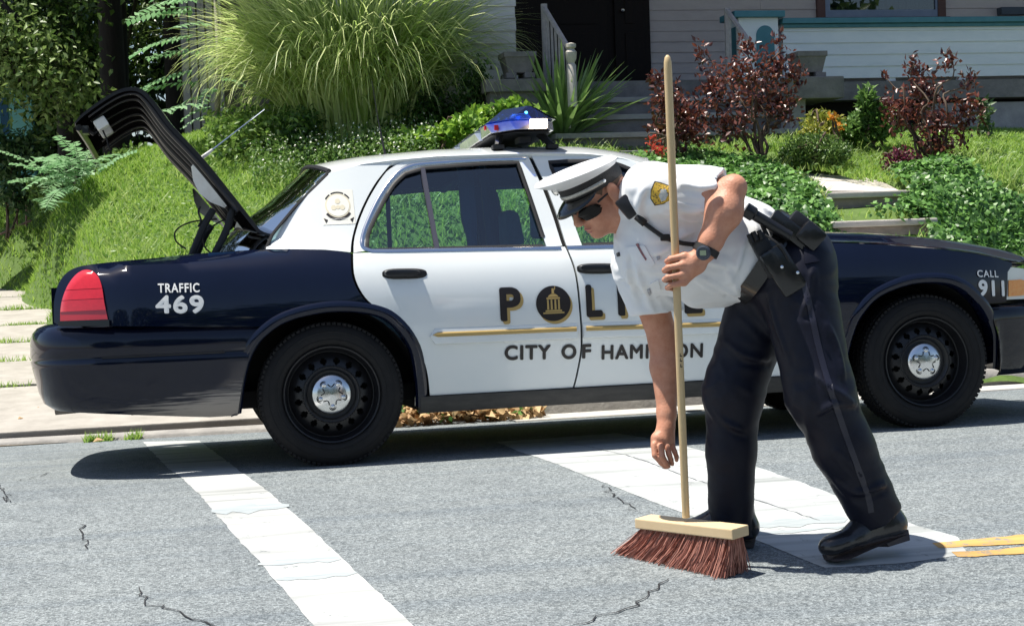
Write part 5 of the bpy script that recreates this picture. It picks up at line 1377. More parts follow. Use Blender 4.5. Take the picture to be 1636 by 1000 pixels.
# shoulder microphone with its cord
mcq = J(1002, 331, 4.80); a = math.radians(40); mu = UV_ * math.cos(a) - RV_ * math.sin(a); mr_ = np.cross(mu, BV_)
b = MB(); b.box(mcq, (.046, .075, .034), np.stack([mr_, mu, BV_], 1)); mic = pin(b.build('shoulder_microphone', M_PL, None, bevel=.009, smooth=True, sharp=50))
cord = []
for (x, y) in ((1016, 346), (1030, 358), (1046, 370), (1062, 380), (1085, 388), (1108, 391), (1130, 391)):
    q, n = hit(BV_sh, x, y); cord.append((J(x, y, 4.77) if q is None else q + BV_ * .012))
b = MB(); b.tube(cr(cord, 5), .0075, 8); pin(b.build('microphone_cord', M_RUB, None, smooth=True))
b = MB(); b.tube([cord[0], cord[1]], .012, 8); pin(b.build('cord_relief', M_RUB, None, smooth=True))
b = MB(); b.box(cord[3], (.03, .022, .02), np.stack([RV_, UV_, BV_], 1)); pin(b.build('cord_clip', M_RUB, None, bevel=.004))
# wrist watch
wd = wrL - J(1135, 386, 4.68); wd /= np.linalg.norm(wd); we = np.cross(wd, BV_); we /= np.linalg.norm(we); wb = np.cross(we, wd)
wc = J(1128, 400, 4.68); ring_band(wc, we, wb, wd, .037, .037, .022, .005, 'watch_strap', M_RUB)
wq = J(1124, 404, 4.636); fn_ = BV_ * .85 - RV_ * .35 - UV_ * .1; fn_ /= np.linalg.norm(fn_); f1 = np.cross(UV_, fn_); f1 /= np.linalg.norm(f1); f2 = np.cross(fn_, f1)
b = MB(); b.lathe([(.0001, -.008), (.021, -.008), (.0235, -.002), (.0235, .004), (.018, .007), (.0175, .005), (.0001, .005)], axis=tuple(fn_), c=tuple(wq), n=24); w_ = pin(b.build('watch_case', mat('watch_grey', (.06, .07, .09), .3, metal=.4), None, smooth=True, sharp=40))
b = MB(); b.box(wq + fn_ * .0062, (.020, .016, .001), np.stack([f1, f2, fn_], 1)); pin(b.build('watch_display', mat('watch_lcd', (.20, .26, .17), .2), None))

# ---- cap
def cap_ring(cf, cu, rf, rl, tilt=0.0, n=48, lift=None):
    out = []
    for k in range(n):
        a = 2 * math.pi * k / n; f = cf + rf * math.cos(a); l = rl * math.sin(a); u = cu + tilt * (rf * math.cos(a)); 
        if lift: u += lift(a)
        out.append(H(f, l, u))
    return out
def loft(rings, name, m, capend=True, sharp=40):
    n = len(rings[0]); V = [p for r in rings for p in r]; F = [(i * n + k, i * n + (k + 1) % n, (i + 1) * n + (k + 1) % n, (i + 1) * n + k) for i in range(len(rings) - 1) for k in range(n)]
    if capend: F.append(tuple(range((len(rings) - 1) * n, len(rings) * n)))
    b = MB(); b.add(V, F); return pin(b.build(name, m, None, smooth=True, sharp=sharp))
M_CAPW = mat('white_cap_vinyl', (.80, .80, .80), .42, col2=(.74, .74, .76), scale=12)
loft([cap_ring(-.008, .030, .108, .088, .12), cap_ring(-.008, .034, .110, .090, .12), cap_ring(-.006, .078, .113, .093, .16)], 'cap_band', mat('black_braid', (.010, .009, .010), .6, bump=.3, bscale=300), False)
tl = .27
loft([cap_ring(-.006, .074, .110, .090, .16), cap_ring(.004, .090, .128, .108, .22), cap_ring(.018, .106, .142, .124, tl), cap_ring(.020, .112, .143, .125, tl), cap_ring(.020, .118, .136, .119, tl), cap_ring(.016, .122, .10, .088, tl), cap_ring(.012, .122, .05, .044, tl)], 'cap_crown', M_CAPW, True, 60)
rim_ = [cap_ring(.018, .106, .142, .124, tl), cap_ring(.019, .109, .1455, .1275, tl), cap_ring(.020, .112, .143, .125, tl)]
loft(rim_, 'cap_piping', M_CAPW, False)
V = []; F = []; n = 25
for k in range(n):
    a = -1.15 + 2.3 * k / (n - 1); ca, sa = math.cos(a), math.sin(a); e = math.sqrt(max(0, math.cos(a * 1.36)))
    for (f_, dn) in ((0, 0), (.35, -.006), (.7, -.015), (1, -.027), (1.0, -.031), (.5, -.014), (0, -.006)):
        V.append(H(-.008 + (.112 * ca) + f_ * .056 * e * ca, .092 * sa + f_ * .03 * e * sa, .036 + .12 * .11 * ca + dn * e))
for k in range(n - 1):
    for q in range(6): F.append((k * 7 + q, k * 7 + q + 1, (k + 1) * 7 + q + 1, (k + 1) * 7 + q))
b = MB(); b.add(V, F); pin(b.build('cap_visor', mat('patent_black', (.005, .005, .006), .2, coat=.5), None, smooth=True, sharp=60))
V = []; F = []; n = 30
for k in range(n):
    a = -1.5 + 3.0 * k / (n - 1)
    for du, dr in ((.0, .001), (.001, .005), (.013, .005), (.014, .001)): V.append(H(-.008 + (.112 + dr) * math.cos(a), (.091 + dr) * math.sin(a), .043 + du + .13 * .11 * math.cos(a)))
for k in range(n - 1):
    for q in range(3): F.append((k * 4 + q, k * 4 + q + 1, (k + 1) * 4 + q + 1, (k + 1) * 4 + q))
b = MB(); b.add(V, F); pin(b.build('cap_strap', mat('silver_braid', (.62, .60, .55), .35, metal=.5, col2=(.3, .28, .25), scale=200), None, smooth=True))
for s in (-1, 1):
    a = s * 1.5; b = MB(); b.lathe([(.007, 0), (.006, .004), (.0001, .006)], axis=tuple(HF * math.cos(a) + HL * math.sin(a)), c=tuple(H(-.008 + .114 * math.cos(a), .094 * math.sin(a), .052)), n=12); pin(b.build('cap_button', M_CHROME))
b = MB(); b.lathe([(.017, 0), (.014, .004), (.006, .006), (.0001, .007)], axis=tuple(HF), c=tuple(H(.122, 0, .105)), n=10); pin(b.build('cap_badge', mat('badge_silver', (.75, .73, .70), .2, metal=1.0), None))
# ---- hair, close cropped, below the cap
hr = Field(HC - .14, HC + .14, .004)
hr.ell(H(-.012, 0, .03), HA, (.1005, .0805, .0925), .01)
hr.cap(H(-.07, 0, -.02), H(-.065, 0, -.06), .04, .03, .03)
hr.cap(H(.10, -.15, -.03), H(.10, .15, -.03), .085, .085, .01, sub=True)
hr.cap(H(-.0, -.15, -.055), H(-.0, .15, -.055), .055, .055, .01, sub=True)
hr.cap(H(-.2, 0, .185), H(.2, 0, .215), .125, .125, .01, sub=True)
for s in (-1, 1): hr.ell(H(-.006, s * .08, -.006), HA, (.028, .03, .040), .004, sub=True)
pin(hr.mesh('hair', mat('cropped_brown_hair', (.10, .062, .04), .8, col2=(.19, .12, .08), scale=240, bump=.4, bscale=400), None, 1))
# ---- sunglasses: wrap-round dark lenses, slim temples
M_LENS = mat('dark_lens', (.004, .003, .003), .2, spec=.25)
for s in (-1, 1):
    V = []; F = []; n, k2 = 9, 7
    for i in range(n):
        for j in range(k2):
            t = i / (n - 1); a = math.radians(9 + 52 * t); vv = j / (k2 - 1) * 2 - 1
            hh = .0235 * math.sqrt(max(.04, 1 - (2 * t - 1) ** 4)) * (1.0 - .15 * t)
            V.append(H(.006 + .105 * math.cos(a) - .006 * vv * vv, s * (.089 * math.sin(a)), -.010 + hh * vv - .003 * t))
    F = [(i * k2 + j, i * k2 + j + 1, (i + 1) * k2 + j + 1, (i + 1) * k2 + j) for i in range(n - 1) for j in range(k2 - 1)]
    V2 = [np.array(p) - HF * .003 for p in V]; b = MB(); b.add(V, F); b.add(V2, F); pin(b.build('sunglass_lens', M_LENS, None, smooth=True, sharp=60, fix=False))
    b = MB(); b.tube([H(.052, s * .079, .006), H(.02, s * .084, .008), H(-.012, s * .086, .008), H(-.03, s * .083, -.002)], (.004, .0035, .003, .003), 6); pin(b.build('sunglass_temple', M_RUB, None, smooth=True))
b = MB(); b.tube([H(.109, -.014, .004), H(.112, 0, .007), H(.109, .014, .004)], .0028, 6); pin(b.build('sunglass_bridge', M_RUB))
lp = Field(H(.09, 0, -.069) - .05, H(.09, 0, -.069) + .05, .002)
lp.ell(H(.0935, 0, -.0635), HA, (.0125, .0215, .0058), .003); lp.ell(H(.0905, 0, -.0755), HA, (.0122, .0185, .0068), .003)
pin(lp.mesh('lips', mat('lips', (.40, .14, .11), .45), None, 1))

# ---- boots
def boot(toe, heel, ankle, name):
    """toe/heel: ground-side ends of the sole; ankle: where the leg comes in"""
    ax = toe - heel; L_ = np.linalg.norm(ax); ax /= L_; up = (ankle - heel); up -= ax * (up @ ax); up /= np.linalg.norm(up); sd = np.cross(ax, up)
    root = empty(name, tuple(heel)); pin(root)
    def Q(a, b_, c_): return heel + ax * a * L_ + up * b_ + sd * c_
    f = Field(np.minimum.reduce([toe, heel, ankle]) - .12, np.maximum.reduce([toe, heel, ankle]) + .12, .005)
    f.ell(Q(.78, .052, 0), (ax, up, sd), (.080, .038, .048), .03); f.ell(Q(.91, .048, 0), (ax, up, sd), (.032, .030, .040), .02)
    f.cap(Q(.085, .058, 0), Q(.55, .058, 0), .040, .041, .03); f.cap(Q(.13, .07, 0), Q(.19, .17, 0), .042, .052, .03); f.cap(Q(.58, .06, 0), Q(.30, .125, 0), .036, .044, .03)
    f.cap(Q(-.3, -.1 + .026 - .2 + .2, 0), Q(1.3, -.1 + .026, 0), .1, .1, .0, sub=True)
    o = f.mesh('boot_upper', M_BOOT, None, 2); o.parent = root; o.matrix_parent_inverse = (root.matrix_parent_inverse @ Matrix.Translation(heel)).inverted() if False else Matrix.Identity(4)
    prof = [(-.0, .02), (.02, .0), (.30, .0), (.31, .012), (.5, .008), (.8, .0), (.95, .003), (1.0, .014), (1.01, .03), (.7, .032), (.4, .034), (-.01, .034)]
    b = MB(); V = []; n = len(prof)
    wid = lambda a: .040 * (1 - .2 * math.exp(-((a - .42) / .16) ** 2)) * (1.08 if .6 < a < .95 else 1) * math.sqrt(max(.12, 1 - max(0, (a - .8) / .215) ** 2)) * math.sqrt(max(.3, 1 - max(0, (.1 - a) / .14) ** 2))
    for s in (-1, 1):
        for a, z in prof: V.append(Q(a, z, s * wid(a)))
    b.add(V, [tuple(range(n))[::-1], tuple(range(n, 2 * n))] + [(i, (i + 1) % n, n + (i + 1) % n, n + i) for i in range(n)])
    so = b.build('boot_sole', mat('boot_sole', (.03, .022, .022), .55, col2=(.06, .045, .042), scale=40), None); so.parent = root
    b = MB()
    for k in range(4): b.tube([Q(.60 - k * .055, .098 + k * .013, -.022), Q(.585 - k * .055, .106 + k * .013, 0), Q(.60 - k * .055, .098 + k * .013, .022)], .0035, 5)
    la = b.build('boot_lace', M_RUB, None); la.parent = root
    for q in (o, so, la):
        q.matrix_parent_inverse = Matrix.Translation(heel).inverted()
    return root
toeL = on_road(1322, 902) + np.array([0, 0, .004]); heelL = J(1447, 862, 4.90)
boot(toeL, heelL, anL + UV_ * .02, 'boot')
heelR = on_road(1206, 872) + np.array([0, 0, .003]); toeR = heelR + (-RV_ * .29 - BV_ * .03) ; toeR[2] = float(road_h(toeR[1])) + .003
boot(toeR, heelR, anR, 'boot')

# ================================================================ BROOM
broom = empty('push_broom', tuple(on_road(1090, 915)))
thing(broom, 'wide street broom with wooden handle and reddish brown bristles standing on the road', 'broom')
def pinb(o): o.parent = broom; o.matrix_parent_inverse = Matrix.Translation(broom.location).inverted(); return o
bl = on_road(975, 893); br = on_road(1171, 926)
dL = float((bl - CAM) @ -BV_); dR = float((br - CAM) @ -BV_)
A0 = at(1014, 836, dL + .02); A1 = at(1170, 854, dR + .0)        # middle line of the block's front face
xb = A1 - A0; Lb = np.linalg.norm(xb); xb /= Lb; zb = UV_ - xb * (UV_ @ xb); zb = zb * 1.0 + BV_ * .12; zb -= xb * (zb @ xb); zb /= np.linalg.norm(zb); yb = np.cross(zb, xb)   # yb points away
if yb @ BV_ > 0: yb = -yb
W_ = .085; cb = (A0 + A1) / 2 + yb * W_ / 2
M_WOOD = mat('pale_wood', (.62, .45, .25), .55, col2=(.72, .56, .35), scale=6, stretch=(1, 1, 1), detail=8)
M_WOODH = mat('wood_handle', (.50, .35, .17), .5, col2=(.68, .52, .30), scale=14, stretch=(1, 1, .15), detail=8)
b = MB(); b.box(cb, (Lb, W_, .034), np.stack([xb, yb, zb], 1)); pinb(b.build('broom_block', M_WOOD, None, bevel=.004))
hb = at(1096, 826, float((cb - CAM) @ -BV_)); ht = at(1069, 97, float((J(1080, 430, HD) - CAM) @ -BV_) - (float((cb - CAM) @ -BV_) - float((J(1080, 430, HD) - CAM) @ -BV_)) * 1.0)
hm = J(1080, 430, HD)
hdir = hm - hb; tt = (430 - 97) / (826 - 430); ht = hm + hdir * tt * .985
ss = [0, .002, .01, .02, .05, .5, .97, .985, .995, 1.0]; rr = [.013, .0125, .0125, .0125, .0125, .0127, .0128, .012, .009, .003]
b = MB(); b.tube([hb + (ht - hb) * s for s in ss], rr, 16); handle = pinb(b.build('broom_handle', M_WOODH, None, smooth=True, sharp=60))
mk = hb + (ht - hb) * .335
b = MB()
for dz, w in ((0, .012), (.018, .010), (.034, .012)):
    b.box(mk + (ht - hb) / np.linalg.norm(ht - hb) * dz + BV_ * .0125 + RV_ * .003, (.007, .003, .002), np.stack([RV_, UV_, BV_], 1)); b.box(mk + (ht - hb) / np.linalg.norm(ht - hb) * (dz + .005) + BV_ * .0125 + RV_ * .001, (.002, .008, .002), np.stack([RV_, UV_, BV_], 1))
pinb(b.build('pencil_mark', M_DECAL, None))
# bristles: tufts in rows, splayed towards the road
nB = 9000; V = np.zeros((nB, 6, 3)); rg = np.random.default_rng(5)
row = rg.integers(0, 5, nB); col_ = rg.integers(0, 22, nB)
sx_ = (col_ + .5) / 22 - .5; sy_ = (row + .5) / 5 - .5
rootp = cb + np.outer(sx_ * Lb * .94, xb) + np.outer(sy_ * W_ * .85, yb) - zb * .017 + rg.normal(0, .0022, (nB, 3))
spx = sx_ * .46 - .03 + rg.normal(0, .065, nB) ; spx = np.where(sx_ < -.3, spx - .13 * (-sx_ - .3) / .2, spx) * .9
fl = np.outer(-.050 + sx_ * .075 + rg.normal(0, .010, nB), xb) + np.outer((sy_ * .30 + rg.normal(0, .12, nB) - .02) * .13, yb)
bot = rootp.copy() + fl
bot[:, 2] = road_h(bot[:, 1]) + np.abs(rg.normal(0, .004, nB)) + .001
midp = rootp * .5 + bot * .5 + rg.normal(0, .0035, (nB, 3)) - fl * .10
wv_ = np.cross(bot - rootp, BV_ + rg.normal(0, .6, (nB, 3))); wv_ /= np.linalg.norm(wv_, axis=1)[:, None]; wd_ = (.0009 + .0008 * rg.random(nB))[:, None]
for i, q in enumerate((rootp, midp, bot)): V[:, 2 * i] = q + wv_ * wd_; V[:, 2 * i + 1] = q - wv_ * wd_
ii = np.arange(nB)[:, None] * 6
F = np.concatenate([ii + np.array([0, 1, 3, 2]), ii + np.array([2, 3, 5, 4])])
br_ = pinb(mesh_np('bristles', V.reshape(-1, 3), F, mat('red_brown_bristle', (.20, .06, .04), .5, col2=(.52, .24, .18), island=True, width=1.0), None)); br_['kind'] = 'stuff'
# ================================================================ HOUSE behind
YB = 7.9; YW = 10.1; YP = 7.84      # bay wall, wall behind the porch, porch parapet
def X(px, py, y): return float(at_y(px, py, y)[0])
def Z(px, py, y): return float(at_y(px, py, y)[2])
house = empty('house', (X(930, 128, YW), YW, Z(930, 128, YB)))
thing(house, 'pale clapboard house with a shaded porch and dark front door above the lawn', 'house')
def ph(o): o.parent = house; o.matrix_parent_inverse = Matrix.Translation(house.location).inverted(); return o
def sub(o, p): o.parent = p; return o
M_SID = mat('clapboard_paint', (.60, .57, .55), .75, col2=(.72, .69, .66), scale=5, stretch=(1, 1, 3), bump=.12, bscale=50)
M_SID2 = mat('pinkish_clapboard', (.54, .46, .44), .8, col2=(.63, .55, .52), scale=5, stretch=(1, 1, 3), bump=.12, bscale=50)
M_SID3 = mat('parapet_paint', (.64, .68, .70), .7, col2=(.76, .78, .78), scale=4, stretch=(1, 1, 3), bump=.1, bscale=50)
M_TEAL = mat('teal_paint', (.04, .16, .20), .6, col2=(.07, .21, .25), scale=12)
M_DOORB = mat('dark_brown_door', (.007, .004, .003), .6, col2=(.014, .007, .005), scale=8, stretch=(8, 8, 1), spec=.2)
M_BROWN = mat('brown_window_paint', (.10, .045, .035), .6, col2=(.14, .06, .05), scale=12)
M_STONE = mat('grey_stone', (.12, .115, .11), .9, col2=(.27, .25, .235), scale=5, bump=.6, bscale=28)
M_STONEL = mat('pale_stone', (.26, .25, .25), .9, col2=(.42, .40, .39), scale=6, bump=.5, bscale=30)
EXP = .120
zf = Z(1000, 130, YB)                      # porch floor level
def boards(x0, x1, z0, z1, y, m, n, jit=.0, seam=None, name='siding_board'):
    """overlapping clapboards, each a wedge of its own"""
    xs = [x0] + [s for s in (seam or []) if x0 < s < x1] + [x1]
    for k in range(n):
        za = z0 + k * EXP; zb = min(za + EXP + .012, z1 + .02)
        if za > z1 - .01: break
        for a, c in zip(xs[:-1], xs[1:]):
            j = random.uniform(-jit, jit); e = .0015
            b = MB(); t = .017 + random.uniform(-.003, .003)
            b.add([(a + e, y - t, za), (c - e + j, y - t, za), (c - e + j, y + .008, za), (a + e, y + .008, za), (a + e, y - .004, zb), (c - e + j, y - .004, zb), (c - e + j, y + .008, zb), (a + e, y + .008, zb)],
                  [(3, 2, 1, 0), (4, 5, 6, 7), (0, 1, 5, 4), (1, 2, 6, 5), (2, 3, 7, 6), (3, 0, 4, 7)])
            ph(b.build(name, m, None, fix=False))
def wall_box(a, c, name, m): 
    b = MB(); b.box2(a, c); return ph(b.build(name, m, None))
xb1 = X(825, 60, YB); xw0 = X(1037, 60, YW)
ztop = zf + 3.3
zb0 = Z(775, 10.8, YB) - EXP * 8
wall_box((xb1 - 1.75, YB + .012, 1.6), (xb1 - .004, YW + 3, ztop), 'wall', M_SID2)
boards(xb1 - 1.75, xb1, zb0, ztop, YB, M_SID, 40, .012)
wall_box((xb1 - .004, YW + .02, 1.6), (xb1 + 12, YW + 3, ztop), 'wall', M_SID2)
zw0 = Z(1100, 16.8, YW) - EXP * 12
xwin0, xwin1 = X(1303, 10, YW), X(1508, 10, YW)
zwin = Z(1400, 29, YW)
boards(xw0 + .0, xwin0, zw0, ztop, YW, M_SID2, 44, .0, [xw0 + 1.35])
boards(xwin1, xb1 + 12, zw0, ztop, YW, M_SID2, 44, .0, [xwin1 + 2.1])
boards(xwin0, xwin1, zw0, zwin, YW, M_SID2, 44, .0)
# doorway: dark double door with panels
dx0, dx1 = xb1 + .004, xw0 - .004
door = ph(MB().box2((dx0, YW - .06, zf), (dx1, YW + .0, ztop)).build('doorway', M_DOORB, None))
xm = X(972, 60, YW)
for a, c in ((dx0 + .1, xm - .04), (xm + .05, dx1 - .08)):
    leaf = ph(MB().box2((a, YW - .10, zf + .02), (c, YW - .065, zf + 2.3)).build('front_door', M_DOORB, None, bevel=.006))
    for z0, z1 in ((.15, .75), (.85, 2.1)):
        sub(MB().box2((a + .12, YW - .112, zf + z0), (c - .12, YW - .104, zf + z1)).build('door_panel', M_DOORB, None, bevel=.004), leaf)
sub(MB().lathe([(.02, 0), (.028, .02), (.02, .045), (.0001, .05)], axis=(0, -1, 0), c=(xm + .14, YW - .10, zf + 1.0), n=14).build('door_knob', M_CHROME, None, smooth=True), leaf)
# window in the porch wall
win = ph(MB().box2((xwin0, YW - .05, zwin), (xwin0 + .10, YW + .01, ztop)).box2((xwin1 - .10, YW - .05, zwin), (xwin1, YW + .01, ztop)).box2((xwin0, YW - .052, zwin + 1.9), (xwin1, YW + .01, ztop - .01)).build('window', M_BROWN, None))
xg0, xg1 = X(1324, 10, YW), X(1492, 10, YW)
sub(MB().box2((xwin0 - .04, YW - .09, zwin - .05), (xwin1 + .04, YW + .01, zwin - .001)).build('window_sill', M_BROWN, None, bevel=.006), win)
M_SASH = mat('blue_grey_sash', (.20, .25, .36), .6, col2=(.26, .31, .42), scale=10)
zs = Z(1400, 17, YW)
sub(MB().box2((xwin0 + .102, YW - .04, zwin + .001), (xwin1 - .102, YW + .0, zs)).box2((xwin0 + .102, YW - .04, zs), (xg0, YW, ztop - 1)).box2((xg1, YW - .04, zs), (xwin1 - .102, YW, ztop - 1)).build('sash', M_SASH, None), win)
sub(MB().box2((xg0, YW - .02, zs), (xg1, YW - .012, ztop - 1)).build('pane', glass_mat('window_glass', (.35, .4, .45), .12), None), win)
cw = MB(); n = 60
cw.add([(xg0 + (xg1 - xg0) * k / n, YW + .03 + .02 * math.sin(k * 1.3) * math.cos(k * .37), z) for k in range(n + 1) for z in (zs, ztop - 1)], [(2 * k, 2 * k + 2, 2 * k + 3, 2 * k + 1) for k in range(n)])
sub(cw.build('curtain', mat('window_curtain', (.10, .11, .15), .9, col2=(.30, .32, .38), scale=18, stretch=(1, 1, .05)), None, smooth=True), win)
sx0 = X(1592, 18, YW)
w2 = ph(MB().box2((sx0, YW - .12, Z(1600, 26, YW)), (sx0 + 1.6, YW + .01, Z(1600, 14, YW))).build('window_sill', mat('slate_sill', (.06, .075, .10), .6), None, bevel=.006))
# porch floor, roof and its ceiling
floor_ = wall_box((xb1 + .01, YB - .02, zf - .20), (xb1 + 9.5, YW + .01, zf), 'porch_floor', M_STONE)
roofp = wall_box((xb1 - 3.6, YB - .75, ztop + .002), (xb1 + 10, YW + 3.4, ztop + .22), 'porch_roof', M_SID2)
wall_box((xb1 - 3.6, YB - .78, ztop - .28), (xb1 + 10, YB - .70, ztop + .0), 'roof_fascia', M_SID)
# porch parapet on the right, clad with boards under a teal rail
xp0 = X(1250, 60, YP); zp0 = Z(1450, 124, YP); zcap = Z(1300, 39, YP)
zlines = [Z(1450, y, YP) for y in (121, 114.5, 96.5, 77, 57.5, 39)]
wall_box((xp0, YP + .010, zp0), (xp0 + 5.5, YP + .10, zcap), 'parapet', M_SID3)
z_ = zp0
while z_ < zcap - .02:
    zb_ = min(z_ + EXP + .01, zcap)
    b = MB(); a, c = xp0 + .002, xp0 + 5.5
    b.add([(a, YP - .012, z_), (c, YP - .012, z_), (c, YP + .009, z_), (a, YP + .009, z_), (a, YP, zb_), (c, YP, zb_), (c, YP + .009, zb_), (a, YP + .009, zb_)], [(3, 2, 1, 0), (4, 5, 6, 7), (0, 1, 5, 4), (1, 2, 6, 5), (2, 3, 7, 6), (3, 0, 4, 7)])
    ph(b.build('siding_board', M_SID3, None, fix=False)); z_ += EXP
b = MB(); b.box2((xp0 - .02, YP - .07, zcap), (xp0 + 5.5, YP + .14, zcap + .055)); b.box2((xp0, YP - .035, zcap - .04), (xp0 + 5.5, YP - .001, zcap - .002)); ph(b.build('teal_rail', M_TEAL, None, bevel=.006))
# square post at the end of the parapet with a teal arched inset
xq0, xq1 = X(1180, 60, YP - .05), X(1243, 60, YP - .05); zq1 = Z(1210, 29, YP - .05)
pst = ph(MB().box2((xq0, YP - .06, zp0 - .02), (xq1, YP + .30, zq1)).build('porch_post', M_SID3, None, bevel=.004))
sub(MB().box2((xq0 - .06, YP - .11, zq1), (xq1 + .06, YP + .34, zq1 + .065)).build('post_cap', M_TEAL, None, bevel=.008), pst)
ac = (X(1222, 50, YP - .06) + 0, Z(1222, 58, YP - .06)); rr_ = .095
arch = [(ac[0] - rr_, ac[1] - .35)] + [(ac[0] - rr_ * math.cos(a), ac[1] + rr_ * 1.1 * math.sin(a)) for a in np.linspace(0, math.pi, 16)] + [(ac[0] + rr_, ac[1] - .35)]
sub(MB().prism(arch, 'y', YP - .068, YP - .058).build('post_inset', M_TEAL, None), pst)
sub(MB().box2((xq0 - .008, YP + .02, zp0 + .1), (xq0 + .004, YP + .22, zq1 - .08)).build('post_inset', M_TEAL, None), pst)
# beam and stone base under the parapet
zb1 = Z(1450, 130, YP); zb2 = Z(1450, 159, YP)
wall_box((xp0 + .3, YP - .04, zb2), (xp0 + 5.6, YP + .25, zb1), 'sill_beam', M_STONE)
for k in range(7):
    x0 = xp0 + .35 + k * .78; ph(MB().box2((x0, YP + .0, zb1 + .001), (x0 + .09, YP + .1, zp0)).build('spacer_block', M_SID3, None))
wall_box((xp0 + 1.6, YP + .02, zb2 - .8), (xp0 + 5.6, YP + .25, zb2 - .045), 'foundation_wall', M_STONEL)
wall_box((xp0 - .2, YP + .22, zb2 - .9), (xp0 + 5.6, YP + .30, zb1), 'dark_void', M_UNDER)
# pedestals and steps up to the porch
YS0 = YB - 1.15
xs0, xs1 = X(862, 170, YB - .3), X(1250, 170, YB - .5)
nz = 4; rise = (zf - Z(1020, 241, YS0)) / 4.0
for k in range(4):
    z1 = zf - rise * (k + 1); y1 = YB - .02 - .29 * k; y0 = YB - .02 - .29 * (k + 1) - .03
    st_ = ph(MB().box2((xs0, y0 + .03, z1 - rise - .1), (xs1, y1, z1 - .051)).build('porch_step', M_STONE, None, bevel=.004)); sub(MB().box2((xs0, y0, z1 - .05), (xs1, y1 - .001, z1)).build('tread', M_STONEL, None, bevel=.006), st_)  # treads paler than the risers: sunlit edges put into the colour
xl0, xl1 = X(776, 140, YB - .55), X(858, 140, YB - .55)
pz = Z(820, 127, YB - .75)
wall_box((xl0, YB - .75, 1.5), (xl1, YB - .03, pz - .12), 'pedestal', M_STONE)
ph(MB().box2((xl0 - .05, YB - .80, pz - .12), (xl1 + .05, YB - .02, pz)).build('pedestal_cap', M_STONE, None, bevel=.012))
xr0, xr1 = X(1252, 140, YB - .7), X(1332, 140, YB - .7); pzr = Z(1290, 125, YB - .8)
wall_box((xr0, YB - .85, 1.5), (X(1287, 180, YB - .85), YB - .10, pzr - .21), 'pedestal', M_STONEL)
ph(MB().box2((xr0 - .04, YB - .95, pzr - .21), (xr1, YB - .10, pzr)).build('pedestal_cap', M_STONE, None, bevel=.012))
# hand rails
M_RAIL = mat('weathered_rail', (.30, .27, .27), .7, col2=(.48, .44, .42), scale=20)
def rail_set(p_top, p_bot, n, group_parent, newel=True):
    r = empty('stair_rail', (0, 0, 0)); ph(r)
    r.matrix_parent_inverse = Matrix.Translation(house.location).inverted()
    a, c = np.array(p_top), np.array(p_bot)
    MB().tube([a, c], .026, 6).build('hand_rail', M_RAIL, r)
    MB().tube([a - [0, 0, 1.05], a + [0, 0, .03]], .033, 6).build('rail_post', M_RAIL, r)
    if newel: 
        MB().lathe([(.045, -.50), (.045, -.12), (.03, -.1), (.05, -.06), (.055, 0), (.03, .03), (.05, .045), (.05, .075), (.0001, .09)], axis=(0, 0, 1), c=tuple(c), n=14).build('newel_post', mat('weathered_newel', (.55, .52, .46), .7, col2=(.36, .33, .29), scale=25), r, smooth=True, sharp=40)
    for k in range(1, n):
        q = a + (c - a) * k / n; MB().tube([q - [0, 0, .85 - .1 * k / n], q], .013, 6).build('baluster', M_RAIL, r)
    return r
pt_ = at_y(869, 12, YB - .08); pb_ = at_y(912, 84, YB - 1.0)
rail_set(pt_, pb_, 7, house)
pt_ = at_y(1162, 18, YB - .1); pb_ = at_y(1196, 66, YB - .9); rail_set(pt_, pb_, 2, house, False)

# ---- two tapered stone planters
def planter(px0, px1, pyt, pyb, y0, label):
    xa, xb_ = X(px0, pyt, y0), X(px1, pyt, y0); zb_, zt = Z(px0, pyb, y0), Z(px0, pyt, y0); w = xb_ - xa; c = ((xa + xb_) / 2, y0 + w / 2, zb_)
    r = empty('planter', c); thing(r, label, 'planter', 'stone planters beside the porch steps')
    h = zt - zb_
    def ring(s, z): return [(-w / 2 * s, -w / 2 * s, z), (w / 2 * s, -w / 2 * s, z), (w / 2 * s, w / 2 * s, z), (-w / 2 * s, w / 2 * s, z)]
    V = ring(.76, .05) + ring(.97, h - .05) + ring(1.04, h - .05) + ring(1.04, h) + ring(.92, h) + ring(.88, h - .08)
    F = [(k * 4 + i, k * 4 + (i + 1) % 4, (k + 1) * 4 + (i + 1) % 4, (k + 1) * 4 + i) for k in range(5) for i in range(4)] + [(3, 2, 1, 0), (20, 21, 22, 23)]
    b = MB(); b.add(V, F); b.build('planter_box', M_STONE, r, bevel=.006)
    for i, (sx, sy) in enumerate(((-1, -1), (1, -1), (1, 1), (-1, 1))): MB().box((sx * w * .3, sy * w * .3, .024), (.1, .1, .05)).build('planter_foot', M_STONE, r, bevel=.004)
    f = MB(); f.box2((-w * .2, -w * .385, .13), (w * .2, -w * .375, .15)); return r
planter(806, 856, 83, 125, YB - .68, 'empty grey stone planter on the pedestal behind the long-leaved yucca')
planter(1275, 1321, 82, 124, YB - .90, 'empty grey stone planter on the pedestal in front of the bluish porch parapet')

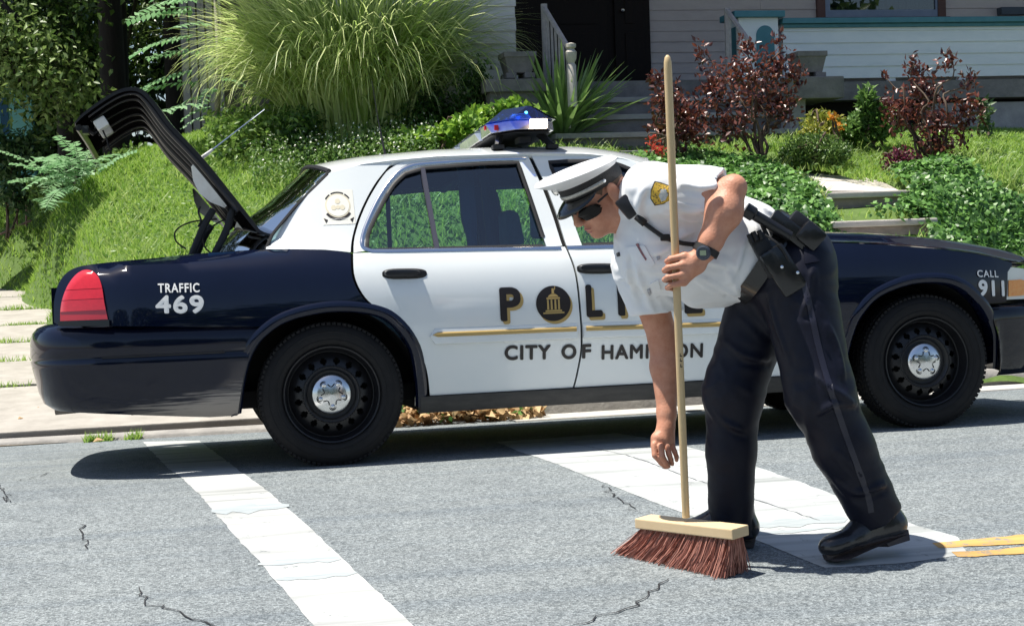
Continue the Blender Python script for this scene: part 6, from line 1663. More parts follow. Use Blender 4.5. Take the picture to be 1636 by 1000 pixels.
# ================================================================ GARDEN STEPS and path
M_SLAB = mat('path_concrete', (.46, .42, .38), .9, col2=(.62, .57, .52), scale=6, bump=.3, bscale=40)
M_RISER = mat('step_stone', (.20, .165, .15), .9, col2=(.36, .30, .27), scale=9, bump=.5, bscale=40)
gs = empty('garden_steps', tuple(at(1410, 370, 11.6))); thing(gs, 'concrete garden steps climbing through the ivy bank', 'steps')
def pg(o): o.parent = gs; o.matrix_parent_inverse = Matrix.Translation(gs.location).inverted(); return o
for (xa, xc, ytop, d, dep_, hh) in ((1332, 1492, 354, 11.5, .40, .19), (1318, 1462, 308, 12.1, .34, .19)):
    a = at(xa, ytop, d); c = at(xc, ytop, d); y = a[1]; z = a[2]; c = at_y(xc, ytop, y)
    pg(MB().box2((a[0], y, z - .6), (c[0], y + .06, z - .05)).build('step_riser', M_RISER, None, bevel=.006))
    pg(MB().box2((a[0] - .02, y - .03, z - .05), (c[0] + .02, y + dep_, z)).build('step_tread', M_SLAB, None, bevel=.012))
for k in range(2, 5):
    a = at(1340, 354, 11.5); z = a[2] - .19 * k + .19; y = a[1] - .34 * (k - 1)
    pg(MB().box2((a[0] - .02 + .03 * k, y - .03, z - .5), (a[0] + .72 + .03 * k, y + .36, z)).build('step_tread', M_SLAB, None, bevel=.012))
pth = empty('garden_path', tuple(at(1340, 288, 12.8))); pth['kind'] = 'structure'
def pslab(q4, name='path_slab'):
    V = [tuple(at(*q)) for q in q4]; V2 = [(x, y, z - .08) for x, y, z in V]
    b = MB(); b.add(V + V2, [(0, 1, 2, 3), (7, 6, 5, 4)] + [(i, i + 4, (i + 1) % 4 + 4, (i + 1) % 4) for i in range(4)]); o = b.build(name, M_SLAB, None, bevel=.006); o.parent = pth; o.matrix_parent_inverse = Matrix.Translation(pth.location).inverted()
pslab([(1322, 304, 12.25), (1440, 306, 12.35), (1412, 291, 12.9), (1300, 288, 12.75)])
pslab([(1298, 287, 12.8), (1408, 290.5, 12.95), (1370, 277, 13.6), (1266, 274, 13.4)])
pslab([(1264, 273, 13.5), (1330, 276, 13.65), (1270, 258, 14.1), (1200, 256, 14.0)])
pslab([(985, 252, 14.2), (1235, 254, 14.2), (1235, 246, 14.6), (990, 243, 14.6)])
# ================================================================ PLANTS
def leafmat(name, c1, c2, trans=.35, rough=.45, spec=.5): return mat(name, c1, rough, col2=c2, island=True, width=1.0, trans=trans, spec=spec)
def rot_frames(n, rg, up_bias=0.4):
    """random leaf frames: direction along the leaf and a normal"""
    d = rg.normal(0, 1, (n, 3)); d /= np.linalg.norm(d, axis=1)[:, None]
    nr = rg.normal(0, 1, (n, 3)); nr[:, 2] = np.abs(nr[:, 2]) + up_bias; nr -= d * (nr * d).sum(1)[:, None]; nr /= np.linalg.norm(nr, axis=1)[:, None]
    return d, nr
def leaves(P, d, nr, L_, W_, name, m, parent=None, fold=.25):
    """pointed leaves of 4 triangles folded along the midrib"""
    n = len(P); L_ = np.broadcast_to(L_, n)[:, None]; W_ = np.broadcast_to(W_, n)[:, None]
    s = np.cross(d, nr); A = P; T = P + d * L_; Mi = P + d * L_ * .5 - nr * W_ * fold * .0
    l = P + d * L_ * .45 + s * W_ * .5 + nr * W_ * fold; r = P + d * L_ * .45 - s * W_ * .5 + nr * W_ * fold
    V = np.stack([A, l, T, r], 1).reshape(-1, 3); i = np.arange(n)[:, None] * 4
    F = np.concatenate([i + np.array([0, 2, 1]), i + np.array([0, 3, 2])])
    return mesh_np(name, V, F, m, parent)
def stuff(o): o['kind'] = 'stuff'; return o
def in_ell(n, c, r, rg, shell=.5):
    p = rg.normal(0, 1, (n, 3)); p /= np.linalg.norm(p, axis=1)[:, None]; q = (shell + (1 - shell) * rg.random(n)) ** 1.0
    return np.array(c) + p * q[:, None] * np.array(r)
def normals_at(u, v, e=.05):
    gx = (ter(u + e, v) - ter(u - e, v)) / (2 * e); gy = (ter(u, v + e) - ter(u, v - e)) / (2 * e); n = np.stack([-gx, -gy, np.ones_like(gx)], 1); return n / np.linalg.norm(n, axis=1)[:, None]

# ---- lawn grass: short blades wherever the bank is not ivy
rg = np.random.default_rng(21)
def blades(U, V_, hgt, wid, m, name, lean=.5):
    n = len(U); Z_ = ter2(U, V_); nn_ = normals_at(U, V_)
    a = rg.random(n) * 6.283; dr = np.stack([np.cos(a), np.sin(a), 0 * a], 1); h = hgt * (.5 + rg.random(n)); side = np.stack([-np.sin(a + .6), np.cos(a + .6), 0 * a], 1)
    P = np.stack([U, V_, Z_ - .01], 1); mid = P + (np.array([0, 0, .85]) * h[:, None] * .55) + dr * (lean * .25 * h)[:, None]; tip = P + np.array([0, 0, 1.0]) * h[:, None] * .9 + dr * (lean * h)[:, None]
    w = (wid * (.6 + .8 * rg.random(n)))[:, None] / 2
    V = np.stack([P + side * w, P - side * w, mid + side * w * .8, mid - side * w * .8, tip], 1).reshape(-1, 3); i = np.arange(n)[:, None] * 5
    return stuff(mesh_np(name, V, [np.concatenate([i + np.array([0, 1, 3]), i + np.array([0, 3, 2]), i + np.array([2, 3, 4])])], m))
IVY = [(1010, 262), (1110, 246), (1210, 262), (1250, 276), (1290, 300), (1325, 330), (1340, 380), (1200, 400), (1040, 400), (1000, 330)]
IVY2 = [(1340, 322), (1400, 325), (1470, 305), (1425, 272), (1500, 262), (1550, 276), (1590, 312), (1650, 345), (1700, 430), (1480, 420), (1500, 372), (1455, 340), (1400, 342)]
STEPS1 = [(1300, 284), (1440, 292), (1465, 316), (1436, 340), (1340, 342), (1320, 318)]; STEPS2 = [(1336, 349), (1492, 349), (1492, 380), (1336, 380)]
PATH = [(1300, 280), (1260, 268), (1380, 268), (1490, 310), (1500, 372), (1330, 376), (1320, 312)]
def grass_mask(U, V_):
    q = to_px(np.stack([U, V_, ter(U, V_)], 1)); ok = (q[:, 0] > -60) & (q[:, 0] < 1700)
    iv = inside(q, STEPS1) | inside(q, STEPS2) | inside(q, IVY) | inside(q, IVY2) | inside(q, [(1322, 304), (1440, 306), (1330, 276), (1200, 256), (1250, 270)]) | inside(q, [(985, 252), (1240, 255), (1240, 244), (985, 243)])
    return ok & ~iv & (V_ < 8.0 + np.where(U < 0, 6, 0))
n = 300000
U = -4 + 12.5 * rg.random(n) ** 1.1; Vv = 2.75 + 8.5 * rg.random(n)
k = (U > edge_x(Vv) - .25 + .2 * rg.random(n)) & ~((Vv < 3.5) & (U < 1.3)); U, Vv = U[k], Vv[k]; k = grass_mask(U, Vv); U, Vv = U[k], Vv[k]
M_GRASS = leafmat('grass_blade', (.13, .28, .03), (.42, .58, .12), .45, .5)
blades(U, Vv, .055, .011, M_GRASS, 'grass', .6)
nf = 70000; U = -7 + 6 * rg.random(nf); Vv = 8 + 9 * rg.random(nf); k = (U > edge_x(Vv) - .25 + .2 * rg.random(nf)) | (Vv > 15.2); U, Vv = U[k], Vv[k]
blades(U, Vv, .07, .016, M_GRASS, 'grass', .6)
# taller tufts and weeds through the lawn
cu = rg.random(500) * 8 - 2; cv = 3.4 + 5 * rg.random(500); kk_ = rg.integers(0, 500, 14000)
U = cu[kk_] + rg.normal(0, .07, 14000); Vv = cv[kk_] + rg.normal(0, .07, 14000); k = (U > edge_x(Vv) + .05) & ~((Vv < 3.5) & (U < 1.3)); U, Vv = U[k], Vv[k]; k = grass_mask(U, Vv)
blades(U[k], Vv[k], .11, .014, leafmat('weed_blade', (.11, .24, .03), (.46, .58, .18), .45), 'tall_grass', .7)
# broad-leaved weeds and clover heads
n = 9000; U = -2 + 9 * rg.random(n); Vv = 3.2 + 5 * rg.random(n); k = (U > edge_x(Vv) + .1) & ~((Vv < 3.5) & (U < 1.3)); U, Vv = U[k], Vv[k]; k = grass_mask(U, Vv); U, Vv = U[k], Vv[k]; n = len(U)
d, nr = rot_frames(n, rg, 1.5); d[:, 2] *= .3; P = np.stack([U, Vv, ter(U, Vv) + .03 + .03 * rg.random(n)], 1)
stuff(leaves(P, d, nr, .05, .03, 'lawn_weeds', leafmat('weed_leaf', (.06, .15, .03), (.30, .42, .16), .35)))
# ---- ivy on the bank
def ivy_pts(poly, n, lo=10.2, hi=14.5):
    out = []
    while sum(map(len, out)) < n:
        q = rg.random((4000, 2)) * (np.ptp(np.array(poly), 0)) + np.array(poly).min(0); q = q[inside(q, poly) & ~inside(q, STEPS1) & ~inside(q, STEPS2)]
        out.append(q)
    q = np.concatenate(out)[:n]
    # march the sight lines to the terrain
    v = -RC[:, 2][None] + np.outer((q[:, 0] - 818) / FPX, RC[:, 0]) + np.outer((500 - q[:, 1]) / FPX, RC[:, 1]); t = np.full(n, lo)
    for s in np.linspace(lo, hi, 60):
        P = CAM + v * s; h = P[:, 2] - ter(P[:, 0], P[:, 1]); t = np.where((h > 0), s, t)
    P = CAM + v * t[:, None]; P[:, :2] += rg.normal(0, .03, (n, 2)); P[:, 2] = ter(P[:, 0], P[:, 1]); return P
M_IVY = leafmat('ivy_leaf', (.02, .085, .014), (.20, .40, .09), .28, .42, .5)
for poly, n in ((IVY, 17000), (IVY2, 22000)):
    P = ivy_pts(poly, n); m_ = len(P); cl_ = .5 + .5 * np.sin(P[:, 0] * 5.3 + 2 * np.sin(P[:, 1] * 4.1)) * np.sin(P[:, 1] * 6.7 + P[:, 0] * 2.2); P[:, 2] += .01 + (.05 + .08 * cl_) * rg.random(m_) ** 1.3
    nn_ = normals_at(P[:, 0], P[:, 1]); nr = nn_ + rg.normal(0, .45, (m_, 3)); nr /= np.linalg.norm(nr, axis=1)[:, None]; d = rg.normal(0, 1, (m_, 3)); d -= nr * (d * nr).sum(1)[:, None]; d /= np.linalg.norm(d, axis=1)[:, None]
    stuff(leaves(P, d, nr, *(2 * [.034 + .026 * rg.random(m_)]), 'ivy', M_IVY, fold=-.15))

# ---- shrubs made of stems and leaves
def stems_of(rootp, tips, m, parent, r0=.016, name='stem', wob=.05):
    for tp in tips:
        a = np.array(rootp) + rg.normal(0, .03, 3) * [1, 1, 0]; c = np.array(tp); k = [a + (c - a) * t + rg.normal(0, wob, 3) * math.sin(math.pi * t) + np.array([0, 0, .12 * math.sin(math.pi * t)]) for t in np.linspace(0, 1, 6)]
        MB().tube(cr(k, 3), np.linspace(r0, r0 * .25, 16), 5).build(name, m, parent, smooth=True)
def shrub(name, px, pyb, d, blobs, nleaf, L_, W_, m, mstem, label, cat='shrub', group=None, stems=6, shell=.25, lift=0.0, foldv=.25, up=.4, twigs=True):
    """blobs: (px, py, rx_px, ry_px, weight)"""
    b0 = at(px, pyb, d); b0 = np.array([b0[0], b0[1], min(b0[2], float(ter(b0[0], b0[1])) + .02)])
    r = empty(name, tuple(b0)); thing(r, label, cat, group); sc = d / FPX
    Ps = []; tips = []
    tot = sum(b[2] * b[3] for b in blobs)
    for (x, y, rx, ry) in blobs:
        c = at(x, y, d + rg.normal(0, .12)); n = int(nleaf * rx * ry / tot); R_ = np.array([rx * sc, min(rx, 60) * sc * .8, ry * sc]); Ps.append(in_ell(n, c, R_, rg, shell)); tips.append(c + rg.normal(0, .3, 3) * R_)
    P = np.concatenate(Ps) - b0; n = len(P)
    dv, nr = rot_frames(n, rg, up); dv[:, 2] += .25; dv /= np.linalg.norm(dv, axis=1)[:, None]
    o = leaves(P, dv, nr, L_ * (.6 + .8 * rg.random(n)), W_ * (.7 + .6 * rg.random(n)), 'foliage', m, r, foldv); stuff(o)
    if stems: stems_of((0, 0, 0), [t - b0 for t in tips[:stems]], mstem, r)
    return r
M_PURP = leafmat('purple_leaf', (.035, .010, .014), (.24, .075, .05), .25, .36, .7)
M_STEM = mat('brown_stem', (.07, .045, .03), .85, col2=(.14, .10, .07), scale=30)
shrub('purple_shrub', 1215, 262, 13.3, [(1190, 120, 60, 45), (1240, 110, 42, 46), (1140, 140, 40, 50), (1215, 165, 60, 50), (1160, 200, 55, 45), (1250, 175, 38, 45), (1120, 85, 16, 22), (1195, 75, 22, 24), (1245, 68, 13, 20), (1270, 120, 22, 30), (1110, 185, 26, 26)], 1900, .058, .032, M_PURP, M_STEM, 'large purple-leaved shrub in front of the porch steps', 'shrub', 'purple-leaved shrubs', 9, .15)
shrub('purple_shrub', 1078, 262, 13.4, [(1066, 165, 34, 40), (1090, 190, 36, 40), (1060, 205, 30, 30), (1050, 130, 18, 16), (1100, 215, 36, 28)], 1100, .060, .032, M_PURP, M_STEM, 'low purple-leaved shrub directly behind the broom handle', 'shrub', 'purple-leaved shrubs', 5, .15)
shrub('purple_shrub', 1480, 268, 13.2, [(1475, 150, 40, 50), (1500, 200, 45, 45), (1445, 185, 40, 40), (1540, 190, 30, 46), (1460, 110, 22, 26), (1515, 100, 20, 26), (1548, 130, 17, 26), (1413, 122, 9, 8), (1420, 170, 18, 30), (1500, 235, 44, 26), (1560, 175, 16, 26)], 1500, .056, .031, M_PURP, M_STEM, 'tall purple-leaved shrub in front of the bluish porch parapet', 'shrub', 'purple-leaved shrubs', 9, .15)
shrub('barberry', 1440, 284, 12.9, [(1440, 258, 34, 24), (1425, 275, 20, 12)], 700, .035, .025, leafmat('barberry_leaf', (.05, .006, .018), (.20, .03, .06), .2), M_STEM, 'small round dark red barberry at the foot of the tall purple shrub', 'shrub', None, 3)
shrub('green_shrub', 1300, 262, 13.2, [(1300, 238, 56, 26), (1270, 250, 30, 16), (1335, 245, 30, 18)], 4200, .04, .014, leafmat('yew_needle', (.03, .09, .015), (.20, .32, .07), .25), M_STEM, 'low spreading dark green shrub beside the garden path', 'shrub', None, 3, .4)
shrub('golden_shrub', 1318, 232, 13.9, [(1312, 196, 36, 20), (1330, 205, 30, 18), (1300, 212, 26, 14)], 1600, .05, .02, leafmat('golden_leaf', (.14, .20, .03), (.44, .42, .07), .4), M_STEM, 'yellow-green shrub between the dark green shrub and the stone pedestal', 'shrub', None, 3, .3)
shrub('flower', 1345, 215, 13.7, [(1342, 203, 10, 8), (1330, 188, 8, 8)], 40, .04, .035, leafmat('orange_petal', (.75, .30, .03), (.85, .45, .08), .4), M_STEM, 'orange flowers at the edge of the yellow-green shrub', 'flowers', None, 2)
shrub('leafy_plant', 1395, 232, 13.8, [(1380, 205, 34, 26), (1410, 195, 24, 34), (1355, 215, 20, 18), (1385, 165, 16, 30)], 1500, .075, .035, leafmat('bright_weed_leaf', (.06, .15, .03), (.20, .34, .09), .4), M_STEM, 'bright green leafy weeds left of the tall purple shrub', 'plant', None, 5, .2)
shrub('leafy_plant', 1578, 235, 14.2, [(1575, 195, 14, 26), (1570, 170, 8, 14)], 140, .07, .03, leafmat('dull_leaf', (.04, .09, .03), (.12, .2, .08), .4), M_STEM, 'slender green plant standing right of the tall purple shrub', 'plant', None, 3, .2)
shrub('red_flower_bed', 1052, 262, 13.2, [(1052, 238, 22, 16), (1040, 225, 12, 10)], 110, .04, .02, leafmat('red_petal', (.50, .04, .03), (.80, .16, .10), .4), M_STEM, 'red flowers at the foot of the low purple shrub', 'flowers', None, 3)
shrub('leafy_plant', 1330, 335, 11.5, [], 0, .05, .03, M_IVY, M_STEM, 'x') if False else None
# green plants between roof light bar and ornamental grass
shrub('leafy_plant', 700, 246, 13.6, [(690, 222, 50, 18), (740, 205, 40, 22), (650, 232, 36, 14), (775, 190, 36, 22), (815, 175, 24, 18), (835, 200, 40, 30)], 2300, .07, .05, leafmat('vine_leaf', (.10, .24, .025), (.36, .55, .08), .4), M_STEM, 'bright green leafy plants behind the light bar', 'plant', None, 5, .3)
shrub('privet', 740, 200, 14.6, [(748, 150, 30, 50), (765, 125, 22, 36), (720, 190, 46, 40), (680, 180, 50, 50), (620, 195, 50, 44), (770, 190, 30, 40), (560, 205, 50, 36), (480, 205, 50, 36)], 5200, .05, .025, leafmat('privet_leaf', (.02, .06, .012), (.10, .2, .04), .3), M_STEM, 'dark green bush between the tall ornamental grass and the stone pedestal', 'shrub', None, 4, .3)

# ---- tall ornamental grass
og = ground_at(584, 232, 11, 16); og = np.array([og[0], og[1] + .3, og[2]])
ogr = empty('ornamental_grass', tuple(og)); thing(ogr, 'huge clump of arching striped ornamental grass on the lawn', 'ornamental grass')
n = 6800; a = rg.random(n) * 6.283; rad = .66 * np.sqrt(rg.random(n)); base_ = np.stack([rad * np.cos(a), rad * np.sin(a) * .8, np.zeros(n)], 1)
out = np.stack([np.cos(a + (az_ := rg.normal(0, .7, n))), np.sin(a + az_), 0 * a], 1); Ln = 1.1 + 1.0 * rg.random(n); arch_ = np.where(rg.random(n) < .30, .8 + .6 * rg.random(n), .25 + .6 * rg.random(n)); nseg = 8
V = np.zeros((n, nseg + 1, 2, 3)); th0 = .02 + .34 * rg.random(n) ** 1.3; wb = .006 + .009 * rg.random(n)
P = base_.copy(); side = np.cross(out, [0, 0, 1.0]) + rg.normal(0, .25, (n, 3)); side /= np.linalg.norm(side, axis=1)[:, None]
for s in range(nseg + 1):
    t = s / nseg; w = wb * (1 - t ** 2.2) + .0008
    V[:, s, 0] = P + side * w[:, None]; V[:, s, 1] = P - side * w[:, None]
    th = th0 + arch_ * 2.3 * t ** 1.5; st_ = (Ln / nseg)[:, None]; P = P + st_ * (out * np.sin(th)[:, None] + np.array([0, 0, 1.0]) * np.cos(th)[:, None])
i = (np.arange(n) * (nseg + 1) * 2)[:, None]; F = np.concatenate([i + np.array([2 * s, 2 * s + 1, 2 * s + 3, 2 * s + 2]) for s in range(nseg)])
stuff(mesh_np('grass_blades', V.reshape(-1, 3), F, leafmat('pampas_blade', (.26, .40, .07), (.86, .92, .46), .5, .3, .6), ogr, smooth=True))
n2 = 900; a = rg.random(n2) * 6.283; rad = .45 * np.sqrt(rg.random(n2)); P0 = np.stack([rad * np.cos(a), rad * np.sin(a) * .8, 0 * a], 1); h = .5 + .6 * rg.random(n2); P1 = P0 * 1.25 + np.array([0, 0, 1.0]) * h[:, None]; sd = np.stack([-np.sin(a), np.cos(a), 0 * a], 1) * .008
V = np.stack([P0 + sd, P0 - sd, P1 + sd * .4, P1 - sd * .4], 1).reshape(-1, 3); i = np.arange(n2)[:, None] * 4
stuff(mesh_np('dry_stalks', V, i + np.array([0, 1, 3, 2]), leafmat('dry_stalk', (.20, .15, .07), (.42, .34, .17), .2), ogr))

# ---- yucca: every sword leaf a part
yb_ = ground_at(900, 236, 11, 16); yr = empty('yucca', tuple(yb_ + np.array([0, 0, -.03]))); thing(yr, 'spiky green yucca with sword leaves behind the light bar', 'yucca')
M_YUC = mat('yucca_leaf', (.15, .28, .07), .35, col2=(.34, .48, .18), scale=5, trans=.25)
def sword(L_, bend, w):
    V = []; F = []; nseg = 7
    for s in range(nseg + 1):
        t = s / nseg; ww = w * (.55 + .45 * math.sin(min(1, t * 2.2) * 1.57)) * (1 - t ** 3) + .001; x = L_ * t; z = -bend * L_ * t ** 2.5
        V += [(x, -ww, z + .35 * ww), (x, 0, z), (x, ww, z + .35 * ww)]
    for s in range(nseg):
        for q in (0, 1): F.append((s * 3 + q, s * 3 + q + 1, s * 3 + q + 4, s * 3 + q + 3))
    me = bpy.data.meshes.new('leaf'); me.from_pydata(V, [], F); me.polygons.foreach_set('use_smooth', np.ones(len(F), bool)); me.materials.append(M_YUC); return me
sw = [sword(.62, .0, .019), sword(.68, .06, .021), sword(.60, .18, .020), sword(.55, .34, .019)]
for k in range(210):
    o = bpy.data.objects.new('leaf', sw[rg.integers(0, 4)]); COL.objects.link(o); o.parent = yr
    az = rg.random() * 6.283; el = rg.uniform(.25, 1.45); o.rotation_euler = (rg.normal(0, .3), -el, az); o.location = (.07 * math.cos(az), .07 * math.sin(az), .05 + .2 * rg.random()); s_y = rg.uniform(.85, 1.35); o.scale = (s_y, s_y, s_y)
# small white-flowered weeds along the top of the bank
n = 2600; q = np.stack([400 + 300 * rg.random(n), 0 * rg.random(n)], 1); P = []
for x in q[:, 0]:
    g = at(x, 240 + rg.normal(0, 6), 13.6 + rg.normal(0, .35)); P.append((g[0], g[1], float(ter(g[0], g[1]))))
P = np.array(P); P[:, 2] += .05 + .22 * rg.random(n); d, nr = rot_frames(n, rg, 1.0)
stuff(leaves(P, d, nr, .045, .022, 'bank_weeds', leafmat('bank_weed', (.05, .13, .02), (.20, .32, .08), .35)))
k = rg.integers(0, n, 420); stuff(leaves(P[k] + [0, 0, .06], d[k], nr[k], .022, .02, 'white_blossoms', mat('white_petal', (.72, .72, .62), .7)))
n = 3200; P = []
for _ in range(n):
    x = 330 + 160 * rg.random(); g = at(x, 225 + 25 * rg.random(), 15 + rg.normal(0, .5)); P.append((g[0], g[1], float(ter(g[0], g[1])) + .45 * rg.random()))
d, nr = rot_frames(n, rg, .8); stuff(leaves(np.array(P), d, nr, .07, .035, 'undergrowth', leafmat('undergrowth_leaf', (.05, .13, .02), (.24, .36, .08), .4)))

# ---- compound-leaf saplings: each frond a part
def frond_mesh(L_, nleaf, lw, ll, droop):
    V = []; F = []
    def add(a, b_, c, e): o = len(V); V.extend([a, b_, c, e]); F.append((o, o + 1, o + 2)); F.append((o, o + 2, o + 3))
    cur = lambda t: np.array([L_ * t, 0, .35 * L_ * t - droop * L_ * t * t])
    for s in range(8):
        a, b_ = cur(s / 8), cur((s + 1) / 8); add(tuple(a + [0, .004, 0]), tuple(a - [0, .004, 0]), tuple(b_ - [0, .003, 0]), tuple(b_ + [0, .003, 0]))
    for k in range(nleaf):
        t = .18 + .82 * k / nleaf; p = cur(t); l = ll * (1 - .45 * t) * (.9 + .2 * rg.random())
        for s in (-1, 1):
            dr = np.array([.35, s, -.25 + .15 * rg.normal()]); dr /= np.linalg.norm(dr); w = np.array([1, -s * .35, .1]) * lw / 2
            add(tuple(p), tuple(p + dr * l * .4 + w), tuple(p + dr * l), tuple(p + dr * l * .45 - w))
    me = bpy.data.meshes.new('frond'); me.from_pydata([tuple(map(float, v)) for v in V], [], F); return me
M_AIL = leafmat('ailanthus_leaf', (.16, .34, .14), (.36, .56, .32), .4, .5)
fm = [frond_mesh(.85, 13, .055, .17, .35), frond_mesh(.75, 12, .05, .16, .2), frond_mesh(.6, 10, .05, .14, .45)]
for f_ in fm: f_.materials.append(M_AIL)
def sapling(name, px, pyb, d, frs, label, trunk_top):
    b0 = at(px, pyb, d); b0[2] = min(b0[2], float(ter(b0[0], b0[1]))); r = empty(name, tuple(b0)); thing(r, label, 'sapling')
    MB().tube([(0, 0, 0), tuple((at(*trunk_top) - b0) * .5 + [0.05, 0, 0]), tuple(at(*trunk_top) - b0)], (.035, .028, .012), 6).build('trunk', mat('grey_bark', (.16, .14, .12), .9, col2=(.30, .27, .24), scale=20), r, smooth=True)
    for (x, y, dd, az, tilt, s, k) in frs:
        o = bpy.data.objects.new('frond', fm[k]); COL.objects.link(o); o.parent = r; o.location = tuple(at(x, y, d + dd) - b0); o.rotation_euler = (rg.normal(0, .2), tilt, az); o.scale = (s, s, s)
    return r
fr = [(330, 15, -.2, 3.1, .15, 1.0, 0), (330, 55, -.3, 3.3, .3, 1.0, 0), (335, 80, -.1, 3.0, .25, .9, 1), (330, 110, -.35, 3.2, .35, 1.0, 0), (335, 130, -.3, 3.35, .3, 1.0, 1), (335, 150, -.1, 2.9, .35, .8, 2), (340, 20, .1, .2, .2, .8, 1), (345, 60, -.2, -.5, .3, .8, 2), (330, 0, -.3, 2.6, .1, 1.0, 0), (345, 170, -.4, 3.5, .3, .7, 2), (340, 95, -.45, -1.7, .2, .8, 2), (338, 40, -.45, -2.2, .3, .9, 1), (342, 140, -.45, -1.9, .4, .8, 2), (338, -20, -.2, 3.4, .1, 1.0, 0), (335, 165, -.5, -2.6, .35, .9, 1), (330, -10, -.3, -2.4, .2, .9, 0), (345, 125, .1, .3, .2, .7, 2), (338, 185, -.2, 3.0, .3, .6, 2)]
sapling('tree_of_heaven', 345, 235, 16.2, fr, 'sapling with long feathery compound leaves left of the ornamental grass', (340, -60, 16.2))
fr = []
for k in range(44):
    a = rg.random() * 6.283; fr.append((115 + rg.normal(0, 22), 285 + rg.normal(0, 22), -.3 + rg.normal(0, .2), a, rg.uniform(-.5, .35), rg.uniform(.62, .95), int(rg.integers(0, 3))))
sapling('fern_bush', 115, 330, 16.6, fr, 'feathery light green bush low on the bank at the far left', (115, 265, 16.6))
shrub('leafy_plant', 80, 335, 17.2, [(75, 305, 34, 30), (150, 300, 26, 30), (185, 265, 30, 26), (225, 250, 40, 20)], 2200, .07, .035, leafmat('shady_leaf', (.04, .11, .02), (.22, .34, .08), .4), M_STEM, 'green undergrowth round the feathery bush at the far left', 'plant', None, 4, .25)

# ---- trees at the left, and the deep shade under them
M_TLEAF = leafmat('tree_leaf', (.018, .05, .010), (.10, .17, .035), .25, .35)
M_BARK = mat('shaded_bark', (.012, .010, .009), .95, col2=(.035, .03, .026), scale=12, stretch=(1, 1, .25), bump=.6, bscale=20)  # bark darkened, the deep shade on the trunks put into its colour
def tree(px, pyb, d, h, blobs, nleaf, label, tr=.22, L_=.10, m=M_TLEAF, lean=0.0):
    b0 = at(px, pyb, d); b0[2] = min(b0[2], float(ter(b0[0], b0[1]))); r = empty('tree', tuple(b0)); thing(r, label, 'tree', 'shady trees left of the house')
    MB().tube(cr([(0, 0, -.2), (lean * .3, 0, h * .35), (lean * .7, .1, h * .7), (lean, .1, h)], 4), np.linspace(tr, tr * .35, 13), 10).build('trunk', M_BARK, r, smooth=True)
    Ps = []; tot = sum(R_[0] * R_[2] for _, R_ in blobs)
    for c, R_ in blobs:
        n = int(nleaf * R_[0] * R_[2] / tot); sub_ = max(6, n // 90); cc = in_ell(sub_, c, R_, rg, .35); q = cc[rg.integers(0, sub_, n)] + rg.normal(0, .17, (n, 3)); Ps.append(q)
        MB().tube([(lean * .6, 0, h * .55), tuple(np.array(c) * .5 + np.array([lean * .3, 0, h * .3])), tuple(c)], (tr * .4, tr * .22, .02), 6).build('limb', M_BARK, r, smooth=True)
    P = np.concatenate(Ps); n = len(P); dv, nr = rot_frames(n, rg, .5); dv[:, 2] -= .35; dv /= np.linalg.norm(dv, axis=1)[:, None]
    stuff(leaves(P, dv, nr, L_ * (.6 + .8 * rg.random(n)), L_ * .55 * (.7 + .6 * rg.random(n)), 'crown', m, r))
    return r
def wb_(px, py, d, b0): return tuple(at(px, py, d) - b0)
def tree_px(px, pyb, d, h, bl, nleaf, label, **k):
    b0 = at(px, pyb, d); b0[2] = min(b0[2], float(ter(b0[0], b0[1]))); s = d / FPX
    return tree(px, pyb, d, h, [(wb_(x, y, d + dd, b0), (rx * s, max(.5, rx * s * .8), ry * s)) for x, y, dd, rx, ry in bl], nleaf, label, **k)
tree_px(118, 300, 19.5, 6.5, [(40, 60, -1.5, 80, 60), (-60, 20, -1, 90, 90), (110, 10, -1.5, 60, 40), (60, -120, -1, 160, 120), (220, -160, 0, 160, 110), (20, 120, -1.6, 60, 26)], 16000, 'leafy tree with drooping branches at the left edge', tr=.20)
tree_px(188, 280, 21.5, 8, [(180, -140, 0, 200, 110), (330, -170, .5, 170, 110), (60, -60, 1.5, 120, 100), (120, 60, 1.6, 60, 70)], 15000, 'tree with shade-darkened trunk behind the boot lid', tr=.2)
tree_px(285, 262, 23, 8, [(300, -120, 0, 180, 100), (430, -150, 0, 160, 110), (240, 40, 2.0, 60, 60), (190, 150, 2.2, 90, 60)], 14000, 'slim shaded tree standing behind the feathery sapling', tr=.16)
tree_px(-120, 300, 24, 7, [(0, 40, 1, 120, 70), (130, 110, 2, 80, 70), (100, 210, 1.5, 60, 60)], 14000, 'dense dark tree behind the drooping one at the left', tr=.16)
# small drooping twigs with bright leaves in front of the shade
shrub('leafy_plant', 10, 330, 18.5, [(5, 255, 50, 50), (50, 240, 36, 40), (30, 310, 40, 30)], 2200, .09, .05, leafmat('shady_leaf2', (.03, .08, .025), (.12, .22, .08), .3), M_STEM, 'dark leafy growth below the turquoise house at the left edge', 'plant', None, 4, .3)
tree_px(-40, 300, 17.5, 6, [(30, 130, 0, 46, 20), (90, 170, .4, 36, 18), (60, 90, 0, 70, 26), (110, 140, .2, 30, 40), (10, 60, 0, 60, 40)], 3600, 'tree with small sunlit leaves hanging in from the left edge', tr=.14, L_=.085, m=leafmat('lit_leaf', (.05, .11, .02), (.26, .36, .11), .35))
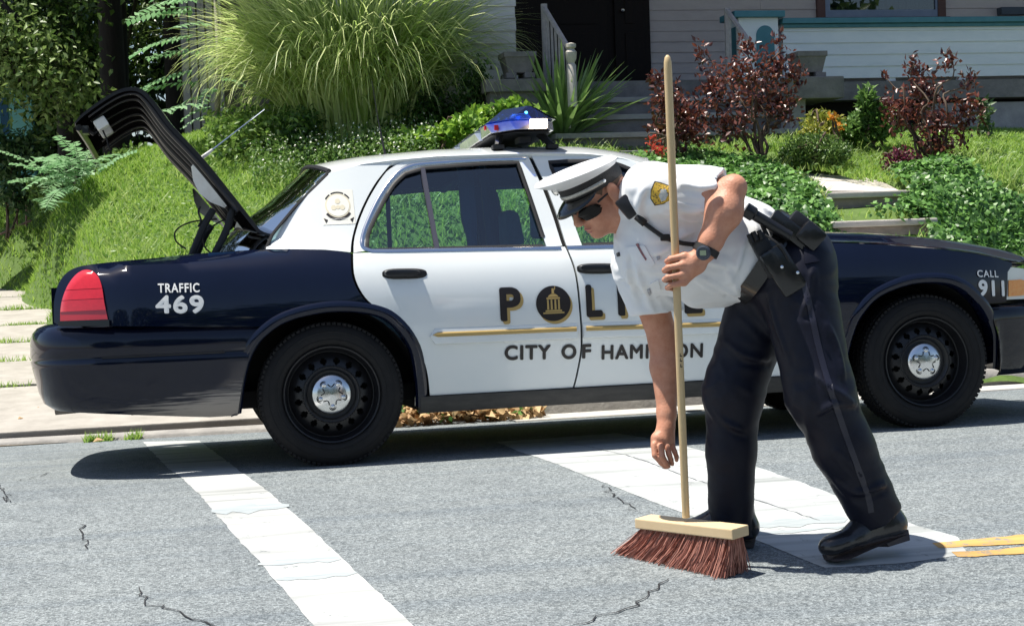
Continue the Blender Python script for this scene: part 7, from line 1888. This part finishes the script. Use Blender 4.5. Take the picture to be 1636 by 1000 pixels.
# dark hedge backdrop added for the deep shade under the crowns
hd = empty('hedge', tuple(at(250, 250, 25.5))); thing(hd, 'dark hedge backdrop put in for the deep shade between the trees', 'hedge')
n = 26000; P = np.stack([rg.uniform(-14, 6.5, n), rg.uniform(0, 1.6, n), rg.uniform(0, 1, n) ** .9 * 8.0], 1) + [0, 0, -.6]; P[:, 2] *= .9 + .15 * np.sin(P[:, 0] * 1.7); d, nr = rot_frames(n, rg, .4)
stuff(leaves(P, d, nr, .26, .17, 'foliage', leafmat('hedge_backdrop_leaf', (.008, .02, .006), (.03, .06, .016), .12, .6, .3), hd))
# canopy added above the view to keep the ground at the left in shade
cn = empty('tree', tuple(at(170, 250, 20.5))); thing(cn, 'added tree with an unseen crown that shades the corner behind the boot lid', 'tree', 'shady trees left of the house')
MB().tube(cr([(0, 2.5, -.5), (.1, 2.5, 3), (.0, 2.3, 6)], 4), np.linspace(.22, .1, 9), 8).build('trunk', M_BARK, cn, smooth=True)
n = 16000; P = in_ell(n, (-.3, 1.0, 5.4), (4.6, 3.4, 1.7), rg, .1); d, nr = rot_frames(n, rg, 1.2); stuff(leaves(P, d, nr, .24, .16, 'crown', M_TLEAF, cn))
# neighbouring houses glimpsed through the leaves
nb = empty('house', tuple(at(20, 260, 29))); thing(nb, 'turquoise house glimpsed between the leaves at the left edge', 'house')
def rel(a, o): return tuple(np.array(a) - np.array(o.location))
p0, p1 = at(-60, 240, 24.5), at(46, 118, 24.5); b = MB(); b.box2(rel((p0[0], p0[1], p0[2] - 1), nb), rel((p1[0], p0[1] + 3, p1[2]), nb)); b.build('wall', mat('turquoise_wall', (.16, .42, .46), .8, col2=(.24, .52, .55), scale=3), nb)
p2 = at(-80, 108, 24.4); b = MB(); b.box2(rel((p2[0], p0[1] - .2, p1[2]), nb), rel((p1[0] + .2, p0[1] + 3.2, p1[2] + .12), nb)); b.build('roof', M_STONE, nb)
p3, p4 = at(0, 215, 24.45), at(10, 150, 24.45); b = MB(); b.box2(rel((p3[0], p0[1] - .03, p3[2]), nb), rel((p4[0], p0[1] - .004, p4[2]), nb)); b.build('window', M_DARK, nb)
nb2 = empty('house', tuple(at(320, 240, 19.5))); thing(nb2, 'grey outbuilding glimpsed behind the feathery sapling', 'house')
p0, p1 = at(294, 200, 19.5), at(350, -60, 19.5)
for k in range(5):
    w_ = (p1[0] - p0[0]) / 5; b = MB(); b.box2(rel((p0[0] + k * w_ + .01, p0[1] + .02 * (k % 2), p0[2] - 1), nb2), rel((p0[0] + (k + 1) * w_ - .01, p0[1] + .3, p1[2]), nb2)); b.build('plank', mat('grey_planks', (.30, .30, .32), .85, col2=(.5, .5, .53), scale=6, stretch=(3, 3, .3)), nb2)
b = MB(); b.box2(rel((p0[0], p0[1] + .3, p0[2] - 1), nb2), rel((p1[0] + 2.2, p0[1] + 2, p1[2]), nb2)); b.build('wall', M_STONE, nb2)
# iron railing at the left edge
rl = empty('railing', tuple(at(20, 370, 19.2))); thing(rl, 'rusty metal railing climbing the far side of the bank at the left edge', 'railing')
M_RUST = mat('rusty_iron', (.10, .06, .045), .7, col2=(.25, .17, .13), scale=20)
a, c = at(-30, 332, 19.2), at(50, 280, 19.2)
MB().tube([rel(a, rl), rel(c, rl)], .022, 6).build('hand_rail', M_RUST, rl); MB().tube([rel(at(-30, 388, 19.2), rl), rel(at(50, 352, 19.2), rl)], .016, 6).build('lower_rail', M_RUST, rl)
for x in (-8, 13, 27, 42): MB().tube([rel(at(x, 330 - x * .75 - 6 + 14, 19.2), rl), rel(at(x, 330 - x * .6 + 66, 19.2), rl)], .014, 6).build('rail_bar', M_RUST, rl)

# ---- dead leaves drifted in the gutter under the car
n = 1500; U = .32 + 1.15 * rg.random(n) ** .9; Vv = 2.15 + .75 * rg.random(n); hgt = .13 * np.exp(-((U - .75) / .45) ** 2) * np.clip((Vv - 2.1) / .3, 0, 1)
P = np.stack([U, Vv, road_h(Vv) + .025 + hgt * rg.random(n) + .01], 1); d, nr = rot_frames(n, rg, 1.0)
stuff(leaves(P, d, nr, .075 * (.6 + .7 * rg.random(n)), .055, 'fallen_leaves', leafmat('dead_leaf', (.26, .13, .05), (.72, .52, .28), .2, .7), fold=.35))
nb_ = 170; kk = rg.integers(0, n, nb_); d, nr = rot_frames(nb_, rg, .6); stuff(leaves(P[kk] + rg.normal(0, .02, (nb_, 3)) * [1, 1, 0] + [0, 0, .02], d, nr, .06, .035, 'green_leaves', M_IVY))
bk = np.array([(.15, 2.5), (1.5, 2.5), (1.9, 3.1), (0.05, 3.1)])
V, F, _ = tri_poly(bk, .12); zz = road_h(V[:, 1]) + .09 * np.exp(-((V[:, 0] - .8) / .7) ** 2) + .05 + rg.normal(0, .01, len(V)); setkind(mesh_np('gutter_dirt', np.column_stack([V, zz]), np.array(F), mat('brown_dirt', (.10, .075, .05), .95, col2=(.24, .18, .12), scale=14), smooth=True), 'structure')
# stray litter and tufts on the slabs
for (px, py, s, lab_) in ((55, 676, 1, 'dry brown leaf on the slab below the rear bumper corner'), (80, 670, 1.2, 'largest curled brown leaf on the slab under the rear bumper'), (28, 690, .6, 'small dry leaf on the slab nearest the left edge'), (148, 706, .9, 'dry leaf in the kerb line left of the first crosswalk bar')):
    g = on_road(px, py, .03); q = leaves(np.array([[g[0], g[1], g[2] + (.08 if py < 704 else .0)]]), np.array([[.9, .2, .1]]), np.array([[0., -.3, 1]]), .075 * s, .045 * s, 'fallen_leaf', leafmat('dead_leaf', (.26, .13, .05), (.72, .52, .28), .2, .7), fold=.4)
    thing(q, lab_, 'leaf', 'stray dry leaves')
def tuft(x0, x1, y, n, h_, z):
    U = x0 + (x1 - x0) * np.clip(rg.choice(rg.random(5), n) + rg.normal(0, .07, n), 0, 1); V_ = y + rg.normal(0, .02, n); a = rg.random(n) * 6.28; P = np.stack([U, V_, np.full(n, z)], 1); h = h_ * (.4 + rg.random(n)); tip = P + np.stack([.6 * h * np.cos(a), .6 * h * np.sin(a), h], 1); sd = np.stack([-np.sin(a), np.cos(a), 0 * a], 1) * .005
    V = np.stack([P + sd, P - sd, tip], 1).reshape(-1, 3); return V
VV = []
for k in range(1, len(ys) - 1):
    if k < 2: continue
    VV.append(tuft(-4.2, -1.8, ys[k], int(160 + 420 * rg.random()), .03 + .035 * rg.random(), float(drive_z(ys[k])) - .01))
g = on_road(180, 704); VV.append(tuft(g[0] - .16, g[0] + .16, g[1] + .01, 220, .05, g[2]))
g = on_road(375, 662, .05); VV.append(tuft(g[0] - .12, g[0] + .12, g[1], 60, .07, g[2]))
g = (1.22, 2.5); VV.append(tuft(1.15, 1.5, 2.55, 60, .18, float(road_h(2.5)) + .1))
V = np.concatenate(VV); stuff(mesh_np('joint_grass', V, np.arange(len(V)).reshape(-1, 3), M_GRASS))

# ---- across the street, behind the viewer: what the car's paint mirrors
rg2 = np.random.default_rng(4)
for k, (x, y, h, lab) in enumerate(((-14, -27, 9, 'street tree across the road, westmost'), (-5, -29, 10, 'street tree across the road, beside the westmost'), (4, -27, 9.5, 'street tree across the road, opposite the parked car'), (13, -28, 10, 'street tree across the road, eastmost'), (23, -28, 10, 'street tree across the road, beyond the eastmost'))):
    r = empty('tree', (x, y, -.9)); thing(r, lab, 'tree', 'trees across the road')
    MB().tube([(0, 0, 0), (.1, 0, h * .6)], (.3, .15), 8).build('trunk', M_BARK, r)
    P = in_ell(5000, (0, 0, h * .55), (5, 3.0, h * .5), rg2, .6); d, nr = rot_frames(5000, rg2, .4); stuff(leaves(P, d, nr, .5, .35, 'crown', M_TLEAF, r))
